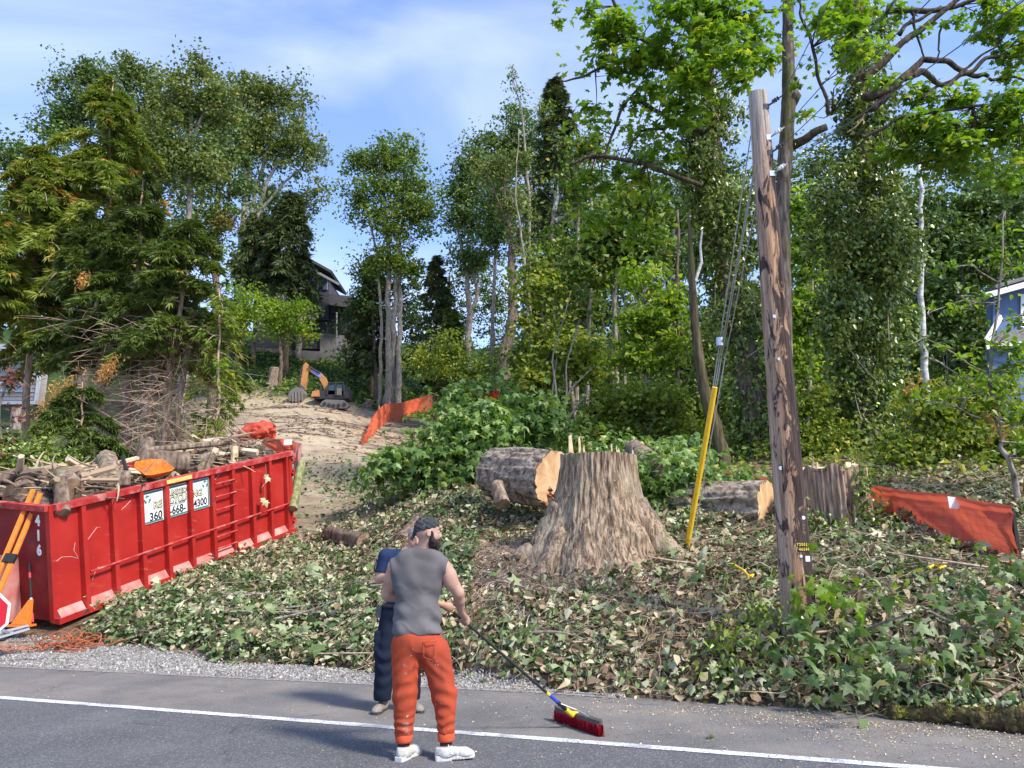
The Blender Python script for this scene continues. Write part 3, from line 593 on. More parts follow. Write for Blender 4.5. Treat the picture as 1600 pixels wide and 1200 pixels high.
# twigs and small branches of the load, one tangled mass
def arc(p, d, ln, n=5, bend=.25, droop=.0):
    d = np.asarray(d, float); d = d / np.linalg.norm(d); k = rng.normal(size=3) * bend; t = np.linspace(0, 1, n)[:, None]
    return np.asarray(p) + ln * (d * t + k * t * t * .5) - np.array([0, 0, droop]) * ln * t * t
m = MB()
for i in range(420):
    l = rng.uniform(.1, DL - .15); w_ = rng.uniform(.12, W - .12); hh = DH - .12 + .42 * math.sin(math.pi * w_ / W) ** .6 * (.5 + .5 * math.sin(1.3 * l + .4)) + rng.uniform(-.15, .12)
    dr_ = rng.normal(size=3) * (1, 1, .16); m.tube(arc(D(l, w_, hh), dr_, rng.uniform(.25, .8), bend=.3), np.linspace(rng.uniform(.012, .035), .006, 5), 5, tone=rng.random())
for i in range(46):
    l = rng.uniform(.3, DL - .4); w_ = rng.uniform(.3, W - .3); hh = DH - .04 + .36 * math.sin(math.pi * w_ / W) ** .6 * (.5 + .5 * math.sin(1.3 * l + .4)); dr_ = rng.normal(size=3) * (1, 1, .2); L_ = rng.uniform(.25, .7); q = unit_ = dr_ / np.linalg.norm(dr_); r_ = rng.uniform(.035, .085)
    m.tube([D(l, w_, hh), D(l, w_, hh) + q * L_], [r_, r_ * .9], 5, tone=rng.choice([.3, .55, .85, 1.0]), wob=.2)
M_twig = leafmat('dry_twigs', [(0, (.09, .06, .04)), (.4, (.24, .165, .11)), (.8, (.42, .31, .2)), (1, (.56, .44, .3))], trans=0, rough=.9)
tagp(m.build('brushwood_heap', M_twig), kind='stuff')
# body of the heap under the twigs
nl, nw = 60, 24; V = []
for i in range(nl):
    for j in range(nw):
        l = .06 + (DL - .12) * i / (nl - 1); w_ = .06 + (W - .12) * j / (nw - 1); hh = DH - .22 + .36 * math.sin(math.pi * j / (nw - 1)) ** .6 * (.5 + .5 * math.sin(1.3 * l + .4)) + .1 * float(fbm(l * 3, w_ * 3, 5))
        V.append(D(l, w_, hh))
i = np.arange(nl - 1)[:, None] * nw; j = np.arange(nw - 1)[None]
m = MB(); m.add(V, quads=np.stack([i + j, i + nw + j, i + nw + j + 1, i + j + 1], -1).reshape(-1, 4)); tagp(m.build('dumpster_load', nmat('load_debris', [(.3, (.03, .022, .016)), (.5, (.1, .07, .05)), (.7, (.22, .16, .11))], nscale=12, scale=(1, 1, 1), detail=8, bump=1, bdist=.05), smooth=False), kind='stuff')

# ---------------------------------------------------------------- things by the near end of the dumpster
M_or2 = nmat('orange_fibreglass', [(.3, (.7, .17, .02)), (.7, (.8, .24, .04))], nscale=4, rough=.5, bump=.05)
M_blk = mat('black_rubber', (.02, .02, .02), .6)
st = thing('sign_stand', 'folded orange sign stand legs leaning against the dumpster end', 'sign stand', P(-40, 990, 11.7))
for dx, ty in ((0, 765), (11, 771)):
    m = MB(); m.bar(P(-36 + dx * 1.2, 975, 11.6), P(52 + dx, ty, 12.35), .07, .035, up=(0, -1, 0)); m.build('leg', M_or2, st)
m = MB(); m.bar(P(12, 879, 11.92), P(19, 866, 11.98), .17, .06, up=(0, -1, 0)); m.build('clamp', M_blk, st)
rod = thing('pole_handle', 'black and red pole standing against the dumpster end below number', 'pole', P(50, 972, 12.3))
a, b = P(50.5, 972, 12.36), P(43, 836, 12.5)
M_redp = mat('red_plastic', (.55, .06, .06), .4)
for t0, t1, mm, nm, r_ in ((0, .1, M_redp, 'red_tip', .024), (.1, .86, M_blk, 'shaft', .017), (.86, 1, M_redp, 'grip', .026), (.2, .27, M_white, 'label_sleeve', .0185), (.5, .56, M_redp, 'band', .0185)):
    m = MB(); m.tube([a + (b - a) * t0, a + (b - a) * t1], r_, 10); m.build(nm, mm, rod)
cn = thing('traffic_cone', 'orange cone squashed flat against the dumpster behind the coiled cable', 'traffic cone', P(36, 975, 12.1))
m = MB(); p0 = P(36, 972, 12.3); m.hexa([p0 + (-.15, -.06, -.03), p0 + (.1, -.06, -.03), p0 + (.1, .06, -.03), p0 + (-.15, .06, -.03), p0 + (.05, -.02, .33), p0 + (.1, -.02, .34), p0 + (.1, .03, .34), p0 + (.05, .03, .33)]); m.build('cone_body', M_or2, cn)
m = MB(); m.box(p0 + (-.03, .02, -.05), (.34, .2, .03)); m.build('base', M_or2, cn)
sg = thing('stop_sign', 'red octagonal stop paddle with white edge lying at the left photo edge', 'sign', P(-40, 960, 11.3))
c = P(-27, 962, 11.3); oc = [(math.cos(R(22.5 + 45 * k)), math.sin(R(22.5 + 45 * k))) for k in range(8)]
ax = np.array([.95, .3, .05]); ay = np.array([-.05, .1, 1.0])
for k, (s_, mm, nm, off) in enumerate(((.36, M_white, 'white_edge', 0), (.325, mat('sign_red', (.45, .01, .02), .4), 'red_face', .008), (.2, nmat('scuffed_face', [(.3, (.12, .08, .07)), (.7, (.3, .24, .22))], bump=0), 'worn_centre', .013))):
    m = MB(); m.prism([(x * s_, y * s_) for x, y in oc], c - np.array([0, off, 0]), ax, ay, (0, -.007, 0)); m.build(nm, mm, sg)
M_cable = nmat('orange_cable', [(.3, (.26, .07, .03)), (.7, (.46, .15, .07))], nscale=10, rough=.6, bump=0)
m = MB(); base = P(108, 974, 11.9); 
for q in range(16):
    th = np.linspace(0, 2 * np.pi * 1.3, 26) + rng.uniform(0, 6); rx, ry = rng.uniform(.12, .36), rng.uniform(.08, .2); c = base + np.array([rng.normal(0, .16), rng.normal(0, .08), 0])
    x = c[0] + rx * np.cos(th) + .03 * rng.normal(); y = c[1] + ry * np.sin(th)
    m.tube(np.stack([x, y, hgt(x, y) + .03 + .012 * q * np.abs(np.sin(th * 1.5 + q)) ], -1), .009, 5)
m.build('cable_coil', M_cable); tagp(bpy.data.objects['cable_coil'], 'tangled orange cable heaped at the dumpster corner', 'cable')
m = MB()
for q in range(7):
    t = np.linspace(0, 1, 22); x = base[0] - .25 - t * 1.1 + .06 * np.sin(9 * t + q); y = base[1] - .05 + .12 * np.sin(14 * t + q * 2) - .02 * q
    m.tube(np.stack([x, y, hgt(x, y) + .03 + .03 * np.abs(np.sin(17 * t + q))], -1), .008, 5)
tagp(m.build('rope', nmat('faded_rope', [(.3, (.3, .12, .08)), (.7, (.5, .26, .18))], nscale=10, bump=0)), 'faded red rope strewn left of the orange cable coil', 'rope')
fs = thing('folded_stand', 'folded aluminium sign frame lying on the gravel at left', 'sign stand', P(30, 990, 11.3))
for (x0, y0, x1, y1, wd) in ((-8, 998, 46, 982, .05), (-6, 990, 44, 977, .04), (0, 1001, 20, 990, .09), (5, 985, 30, 990, .03)):
    m = MB(); a = P(x0, y0, 11.25); b = P(x1, y1, 11.5); a[2] = max(a[2], float(hgt(a[0], a[1])) + .04); b[2] = max(b[2], float(hgt(b[0], b[1])) + .04); m.bar(a, b, wd, .03); m.build('frame_bar', mat('aluminium', (.55, .55, .56), .4, .5, .7) if wd != .09 else M_blk, fs)
m = MB(); m.bar(P(0, 1004, 11.05), P(105, 1001, 11.2), .04, .025); tagp(m.build('batten', M_barkg), 'thin grey stick lying across the gravel below the cable', 'stick')
# leaves hanging on the side
M_drypale = leafmat('wilted_leaf', [(0, (.42, .36, .2)), (.5, (.55, .5, .32)), (1, (.36, .42, .2))], trans=.15)
for (lt, hf, s_, lb) in ((.83, .80, .13, 'pale wilted leaf hanging high on the dumpster side near the far end'), (.81, .54, .15, 'pale wilted leaf hanging lower on the dumpster side near the far end'), (.31, .09, .16, 'pale maple leaf stuck on the dumpster ledge below the sign')):
    c = np.array([D(lt * DL, -.14, hf * DH)]); o = link('leaf', leafmesh('leaf', T_MAPLE, np.vstack([c, c + [.05, -.02, -.06]]), s_, nrm=(.8, -1, .4), tip=(0, 0, -1), jit=.4), M_drypale); tagp(o, lb, 'leaf', 'leaves stuck to the dumpster')
m = MB(); m.tube([D(.835 * DL, -.1, 1.72), D(.832 * DL, -.13, 1.5), D(.825 * DL, -.11, 1.3), D(.82 * DL, -.13, 1.0)], .006, 5); tagp(m.build('vine', M_twig), 'thin dry vine trailing down the dumpster side', 'vine')
# ================================================================== UTILITY POLE
def pole_material():
    m = bpy.data.materials.new('weathered_pole'); m.use_nodes = True; nt = m.node_tree; b = nt.nodes['Principled BSDF']; N = nt.nodes.new; L = nt.links.new
    tc = N('ShaderNodeTexCoord')
    def noise(s, sc3, d=6, ds=0):
        mp = N('ShaderNodeMapping'); mp.inputs['Scale'].default_value = sc3; L(tc.outputs['Object'], mp.inputs['Vector'])
        n = N('ShaderNodeTexNoise'); n.inputs['Scale'].default_value = s; n.inputs['Detail'].default_value = d; n.inputs['Distortion'].default_value = ds; n.inputs['Roughness'].default_value = .65; L(mp.outputs['Vector'], n.inputs['Vector']); return n
    g = noise(26, (1, 1, .05), 6); base = ramp(nt, [(.3, (.13, .07, .04)), (.5, (.33, .19, .11)), (.7, (.52, .34, .22))]); L(g.outputs['Fac'], base.inputs['Fac'])
    gr = ramp(nt, [(.3, (.17, .135, .11)), (.5, (.34, .285, .24)), (.7, (.52, .46, .4))]); L(g.outputs['Fac'], gr.inputs['Fac'])
    sx = N('ShaderNodeSeparateXYZ'); L(tc.outputs['Object'], sx.inputs['Vector'])
    n2 = noise(8, (1, 1, .3), 8, 1.1)
    zz = N('ShaderNodeMapRange'); zz.inputs['From Min'].default_value = 5.6; zz.inputs['From Max'].default_value = 6.9; L(sx.outputs['Z'], zz.inputs['Value'])
    ml = N('ShaderNodeMapRange'); ml.inputs['From Min'].default_value = -.06; ml.inputs['From Max'].default_value = -.2; L(sx.outputs['X'], ml.inputs['Value'])
    nn = N('ShaderNodeMath'); nn.operation = 'MULTIPLY'; L(ml.outputs['Result'], nn.inputs[0]); L(n2.outputs['Fac'], nn.inputs[1])
    mxx = N('ShaderNodeMath'); mxx.operation = 'MAXIMUM'; L(zz.outputs['Result'], mxx.inputs[0]); L(nn.outputs['Value'], mxx.inputs[1])
    m1 = N('ShaderNodeMixRGB'); L(mxx.outputs['Value'], m1.inputs['Fac']); L(base.outputs['Color'], m1.inputs['Color1']); L(gr.outputs['Color'], m1.inputs['Color2'])
    # creosote, heavier low and on the right-hand side
    a = N('ShaderNodeMath'); a.operation = 'MULTIPLY_ADD'; a.inputs[1].default_value = .75; L(sx.outputs['X'], a.inputs[0]); L(n2.outputs['Fac'], a.inputs[2])
    zt = N('ShaderNodeMapRange'); zt.inputs['From Min'].default_value = 5.8; zt.inputs['From Max'].default_value = 7.0; zt.inputs['To Min'].default_value = .0; zt.inputs['To Max'].default_value = .3; L(sx.outputs['Z'], zt.inputs['Value'])
    sb = N('ShaderNodeMath'); sb.operation = 'SUBTRACT'; L(a.outputs['Value'], sb.inputs[0]); L(zt.outputs['Result'], sb.inputs[1])
    mr = N('ShaderNodeMapRange'); mr.inputs['From Min'].default_value = .43; mr.inputs['From Max'].default_value = .485; L(sb.outputs['Value'], mr.inputs['Value'])
    dk = ramp(nt, [(.35, (.02, .014, .013)), (.7, (.1, .065, .055))]); L(g.outputs['Fac'], dk.inputs['Fac'])
    m2 = N('ShaderNodeMixRGB'); L(mr.outputs['Result'], m2.inputs['Fac']); L(m1.outputs['Color'], m2.inputs['Color1']); L(dk.outputs['Color'], m2.inputs['Color2'])
    L(m2.outputs['Color'], b.inputs['Base Color']); b.inputs['Roughness'].default_value = .85; b.inputs['Specular IOR Level'].default_value = .2
    bp = N('ShaderNodeBump'); bp.inputs['Strength'].default_value = .9; bp.inputs['Distance'].default_value = .012; L(g.outputs['Fac'], bp.inputs['Height'])
    b2 = N('ShaderNodeBump'); b2.inputs['Strength'].default_value = .5; b2.inputs['Distance'].default_value = .02; L(n2.outputs['Fac'], b2.inputs['Height']); L(bp.outputs['Normal'], b2.inputs['Normal']); L(b2.outputs['Normal'], b.inputs['Normal'])
    return m
PY_ = 9.0; pt = P(1184, 147, PY_); pb = P(1252, 1005, PY_); pb[2] -= .35
pole = thing('utility_pole', 'tall weathered wooden utility pole with burnt patches at the brush bank', 'utility pole', pb)
n, rings = 72, 150; th = np.linspace(0, 2 * np.pi, n, endpoint=False); s = np.linspace(0, 1, rings); H_ = pt[2] - pb[2]
r = np.interp(s, [0, .15, 1], [.205, .185, .117])[:, None] * (1 + .012 * fbm(np.cos(th) * 8, np.sin(th) * 8, s[:, None] * 3, 3) + .02 * vnoise(np.cos(th) * 2, np.sin(th) * 2, s[:, None] * 12))
dth = np.abs((th[None] - (-1.38 + .22 * (1 - s[:, None])) + np.pi) % (2 * np.pi) - np.pi); r = r - .028 * np.exp(-(dth / .05) ** 2) * (s[:, None] > .42)
for kz, ka in ((.2, -1.9), (.31, -1.3), (.44, -1.75), (.55, -1.5), (.63, -1.9), (.74, -1.6), (.5, -2.2), (.36, -2.1)):
    dd = ((th[None] - ka + np.pi) % (2 * np.pi) - np.pi) ** 2 / .02 + (s[:, None] - kz) ** 2 / .00008; r = r + .012 * np.exp(-dd) - .016 * np.exp(-dd * 6)
cen = pb + (pt - pb) * s[:, None]
V = cen[:, None] + r[..., None] * np.stack([np.cos(th), np.sin(th), th * 0], -1)[None]
i = np.arange(rings - 1)[:, None] * n; j = np.arange(n)[None]; k = (j + 1) % n
m = MB(); m.add(V.reshape(-1, 3), quads=np.stack([i + j, i + k, i + n + k, i + n + j], -1).reshape(-1, 4))
top = V[-1] ; m.add(np.vstack([top, [pt + (0, 0, .03)]]), tris=[[q, (q + 1) % n, n] for q in range(n)])
m.build('shaft', pole_material(), pole, smooth=True)
def on_pole(py, dx, rr=1.0):   # point on the pole's front surface
    t = (zat(py, PY_ - .15) - pb[2]) / (pt[2] - pb[2]); c = pb + (pt - pb) * t; rad = np.interp(t, [0, .15, 1], [.205, .185, .117]) * rr
    return c + np.array([dx, -math.sqrt(max(rad * rad - dx * dx, 0)) - .004, 0])
M_galv = mat('galvanised_steel', (.5, .52, .55), .35, .5, .8); M_porc = mat('dark_insulator', (.05, .04, .045), .25, .6); M_tagw = mat('white_tag', (.75, .75, .73), .5)
wires = []
for py, kind in ((163, 0), (212, 1), (236, 0), (269, 1)):
    p = on_pole(py, .06); e = p + np.array([.19, -.04, .12])
    m = MB(); m.tube([p + (0, .02, 0), p + (.07, -.03, .03), e], [.012, .012, .01], 6); br = m.build('insulator_bracket', M_galv if kind else M_porc, pole)
    m = MB(); c = p + np.array([.11, -.03, .07]); d = (e - p) / np.linalg.norm(e - p); m.tube([c - d * .05, c - d * .03, c - d * .02, c, c + d * .02, c + d * .04, c + d * .05], [.015, .032, .02, .034, .02, .03, .012], 10); m.build('insulator', M_tagw if kind else M_porc, br)
    m = MB(); m.box(p, (.07, .012, .07)); m.build('plate', M_galv if kind else M_porc, br); wires.append(e)
for i, (px, py) in enumerate(((1196, 489), (1197, 560), (1210, 728), (1190, 492))):
    pass
for py, dx, sz, lb in ((494, -.06, .035, 'washer'), (561, -.05, .03, 'washer'), (731, -.12, .035, 'washer'), (809, .08, .034, 'round_tag'), (869, .01, .026, 'round_tag')):
    p = on_pole(py, dx); m = MB(); m.tube([p + (0, .01, 0), p + (0, -.003, 0)], sz * .65, 12); m.build(lb, M_tagw if 'tag' in lb else M_galv, pole)
p = on_pole(873, .09); m = MB(); m.box(p, (.065, .006, .06), rot=Matrix.Rotation(.45, 3, 'Z')); m.build('square_tag', M_tagw, pole)
for py, x0, sss in ((851, -.02, '720531'), (858.5, .0, '465440')):
    for q, ch in enumerate(sss):
        dx = x0 + q * .027; p = on_pole(py, dx); ang = math.asin(min(.95, dx / .18)); ax = np.array([math.cos(ang), math.sin(ang), 0])
        m = MB(); m.box(p, (.027, .004, .044), rot=Matrix.Rotation(ang, 3, 'Z')); tg = m.build('number_tag', M_black, pole)
        text_mesh('digit', ch, .045, p + np.array([0, -.0045, 0]), ax, np.array([0, 0, 1]), mat('yellow_digit', (.7, .5, .05)) if 'yellow_digit' not in bpy.data.materials else bpy.data.materials['yellow_digit'], tg, bold=.001)
for i, (e, tgt) in enumerate(zip(wires, (P(1330, -80, 6.5), P(1440, -60, 5.8), P(1500, -60, 5.4), P(1640, -40, 5.0)))):
    t = np.linspace(0, 1, 14)[:, None]; q = e + (tgt - e) * t * 1.6 + np.array([0, 0, -.25]) * (t * (1 - t)); m = MB(); m.tube(q, .0055, 5)
    tagp(m.build('service_wire', mat('wire_grey', (.12, .12, .12), .5) if not i else bpy.data.materials['wire_grey']), 'dark service wire running up right from the %s insulator of the pole' % ('topmost', 'second', 'third', 'lowest')[i], 'wire', 'service wires on the pole')
anchor = G(1073, 860); anchor = P(1073, 858, anchor[1])
gy = thing('guy_wire_guard', 'yellow plastic guard tube on the guy wires left of the pole', 'guy wire guard', anchor)
def guyp(px, py, t): # depth slides from the anchor to the pole
    return P(px, py, anchor[1] + (PY_ + .1 - anchor[1]) * t)
m = MB(); a = guyp(1073, 858, .03); b = guyp(1117, 605, .37); m.tube([a, (a + b) / 2, b], .04, 12); m.build('guard_tube', nmat('yellow_plastic', [(.3, (.75, .42, .02)), (.7, (.85, .52, .03))], nscale=3, bump=0, rough=.4), gy)
m = MB(); c = guyp(1124.5, 534, .42); m.tube([c - (0, 0, .06), c + (0, 0, .06)], .05, 8); m.build('clamp', M_galv, gy)
for i, (a_, m_, e_) in enumerate((((1074, 856), (1121, 560), (1173, 212)), ((1076, 858), (1124, 560), (1178, 268)), ((1077, 858), (1127, 560), (1179, 272)), ((1081, 858), (1133, 560), (1182, 320)))):
    t1 = .37; m = MB(); m.tube([guyp(*a_, 0), guyp(*m_, t1), guyp(*e_, 1)], .0085, 5); tagp(m.build('guy_wire', mat('guy_steel', (.42, .42, .4), .45, .5, .6) if not i else bpy.data.materials['guy_steel']), ('steel guy wire fixed highest on the pole', 'left one of the paired middle guy wires', 'right one of the paired middle guy wires', 'steel guy wire fixed lowest on the pole')[i], 'guy wire', 'guy wires of the pole')

# ================================================================== GREAT STUMP
SC = np.array([1.36, 12.05, 1.1]); ztop = zat(711, 12.0)
stump = thing('tree_stump', 'huge flared maple stump with splintered top on the bank behind the men', 'tree stump', SC)
n, rings = 420, 120; th = np.linspace(0, 2 * np.pi, n, endpoint=False)[None]; s = np.linspace(0, 1, rings)[:, None]; hh = SC[2] - .25 + (ztop - SC[2] + .25) * s
lob = lambda a, wd: np.exp(-(((th - a + np.pi) % (2 * np.pi) - np.pi) / wd) ** 2)
fl = (1 - s) ** 2.1; fl3 = (1 - s) ** 3.5
r = .585 + .05 * (1 - s) + .5 * (1 - s) ** 1.7 + .75 * fl3 ** .8 * lob(math.pi + .3, .34) + .75 * fl3 ** .8 * lob(-.3, .34) + .22 * fl3 * lob(-1.2, .35) + .2 * fl3 * lob(-2.05, .25) + .3 * fl3 * lob(1.6, .5)
r = r - .16 * fl * lob(-2.55, .22) - .12 * fl * lob(-.72, .2) - .1 * fl * lob(-1.62, .16)
cx, sx_ = np.cos(th), np.sin(th)
wv = .9 * vnoise(cx * 2.5, sx_ * 2.5, s * 3)
ridge = np.abs(vnoise(cx * 13 + wv, sx_ * 13 + wv, s * 2.2)) + .6 * np.abs(vnoise(cx * 29 + wv, sx_ * 29, s * 7 + 9))
r = r * (1 + .05 * vnoise(cx * 2.2, sx_ * 2.2, s * 1.5)) + .03 * (ridge - .35) * (.6 + .5 * s) + .03 * fbm(cx * 14, sx_ * 14, s * 9, 3) * (1 - s * .6)
knob = np.exp(-(((th + .95 + np.pi) % (2 * np.pi) - np.pi) / .18) ** 2 - ((s - .42) / .07) ** 2); r = r + .1 * knob
zz = hh + .02 * vnoise(cx * 6, sx_ * 6, 0) * (s > .97) + .06 * (s > .99) * np.sin(th * 1.0 + .5) * 0
V = np.stack([SC[0] + r * cx, SC[1] + r * sx_ * .95, np.broadcast_to(zz, r.shape)], -1)
M_stump = nmat('stump_bark', [(.3, (.065, .043, .027)), (.46, (.2, .138, .09)), (.6, (.38, .28, .19))], scale=(1, 1, .14), nscale=24, distort=.6, detail=8, rough=.92, spec=.12, bump=1, bdist=.03,
               layers=[((1, 1, 1), 2.3, .54, .72, (.4, .32, .22), 7), ((1, 1, .8), 3.1, .6, .7, (.13, .14, .055), 7), ((1, 1, 1), 40, .64, .7, (.5, .42, .31), 4)])
i = np.arange(rings - 1)[:, None] * n; j = np.arange(n)[None]; k = (j + 1) % n
m = MB(); m.add(V.reshape(-1, 3), quads=np.stack([i + j, i + k, i + n + k, i + n + j], -1).reshape(-1, 4)); m.build('bark', M_stump, stump, smooth=True)
ring = V[-1]; c = ring.mean(0); m = MB(); inn = c + (ring - c) * .5 + np.array([0, 0, -.02]); m.add(np.vstack([ring, inn, [c - (0, 0, .03)]]), quads=np.stack([j[0], k[0], n + k[0], n + j[0]], -1), tris=np.stack([n + j[0], n + k[0], np.full(n, 2 * n)], -1)); m.build('cut_face', M_cutpale, stump)
for px, py, tp, wd, Y in ((893, 712, 680, .09, 12.45), (907, 712, 683, .05, 12.45), (914, 713, 697, .04, 12.4), (957, 710, 694, .03, 11.9), (965, 710, 697, .02, 11.9), (968, 710, 702, .05, 12.), (990, 711, 703, .03, 12.)):
    m = MB(); b = P(px, py + 8, Y); t = P(px - 2, tp, Y); m.hexa([b + (-wd / 2, -.03, 0), b + (wd / 2, -.03, 0), b + (wd / 2, .03, 0), b + (-wd / 2, .03, 0), t + (-wd * .3, -.012, -.03), t + (wd * .2, -.012, .02), t + (wd * .12, .012, .0), t + (-wd * .25, .012, -.01)]); m.build('splinter', M_cutpale, stump)
def root_arm(pts, r0):
    q = []
    for i_, (a_, b_, d_) in enumerate(pts):
        g = SC + np.array([math.cos(R(a_)) * b_, math.sin(R(a_)) * b_, 0]); g[2] = float(hgt(g[0], g[1], False)) + d_; q.append(g)
    t = np.linspace(0, len(q) - 1, 26); qa = np.array(q); pp = np.stack([np.interp(t, range(len(q)), qa[:, c_]) for c_ in range(3)], -1); pp += .02 * np.stack([vnoise(t * 2, 5 * c_, a_) for c_ in range(3)], -1)
    m = MB(); m.tube(pp, np.linspace(r0, r0 * .28, 26), 22, wob=.09); m.build('root', M_stump, stump, smooth=True)
root_arm([(186, .5, .75), (187, .78, .36), (188, 1.0, .14), (190, 1.3, .02), (192, 1.55, -.06)], .3)
root_arm([(205, .5, .6), (212, .85, .22), (216, 1.15, .02), (218, 1.4, -.1)], .24)
root_arm([(340, .5, .7), (337, .8, .34), (335, 1.05, .12), (334, 1.3, .02), (332, 1.6, -.06)], .29)
root_arm([(2, .6, .5), (0, .95, .16), (-2, 1.3, .02), (-3, 1.7, -.06)], .2)
root_arm([(295, .55, .4), (292, .85, .1), (290, 1.15, -.06)], .2)
root_arm([(250, .6, .3), (248, .9, .02), (246, 1.15, -.1)], .18)
# fallen trunks
M_bigbark = nmat('furrowed_bark', [(.3, (.06, .045, .035)), (.48, (.22, .17, .125)), (.68, (.42, .35, .27))], scale=(1, 1, 1), nscale=9, detail=7, rough=.92, spec=.12, bump=1, bdist=.05, distort=.6, layers=[((1, 1, 1), 1.6, .6, .72, (.14, .15, .07), 6)])
M_freshcut = nmat('fresh_cut_wood', [(.3, (.42, .22, .1)), (.5, (.62, .38, .19)), (.7, (.74, .54, .34))], nscale=2.5, scale=(1, 1, 1), detail=9, rough=.8, bump=.4, bdist=.015, distort=1.2, layers=[((2, 2, 2), 1.1, .64, .72, (.16, .06, .03), 7)])
fc = P(870, 750, 13.9)
lg = log('fallen_trunk', 'massive felled maple trunk with fresh orange cut face behind the stump', 'felled trunk', fc, fc + np.array([-1.12, 1.35, .22]), .53, bark=M_bigbark, cut=M_freshcut, n=160, rings=60, rough=.06, taper=.95)
m = MB(); 
for q in range(26):
    c = fc + np.array([.12 + rng.normal(0, .12), -.08, -.34 + rng.normal(0, .1)]); m.tube(arc(c, rng.normal(size=3) * (1, .4, 1), rng.uniform(.1, .3), 4), [.05, .04, .03, .01], 6, tone=rng.random(), wob=.3)
m.build('rotten_heart', nmat('rotten_wood', [(.35, (.1, .03, .015)), (.5, (.36, .15, .07)), (.66, (.6, .45, .3))], nscale=9, scale=(1, 1, 1), detail=7, bump=.6, bdist=.02), lg, kind='stuff')
log('branch_stub', 'short grey branch stub under the felled trunk left of its cut face', 'log', P(786, 788, 13.6), P(776, 757, 13.9), .13, bark=M_barkg, cut=M_cutold)
f2 = P(1199, 797, 12.9)
log('fallen_trunk', 'ivy covered log with splintered pale cut just left of the utility pole', 'felled trunk', f2 + np.array([.0, 0, 0]), f2 + np.array([-1.35, .95, .05]), .5, bark=M_bigbark, cut=M_freshcut, n=120, rings=50, rough=.09)
log('log', 'grey broken log end poking out behind the right shoulder of the stump', 'log', P(1042, 742, 13.6), P(990, 700, 15.5), .2, bark=M_barkg, cut=M_cutold)
log('log', 'pale log lying between the stump root and the yellow guard', 'log', P(1074, 850, 12.2), P(1038, 846, 12.7), .12, bark=M_barkg, cut=M_cutold)
log('ground_log', 'dark mossy log lying in the brush above the dumpster path', 'log', P(572, 822, 16.0), P(515, 812, 17.2), .2, group=None, cut=M_cutold)
log('ground_log', 'small dark log end behind the head of the man in navy', 'log', P(628, 812, 15), P(660, 800, 16), .16, cut=M_cutold)
log('mossy_branch', 'mossy upright branch leaning at the far corner of the dumpster', 'log', P(457, 795, 17.6), P(471, 722, 18.4), .11, bark=nmat('mossy_bark', [(.3, (.1, .1, .04)), (.5, (.22, .22, .09)), (.7, (.34, .32, .16))], nscale=14, scale=(1, 1, .4), bump=.7), cut=M_cutold)
M_moss = nmat('moss', [(.3, (.03, .022, .012)), (.5, (.09, .07, .03)), (.7, (.17, .14, .05))], nscale=22, scale=(1, 1, 1), detail=7, rough=1, bump=1, bdist=.03, layers=[((1, 1, 1), 2.2,   .5, .56, (.07, .04, .025), 6)])
ml = thing('mossy_log', 'moss covered rotten log lying along the road edge at lower right', 'log', P(1386, 1110, 7.72)); t = np.linspace(0, 1, 70); qa, qb = P(1384, 1110, 7.74), P(1675, 1124, 6.95)
pp = qa + (qb - qa) * t[:, None] + np.stack([.0 * t, .05 * vnoise(t * 4, 3), .035 * vnoise(t * 5, 9) - .02], -1); rr_m = (.075 + .045 * t + .03 * vnoise(t * 7, 1) + .015 * vnoise(t * 23, 2)) * np.clip(t * 14 + .45, 0, 1)
m = MB(); m.tube(pp, rr_m, 30, wob=.16); m.build('bark', M_moss, ml, smooth=True)
N = 9000; tt_ = rng.random(N); kk = rng.random(N) * 2 * np.pi; cc_ = np.stack([np.interp(tt_, t, pp[:, c_]) for c_ in range(3)], -1); rq = np.interp(tt_, t, rr_m); q_ = cc_ + np.stack([0 * kk, np.cos(kk) * rq, np.sin(kk) * rq], -1); kp = (vnoise(tt_ * 11, kk) + .5 * vnoise(tt_ * 30, kk * 2) > -.12) & (np.sin(kk) > -.5); q_ = q_[kp]
me_ = leafmesh('moss_tufts', T_RHOMB, q_, rng.uniform(.014, .04, len(q_)), jit=1); me_.transform(Matrix.Translation(-Vector(ml.location))); tagp(link('moss_tufts', me_, leafmat('moss_tuft', [(0, (.14, .14, .02)), (.5, (.3, .29, .04)), (1, (.46, .42, .08))], trans=.1, rough=.9), ml), kind='stuff')
log('stick', 'bare pale stick leaning on the mossy log', 'stick', P(1548, 1094, 7.3), P(1588, 1068, 7.7), .018, bark=M_barkg, cut=M_cutpale)
# second stump
S2 = P(1311, 868, 12.5); z2 = zat(731, 12.5)
st2 = thing('tree_stump', 'tall ivy draped stump with reddish bark right of the utility pole', 'tree stump', S2)
n, rings = 260, 90; th = np.linspace(0, 2 * np.pi, n, endpoint=False)[None]; s = np.linspace(0, 1, rings)[:, None]; cx, sx_ = np.cos(th), np.sin(th)
r = .49 + .12 * (1 - s) ** 2 + .05 * vnoise(cx * 1.7 + 8, sx_ * 1.7, s) + .07 * (np.abs(vnoise(cx * 8 + 4, sx_ * 8, s * 1.5)) + .5 * np.abs(vnoise(cx * 19, sx_ * 19, s * 4)) - .3)
V = np.stack([S2[0] + r * cx, S2[1] + r * sx_, np.broadcast_to(S2[2] - .3 + (z2 - S2[2] + .3) * s + .05 * (s > .96) * vnoise(cx * 3, sx_ * 3, 4), r.shape)], -1)
i = np.arange(rings - 1)[:, None] * n; j = np.arange(n)[None]; k = (j + 1) % n
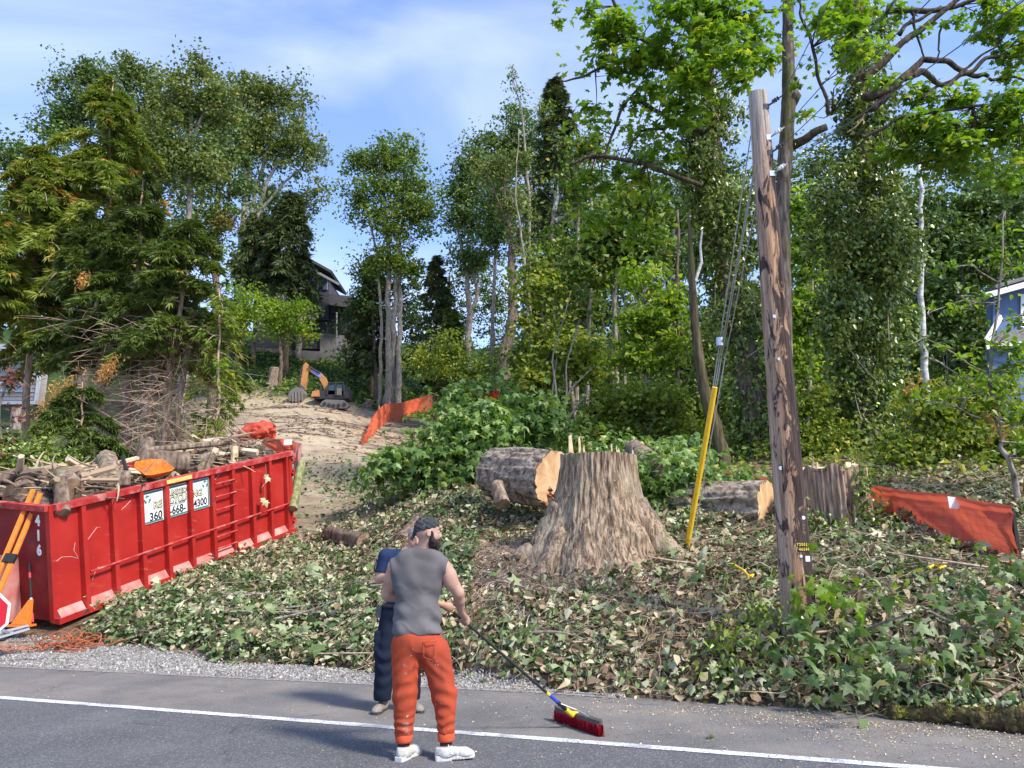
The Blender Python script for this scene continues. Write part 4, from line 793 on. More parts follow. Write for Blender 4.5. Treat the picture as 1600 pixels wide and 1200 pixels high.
M_st2 = nmat('red_bark', [(.3, (.06, .036, .027)), (.48, (.23, .145, .1)), (.66, (.44, .31, .22))], scale=(1, 1, .12), nscale=16, detail=8, rough=.92, bump=1, bdist=.04, layers=[((1, 1, .3), 2.6, .56, .64, (.5, .34, .2), 5)])
m = MB(); m.add(V.reshape(-1, 3), quads=np.stack([i + j, i + k, i + n + k, i + n + j], -1).reshape(-1, 4)); m.build('bark', M_st2, st2, smooth=True)
ring = V[-1]; c = ring.mean(0); m = MB(); m.add(np.vstack([ring, [c]]), tris=np.stack([j[0], k[0], np.full(n, n)], -1)); m.build('cut_face', M_cutpale, st2)
for px, tp, wd in ((1277, 721, .04), (1271, 712, .012), (1325, 721, .16), (1333, 719, .1)):
    m = MB(); b = P(px, 740, 12.2); t = P(px, tp, 12.2); m.hexa([b + (-wd / 2, -.03, 0), b + (wd / 2, -.03, 0), b + (wd / 2, .1, 0), b + (-wd / 2, .1, 0), t + (-wd * .2, -.0, -.03), t + (wd * .25, -.0, -.01), t + (wd * .2, .03, .0), t + (-wd * .2, .03, -.01)]); m.build('splinter', M_cutpale, st2)

# ================================================================== SILT FENCES
def clothmat(name, c1, c2, c3, tr=.35):
    m = nmat(name, [(.3, c1), (.5, c2), (.75, c3)], nscale=1.4, scale=(1, 1, 3), detail=6, rough=.55, spec=.35, bump=.25, bscale=5, bdist=.03)
    nt = m.node_tree; b = nt.nodes['Principled BSDF']; t = nt.nodes.new('ShaderNodeBsdfTranslucent'); t.inputs['Color'].default_value = (*c3, 1)
    mx = nt.nodes.new('ShaderNodeMixShader'); mx.inputs['Fac'].default_value = tr; nt.links.new(b.outputs[0], mx.inputs[1]); nt.links.new(t.outputs[0], mx.inputs[2]); nt.links.new(mx.outputs[0], nt.nodes['Material Output'].inputs['Surface'])
    return m
M_silt = clothmat('red_plastic_mesh', (.5, .06, .035), (.6, .085, .045), (.68, .14, .08)); M_siltf = clothmat('orange_fence_mesh', (.66, .1, .04), (.76, .14, .06), (.82, .2, .1), .3)
def cloth(path, H0, fold, seed, nu=200, nv=36, hem=True):
    """hanging plastic cloth between stakes: path = list of (bottom xyz), H0 = heights at the nodes"""
    path = np.asarray(path, float); H0 = np.broadcast_to(H0, (len(path),)); sl = np.concatenate([[0], np.cumsum(np.linalg.norm(np.diff(path[:, :2], axis=0), axis=1))]); u = np.linspace(0, sl[-1], nu)
    B = np.stack([np.interp(u, sl, path[:, q]) for q in range(3)], -1); Hh = np.interp(u, sl, H0); d = np.gradient(B[:, :2], axis=0); d /= np.linalg.norm(d, axis=1)[:, None]; nn = np.stack([d[:, 1], -d[:, 0], 0 * u], -1)
    v = np.linspace(0, 1, nv); U, Vv = np.meshgrid(u, v, indexing='ij')
    off = fold * (.7 * fbm(U * 1.6 + Vv * 1.8 + seed, Vv * 1.5, seed, 3) + .35 * np.abs(vnoise((U + Vv * .9) * 3.3 + seed, Vv * .7, seed)) + .1 * vnoise(U * 11, Vv * 9, seed)) * np.sin(np.pi * np.clip(Vv, .04, .96)) ** .4
    if hem: off = off + .03 * np.exp(-((Vv - .95) / .04) ** 2) - .02 * np.exp(-((Vv - .86) / .02) ** 2)
    sag = -.03 * np.abs(np.sin(U * 2.1)) * Vv
    Pt = B[:, None] + nn[:, None] * off[..., None]; Pt[..., 2] += Vv * Hh[:, None] + sag
    i = np.arange(nu - 1)[:, None] * nv; j = np.arange(nv - 1)[None]
    m = MB(); m.add(Pt.reshape(-1, 3), quads=np.stack([i + j, i + nv + j, i + nv + j + 1, i + j + 1], -1).reshape(-1, 4)); return m, Pt
sf = thing('silt_fence', 'red plastic silt fence sagging across the bank right of the tall stump', 'silt fence', P(1470, 870, 11.5))
bp = []
for px, py_t, py_b, Y in ((1130, 737, 800, 15.2), (1215, 748, 815, 14.4), (1300, 752, 840, 13.4), (1368, 758, 835, 12.7), (1440, 767, 852, 11.9), (1520, 778, 868, 11.0), (1592, 789, 878, 10.3)):
    b = P(px, py_b, Y); t = P(px, py_t - 2, Y); bp.append((b[0], b[1], b[2] - .1, t[2] - b[2] + .1))
bp = np.array(bp); m, Pt = cloth(bp[:, :3], bp[:, 3], .11, 3.3, 320, 44); m.build('fabric', M_silt, sf, smooth=True)
m = MB(); e = Pt[-1]
for q in (3,):
    pass
for idx in (319, 205):
    c = Pt[idx][0]; tp = Pt[idx][-1]; m = MB(); m.bar(c + (.03, .05, -.3), tp + (.03, .05, -.06), .045, .045, up=(0, 1, 0)); m.build('stake', M_blk, sf)
m = MB(); c = Pt[int(320 * .83)][-4]; m.hexa([c + (-.09, -.05, -.12), c + (.09, -.06, -.13), c + (.09, -.05, -.13), c + (-.09, -.04, -.12), c + (-.1, -.05, .05), c + (.1, -.06, .02), c + (.1, -.05, .02), c + (-.1, -.04, .05)]); m.build('paper_label', M_tagw, sf)
m = MB(); jj = [8, 14, 20, 26, 32]
for q in jj: m.tube(Pt[140:, q][::6] + (0, -.012, 0), .0025, 3)
for q in range(150, 320, 9): m.tube(Pt[q, 4:36][::5] + (0, -.012, 0), .0022, 3)
m.build('mesh_threads', clothmat('fence_threads', (.66, .2, .12), (.7, .24, .16), (.74, .3, .2)), sf, kind='stuff')
# far orange fence across the cleared slope
ff = []; 
for px, pyb, h_ in ((676, 640, .8), (655, 646, .75), (625, 657, .85), (600, 662, .95), (588, 672, .9), (578, 684, .8), (570, 696, .5)):
    g = G(px, pyb, 20); ff.append((*g, h_ * g[1] / 34))
ff = np.array(ff); f1 = thing('orange_fence', 'orange plastic fence strung across the cleared slope near the excavator', 'silt fence', ff[2, :3]); m, Pt = cloth(ff[:, :3] - (0, 0, .1), ff[:, 3], .3, 8.1, 140, 16, False); m.build('fabric', M_siltf, f1, smooth=True)
for q in (2, 45, 90): m = MB(); c = Pt[q][0]; m.bar(c, Pt[q][-1] + (0, 0, .3), .06, .06, up=(0, 1, 0)); m.build('stake', M_cutpale, f1)
# crumpled fence behind the dumpster
f2_ = thing('orange_fence', 'crumpled red orange plastic fence heaped behind the far end of the dumpster', 'silt fence', P(430, 720, 19.3))
rows = []
for px, pt_, pb_, Y in ((398, 700, 730, 19.9), (418, 684, 722, 19.6), (440, 684, 722, 19.3), (462, 690, 722, 18.9), (465, 692, 735, 18.6)):
    b = P(px, pb_, Y); t = P(px, pt_, Y); rows.append((b[0], b[1], b[2], t[2] - b[2]))
rows = np.array(rows); m, Pt = cloth(rows[:, :3], rows[:, 3], .25, 5.5, 90, 24, False); m.build('fabric', M_siltf, f2_, smooth=True)
m = MB(); m.box(P(450, 691, 18.85), (.2, .02, .13)); m.build('paper_label', M_tagw, f2_)
rows = []
for px, pt_, pb_, Y in ((457, 692, 780, 18.5), (466, 692, 775, 18.45), (462, 700, 778, 18.3)):
    b = P(px, pb_, Y); t = P(px, pt_, Y); rows.append((b[0], b[1], b[2], t[2] - b[2]))
rows = np.array(rows); m, Pt = cloth(rows[:, :3], rows[:, 3], .1, 2.5, 30, 30, False); m.build('hanging_flap', clothmat('faded_fence', (.62, .2, .16), (.68, .26, .22), (.72, .34, .3)), f2_, smooth=True)
nu, nv = 50, 40; uu, vv = np.meshgrid(np.linspace(0, 1, nu), np.linspace(0, 2 * np.pi, nv), indexing='ij'); a = P(384, 686, 20.1); b = P(418, 676, 20.3)
rr2 = (.15 + .05 * np.sin(3 * vv + 5 * uu) + .12 * np.abs(vnoise(np.cos(vv) * 3, np.sin(vv) * 3, uu * 6))) ; cen = a + (b - a) * uu[..., None] + np.array([0, 0, .1]) * np.sin(3 * uu)[..., None]
V = cen + np.stack([.2 * rr2 * np.cos(vv) + .3 * (uu - .5) , rr2 * np.cos(vv), rr2 * np.sin(vv)], -1); i = np.arange(nu - 1)[:, None] * nv; j = np.arange(nv - 1)[None]
m = MB(); m.add(V.reshape(-1, 3), quads=np.stack([i + j, i + nv + j, i + nv + j + 1, i + j + 1], -1).reshape(-1, 4)); m.build('rolled_end', M_silt, f2_, smooth=True)
# red ribbons on the felled crown
M_rib = mat('red_ribbon', (.6, .04, .02), .5)
for px, py, lb in ((762, 632, 'left red flagging ribbon cluster hanging over the felled crown'), (774, 624, 'right red flagging ribbon cluster hanging over the felled crown')):
    m = MB(); c = P(px, py - 8, 21)
    for q in range(14): s0 = c + rng.normal(size=3) * (.09, .06, .12); m.tube(arc(s0, (rng.normal() * .3, 0, -1), rng.uniform(.12, .34), 5, .5), [.02, .022, .018, .02, .01], 4, wob=.3)
    tagp(m.build('ribbon', M_rib), lb, 'ribbon', 'red ribbons')
M_yrope = mat('yellow_rope', (.75, .5, .03), .6)
for pts, lb in (([(1142, 900), (1152, 906), (1160, 912), (1168, 920), (1176, 918), (1172, 923)], 'short yellow rope end left of the utility pole'), ([(1448, 908), (1456, 904), (1466, 907), (1474, 905), (1464, 910)], 'yellow tape scrap on the brush below the red fence'), ([(1562, 998), (1566, 990), (1571, 1000), (1578, 993), (1583, 1001)], 'small yellow tape scrap in the leaves at the far right')):
    q = []
    for px, py in pts: g = G(px, py); q.append(g + (0, -.08, .16))
    m = MB(); m.tube(q, .016, 6); tagp(m.build('rope_scrap', M_yrope), lb, 'rope')

# ================================================================== EXCAVATOR
ex = G(524, 636, 40); EXD = ex[1]
exc = thing('excavator', 'small orange and black tracked excavator on the cleared slope', 'excavator', ex)
M_exo = nmat('excavator_orange', [(.3, (.42, .18, .06)), (.7, (.56, .27, .1))], nscale=2, bump=.05, rough=.5, layers=[((1, 1, 1), 1.3, .6, .7, (.3, .18, .1), 6)]); M_exd = nmat('excavator_dark', [(.3, (.02, .02, .022)), (.7, (.06, .06, .065))], nscale=2, bump=.05, rough=.5); M_glass = mat('dark_glass', (.03, .05, .045), .08, .6); M_mud = nmat('muddy_steel', [(.3, (.1, .09, .08)), (.7, (.25, .22, .2))], nscale=3, bump=.2)
q = lambda px, py, dy=0.0: P(px, py, EXD + dy)
for dy in (-1.1, 1.1):
    m = MB(); o = [(500, 632), (503, 627), (509, 624), (537, 625), (543, 629), (546, 634), (541, 638), (506, 638)]
    V = [q(a, b, dy - .28) for a, b in o]; m.prism([(v[0], v[2]) for v in V], (0, EXD + dy - .28, 0), (1, 0, 0), (0, 0, 1), (0, .56, 0)); tr = m.build('track', M_mud, exc)
    for px, py in ((507, 631), (514, 633), (521, 634), (529, 634), (538, 632)):
        m = MB(); c = q(px, py, dy - .3); m.tube([c, c + (0, -.06, 0)], .19, 12); m.build('roller', M_exd, tr)
m = MB(); o = [(492, 624), (494, 616), (505, 613), (545, 614), (547, 624), (540, 626), (500, 626)]
V = [q(a, b) for a, b in o]; m.prism([(v[0], v[2]) for v in V], (0, EXD - 1.1, 0), (1, 0, 0), (0, 0, 1), (0, 2.3, 0)); m.build('upper_body', M_exd, exc)
m = MB(); o = [(491, 623), (493, 615), (503, 613), (504, 623)]; V = [q(a, b) for a, b in o]; m.prism([(v[0], v[2]) for v in V], (0, EXD - 1.25, 0), (1, 0, 0), (0, 0, 1), (0, .9, 0)); m.build('fender', M_exo, exc)
m = MB(); o = [(538, 620), (538, 604), (543, 604), (546, 608), (547, 620)]; V = [q(a, b) for a, b in o]; m.prism([(v[0], v[2]) for v in V], (0, EXD - .2, 0), (1, 0, 0), (0, 0, 1), (0, 1.4, 0)); m.build('counterweight', M_exd, exc)
# cab frame with glass
cb = thing('cab', None, None, (0, 0, 0)); cb.parent = exc; cb.location = (0, 0, 0)
def cabbar(a, b, r_, nm='cab_frame', mm=None): m = MB(); m.tube([a, b], r_, 5); m.build(nm, mm or M_exd, cb)
for dy in (-1.15, -.1):
    for a, b in (((511, 617), (513, 599)), ((524, 619), (525, 598)), ((538, 619), (537, 599)), ((513, 599), (537, 598))): cabbar(q(*a, dy), q(*b, dy), .09)
m = MB(); m.hexa([q(512, 599, -1.2), q(538, 599, -1.2), q(538, 599, 0), q(512, 599, 0), q(513, 597.3, -1.2), q(537, 597.3, -1.2), q(537, 597.3, 0), q(513, 597.3, 0)]); m.build('cab_roof', M_exd, cb)
m = MB(); m.hexa([q(511.5, 616, -1.1), q(537, 617, -1.1), q(537, 617, -.1), q(511.5, 616, -.1), q(513.2, 599.5, -1.1), q(536.5, 599, -1.1), q(536.5, 599, -.1), q(513.2, 599.5, -.1)]); m.build('cab_glass', M_glass, cb)
m = MB(); m.box(q(530, 612, -1.22), (.5, .04, .7)); m.build('seat_side', M_mud, cb)
def boom(o, nm, dy, th, mt):
    V = [q(a, b) for a, b in o]; m = MB(); m.prism([(v[0], v[2]) for v in V], (0, EXD + dy, 0), (1, 0, 0), (0, 0, 1), (0, th, 0)); return m.build(nm, mt, exc)
boom([(509, 620), (504, 602), (497, 589), (481, 578), (479, 574), (484, 573), (500, 581), (508, 589), (512, 601), (514, 620)], 'boom', .2, .5, M_exo)
boom([(473, 569), (477, 565), (480, 568), (481, 580), (476, 608), (468, 611), (468, 603)], 'stick', .25, .4, M_exo)
m = MB(); m.tube([q(482, 572, .1), q(500, 583, .1)], .09, 6); m.build('hydraulic_cylinder', M_exd, exc)
m = MB(); m.tube([q(472, 572, .3), q(466, 600, .3)], .1, 6); m.build('hydraulic_cylinder', M_exd, exc)
m = MB(); m.tube([q(502, 620, .0), q(501, 600, .0)], .08, 6); m.build('hydraulic_cylinder', M_exd, exc)
m = MB(); m.box(q(495, 583.5, .17), (1.2, .03, .35), rot=Matrix.Rotation(.6, 3, 'Y')); m.build('blue_decal', mat('blue_decal', (.2, .25, .6), .5), exc)
boom([(466, 606), (474, 608), (477, 616), (474, 626), (466, 629), (455, 628), (453, 618), (457, 611)], 'bucket', -.6, 1.9, M_mud)
bk = [o for o in exc.children if o.name.startswith('bucket')][0]
for px in (456, 461, 466, 471): m = MB(); m.tube([q(px, 612 if px > 456 else 616, -.63), q(px + 1, 628, -.63)], .06, 4); m.build('bucket_tooth', M_mud, bk)
m = MB(); m.tube([q(468, 603, .2), q(474, 609, .2)], .22, 8); m.build('linkage', M_exd, exc)
# stump on the hill beside the excavator
hs = G(427, 600, 40)
def hillstump(name, lb, px, py, w_, h_, extra=True):
    g = G(px, py, 25); root = thing(name, lb, 'tree stump', g, 'stumps left on the cleared slope'); m = MB(); sc_ = g[1] / F
    m.tube([g - (0, 0, .3), g + (0, 0, h_ * .3 * sc_), g + (0, 0, h_ * sc_)], [w_ * .75 * sc_, w_ * .55 * sc_, w_ * .48 * sc_], 10, wob=.2); m.build('bark', M_barkg, root)
    m = MB(); m.tube([g + (0, 0, h_ * sc_), g + (0, 0, h_ * sc_ + .05)], w_ * .46 * sc_, 10); m.build('cut_face', M_cutpale, root)
    if extra:
        m = MB()
        for q_ in range(7): m.tube(arc(g + (0, 0, .3), rng.normal(size=3) * (1, .5, .2) - (0, 0, .25), rng.uniform(.6, 1.4) * w_ * sc_, 5, .5), [.22, .18, .14, .1, .04], 5)
        m.build('roots', M_twig, root, kind='stuff')
hillstump('hill_stump', 'pale broken stump with roots left of the excavator', 427, 606, 14, 32); hillstump('hill_stump', 'low dark stump on the slope right of the excavator', 576, 634, 9, 8); hillstump('hill_stump', 'pale small stump by the brush below the orange fence', 649, 690, 10, 12, False)

# ================================================================== HOUSES
def houseprism(name, poly_px, Y, dep, mt, parent):
    V = [P(a, b, Y) for a, b in poly_px]; m = MB(); m.prism([(v[0], v[2]) for v in V], (0, Y, 0), (1, 0, 0), (0, 0, 1), (0, dep, 0)); return m.build(name, mt, parent)
HY = 92
dh = thing('dark_house', 'dark grey hillside house on concrete foundation behind trees above the excavator', 'house', P(470, 556, HY))
M_dkw = nmat('dark_siding', [(.3, (.035, .035, .04)), (.7, (.07, .07, .08))], nscale=.8, scale=(1, 1, 6), bump=.1); M_conc = nmat('concrete', [(.3, (.12, .11, .1)), (.7, (.2, .19, .175))], nscale=1, scale=(1, 1, 1), bump=.1); M_trim = mat('grey_trim', (.28, .28, .27), .6); M_winb = mat('window_glass', (.08, .11, .16), .05, .8)
houseprism('wall', [(422, 500), (422, 437), (470, 412), (514, 437), (514, 500)], HY, 8, M_dkw, dh); houseprism('lower_wall', [(396, 545), (396, 470), (548, 478), (548, 522), (500, 520), (500, 545)], HY + .6, 8, M_dkw, dh)
houseprism('foundation', [(396, 575), (396, 543), (500, 549), (500, 519), (549, 526), (549, 575)], HY + .3, 8, M_conc, dh)
houseprism('balcony', [(514, 476), (514, 459), (551, 463), (551, 481)], HY - 2, 3.4, nmat('balcony_boards', [(.3, (.06, .055, .06)), (.7, (.12, .11, .12))], nscale=1, bump=0), dh); houseprism('lower_window', [(517, 489), (517, 475), (546, 479), (546, 492)], HY + .2, .3, M_winb, dh)
for a in ((416, 440, 469, 409, 'left'), (469, 409, 530, 443, 'right')):
    m = MB(); m.bar(P(a[0], a[1], HY + 3), P(a[2], a[3], HY + 3), 9, .3); m.build('roof', nmat('roof_felt', [(.3, (.05, .05, .05)), (.7, (.12, .11, .11))], nscale=2, bump=0) if 'roof_felt' not in bpy.data.materials else bpy.data.materials['roof_felt'], dh)
    m = MB(); m.bar(P(a[0], a[1] + 1.5, HY - 1.5), P(a[2], a[3] + 1.5, HY - 1.5), .2, .28); m.build('fascia', M_trim, dh)
for x0, x1, y0, y1 in ((441, 449, 432, 442), (455, 465, 432, 446), (484, 494, 428, 440), (505, 511, 433, 452), (398, 409, 437, 447), (410, 419, 435, 446), (398, 409, 449, 460), (410, 419, 448, 459)):
    f = houseprism('window_frame', [(x0 - .8, y1 + .8), (x0 - .8, y0 - .8), (x1 + .8, y0 - .8), (x1 + .8, y1 + .8)], HY - .15, .3, M_trim if x1 < 420 or x0 == 505 else M_dkw, dh); houseprism('pane', [(x0, y1), (x0, y0), (x1, y0), (x1, y1)], HY - .2, .2, M_winb, f)
houseprism('side_wing', [(397, 470), (397, 435), (422, 432), (422, 470)], HY, 7, M_dkw, dh)
for px, y0, y1 in ((526, 488, 553), (549, 462, 490)): m = MB(); m.tube([P(px, y1, HY - 1.8), P(px, y0, HY - 1.8)], .09, 5); m.build('post', M_trim, dh)
# tan house at left
TY = 33
th_ = thing('tan_house', 'tan clapboard house with grey shingle roof at the left photo edge', 'house', P(20, 640, TY))
M_tan = nmat('tan_siding', [(.3, (.42, .36, .33)), (.7, (.52, .45, .42))], nscale=3, bump=0); M_shin = nmat('grey_shingle', [(.3, (.12, .115, .11)), (.5, (.19, .18, .17)), (.7, (.27, .26, .25))], nscale=14, scale=(1, 1, 1), bump=.4)
x0_, x1_ = P(-160, 600, TY)[0], P(61, 600, TY)[0]; zb, zt = zat(632, TY), zat(540, TY)
m = MB(); m.box(((x0_ + x1_) / 2, TY + .3, (zb + zt) / 2), (x1_ - x0_, .5, zt - zb)); m.build('wall', M_tan, th_)
z = zb; pm = None
while z < zt - .05:
    m = MB(); m.hexa([(x0_, TY - .05, z), (x1_ + .02, TY - .05, z), (x1_ + .02, TY + .02, z), (x0_, TY + .02, z), (x0_, TY - .012, z + .178), (x1_ + .02, TY - .012, z + .178), (x1_ + .02, TY + .02, z + .178), (x0_, TY + .02, z + .178)]); m.build('siding_board', M_tan, th_); z += .18
m = MB(); m.box(((x0_ + x1_) / 2, TY - .08, zb + .06), (x1_ - x0_ + .1, .08, .14)); m.build('skirt_trim', M_white, th_)
m = MB(); m.box((x1_, TY - .06, (zb + zt) / 2), (.12, .1, zt - zb)); m.build('corner_trim', M_white, th_)
for r_ in range(13):
    t0 = r_ / 13; t1 = (r_ + 1.05) / 13; a = P(-160, 520, TY - .6); 
    y0 = TY - .6 + 4.5 * t0; y1 = TY - .6 + 4.5 * t1; xr = P(76, 540, TY)[0]; zr0 = zat(548, TY) + (zat(500, TY) - zat(548, TY) - .2) * t0 * 1.15; zr1 = zat(548, TY) + (zat(500, TY) - zat(548, TY) - .2) * t1 * 1.15
    m = MB(); m.hexa([(x0_, y0, zr0), (xr - t0 * .9, y0, zr0 - .25), (xr - t1 * .9, y1, zr1 - .25), (x0_, y1, zr1), (x0_, y0, zr0 + .06), (xr - t0 * .9, y0, zr0 - .19), (xr - t1 * .9, y1, zr1 - .24), (x0_, y1, zr1 + .01)]); m.build('shingle_row', M_shin, th_)
m = MB(); m.box((P(76, 540, TY)[0] - 3, TY - .62, zat(549, TY) - .05), (6.0, .06, .16)); m.build('fascia', M_white, th_)
m = MB(); m.bar(P(-20, 574, TY - .2), P(22, 552, TY - .2), .12, .2, up=(0, 0, 1)); m.build('rake_trim', M_white, th_)
f = houseprism('window_frame', [(0, 611.5), (0, 596), (47, 596), (47, 612)], TY - .12, .1, M_white, th_); houseprism('pane', [(3, 609), (3, 598), (44, 598), (44, 609)], TY - .15, .08, mat('sky_glass', (.25, .33, .42), .1, .8), f)
# blue house at right
BY = 27
bh = thing('blue_house', 'blue house gable with white trim between the leaves at the right edge', 'house', P(1600, 640, BY))
M_blue = nmat('blue_siding', [(.3, (.1, .16, .27)), (.7, (.14, .2, .33))], nscale=3, bump=0)
houseprism('wall', [(1549, 640), (1549, 459), (1700, 430), (1700, 640)], BY, .3, M_blue, bh)
for x_ in (1552, 1558, 1598): m = MB(); m.bar(P(x_, 600, BY - .06), P(x_ + 1, 460, BY - .06), .08 if x_ < 1590 else .2, .06, up=(0, 1, 0)); m.build('trim_board', M_blue if x_ < 1590 else M_white, bh)
m = MB(); m.bar(P(1540, 462, BY - .6), P(1720, 412, BY - .6), .1, .2); m.build('eave_trim', M_white, bh)
m = MB(); m.bar(P(1540, 456, BY - .1), P(1720, 404, BY - .1), 1.2, .12); m.build('upper_roof', M_shin, bh)
for r_ in range(9):
    a = P(1541, 541, BY - 2.2); b = P(1720, 520, BY - 2.2); a2 = P(1560, 522, BY - .1); b2 = P(1720, 485, BY - .1); t0, t1 = r_ / 9, (r_ + 1.08) / 9
    m = MB(); e = np.array([0, 0, .05]); A0, B0, A1, B1 = a + (a2 - a) * t0, b + (b2 - b) * t0, a + (a2 - a) * t1, b + (b2 - b) * t1; m.hexa([A0, B0, B1, A1, A0 + e, B0 + e, B1 + e * .2, A1 + e * .2]); m.build('shingle_row', M_shin, bh)
m = MB(); m.bar(P(1541, 543, BY - 2.25), P(1720, 523, BY - 2.25), .06, .14); m.build('lower_fascia', M_white, bh)
m = MB(); m.bar(P(1541, 533, BY - 2.2), P(1564, 495, BY - 1.2), .06, .2); m.build('rake_board', M_white, bh)
houseprism('lower_wall', [(1552, 660), (1552, 545), (1720, 527), (1720, 660)], BY - 1.9, .3, M_blue, bh)
# ================================================================== FOLIAGE
G3 = lambda *a: [(p, c) for p, c in a]
ML_maple = leafmat('maple_leaf_far', G3((0, (.022, .045, .012)), (.35, (.045, .085, .02)), (.7, (.085, .135, .035)), (.93, (.13, .18, .05)), (1, (.26, .2, .06))), .3)
ML_olive = leafmat('maple_leaf_olive', G3((0, (.022, .042, .015)), (.35, (.05, .082, .028)), (.7, (.092, .128, .048)), (.95, (.13, .15, .055)), (1, (.2, .15, .06))), .25)
ML_dark = leafmat('maple_leaf_dark', G3((0, (.014, .028, .011)), (.4, (.032, .058, .02)), (.8, (.05, .09, .035)), (1, (.09, .13, .05))), .18)
ML_bright = leafmat('maple_leaf_bright', G3((0, (.05, .1, .015)), (.4, (.1, .18, .025)), (.8, (.17, .26, .045)), (1, (.3, .3, .06))), .45)
ML_near = leafmat('maple_leaf_near', G3((0, (.035, .08, .015)), (.4, (.07, .14, .022)), (.8, (.12, .2, .035)), (1, (.22, .24, .05))), .45, .42)
ML_ivy = leafmat('ivy_leaf', G3((0, (.014, .028, .008)), (.45, (.038, .065, .014)), (.8, (.085, .12, .028)), (.96, (.12, .16, .06)), (1, (.3, .26, .1))), .15, .32, .5)
ML_cedar = leafmat('cedar_spray', G3((0, (.045, .075, .02)), (.4, (.085, .125, .03)), (.8, (.14, .18, .045)), (.94, (.16, .17, .05)), (.97, (.26, .14, .05)), (1, (.3, .15, .06))), .2)
ML_hem = leafmat('hemlock_spray', G3((0, (.014, .028, .01)), (.4, (.032, .055, .017)), (.8, (.06, .09, .028)), (.97, (.1, .13, .05)), (1, (.26, .15, .07))), .15)
ML_spruce = leafmat('dark_conifer_spray', G3((0, (.015, .028, .015)), (.5, (.035, .055, .028)), (1, (.08, .1, .05))), .1)
ML_felled = leafmat('felled_maple_leaf', G3((0, (.045, .1, .035)), (.4, (.085, .165, .06)), (.8, (.15, .24, .1)), (1, (.3, .35, .18))), .3, .4)
ML_shrub = leafmat('shrub_leaf', G3((0, (.035, .065, .015)), (.4, (.075, .12, .025)), (.8, (.14, .18, .04)), (1, (.26, .24, .06))), .35)
ML_litter = leafmat('leaf_litter', G3((0, (.03, .055, .015)), (.3, (.08, .135, .035)), (.5, (.15, .21, .07)), (.62, (.24, .28, .14)), (.78, (.38, .4, .24)), (.9, (.52, .48, .31)), (.95, (.58, .52, .35)), (1, (.3, .18, .09))), .12, .5)
ML_ltr2 = leafmat('dead_leaf', G3((0, (.1, .065, .04)), (.5, (.26, .18, .11)), (.8, (.42, .33, .2)), (1, (.55, .46, .3))), .1, .8)
ML_yel = leafmat('yellow_leaf', G3((0, (.26, .2, .05)), (.5, (.36, .27, .07)), (1, (.32, .17, .07))), .35)
ML_redl = leafmat('red_leaf', G3((0, (.1, .03, .025)), (1, (.24, .08, .06))), .3)
B_grey = barkmat('trunk_grey', (.09, .075, .06), (.24, .2, .16), (.42, .37, .31), moss=(.14, .16, .07), mosslo=.6)
B_brown = barkmat('trunk_brown', (.045, .032, .024), (.13, .095, .07), (.25, .19, .14), moss=(.09, .11, .04), mosslo=.58)
B_cedar = barkmat('trunk_cedar', (.16, .1, .065), (.36, .245, .17), (.52, .39, .28))
B_birch = barkmat('trunk_pale', (.25, .23, .2), (.5, .48, .44), (.7, .68, .64), vs=2.5, nscale=5, bump=.3)
B_moss = barkmat('trunk_mossy', (.03, .025, .016), (.08, .062, .036), (.15, .12, .065), moss=(.085, .08, .03), mosslo=.5)
B_dead = barkmat('dead_branch', (.2, .13, .095), (.38, .27, .2), (.52, .4, .31), bump=.2)
B_bough = barkmat('bough_bark', (.02, .016, .012), (.06, .045, .032), (.13, .1, .07), moss=(.08, .08, .025), mosslo=.56)

for m_ in (ML_maple, ML_olive, ML_dark, ML_bright, ML_near, ML_ivy, ML_cedar, ML_hem, ML_spruce, ML_felled, ML_shrub):
    g_ = {ML_dark: 2.0, ML_hem: 1.9, ML_spruce: 1.6, ML_ivy: 2.1, ML_bright: 1.15, ML_near: 1.25, ML_felled: 1.1}.get(m_, 1.45)
    for n_ in m_.node_tree.nodes:
        if n_.type == 'VALTORGB':
            for e_ in n_.color_ramp.elements: c_ = e_.color; e_.color = (min(c_[0] * g_ * 1.42, .5), c_[1] * g_ * 1.22, c_[2] * g_ * .8, 1)
def clumps(E, n, rc, per=34, flat=.6, hollow=.55, gaps=True):
    """leaf positions, normals and tones for a crown made of ellipsoids E=[(centre, radii)]"""
    vol = np.array([np.prod(r) for _, r in E]) ** .7; cnt = np.maximum(1, (vol / vol.sum() * n / per)).astype(int); Cs = []; 
    for (c, r), k in zip(E, cnt):
        d = rng.normal(size=(k, 3)); d /= np.linalg.norm(d, axis=1)[:, None]; q = rng.random(k) ** hollow
        lump = 1 + .38 * vnoise(d[:, 0] * 2.6 + c[0], d[:, 1] * 2.6 + c[1], d[:, 2] * 2.6 + c[2])
        cc_ = np.asarray(c) + d * np.asarray(r) * (q * lump)[:, None]; hf_ = 1.6 / max(np.mean(r), .3)
        ok = fbm(cc_[:, 0] * hf_, cc_[:, 1] * hf_, cc_[:, 2] * hf_ * 1.5, 2) > (-.3 if gaps else -9); ok[0] = True; Cs.append(cc_[ok])
    C = np.vstack(Cs); K = len(C); N = K * per; id_ = np.repeat(np.arange(K), per)
    d = rng.normal(size=(N, 3)); d /= np.linalg.norm(d, axis=1)[:, None]; rr = rng.random(N) ** .5; crs = rc * (rng.random(K) ** 1.5 * 1.5 + .55)[id_]
    Pp = C[id_] + d * (rr * crs)[:, None] * (1, 1, flat)
    tone = np.clip(rng.random(K)[id_] * .55 + rng.random(N) * .5 - .03, 0, .97); tone = np.where(rng.random(N) < .012, 1, tone)
    return Pp, d * .6 + np.array([0, 0, .75]), tone, C
def vpx(px, py, Y): return P(px, py, Y)
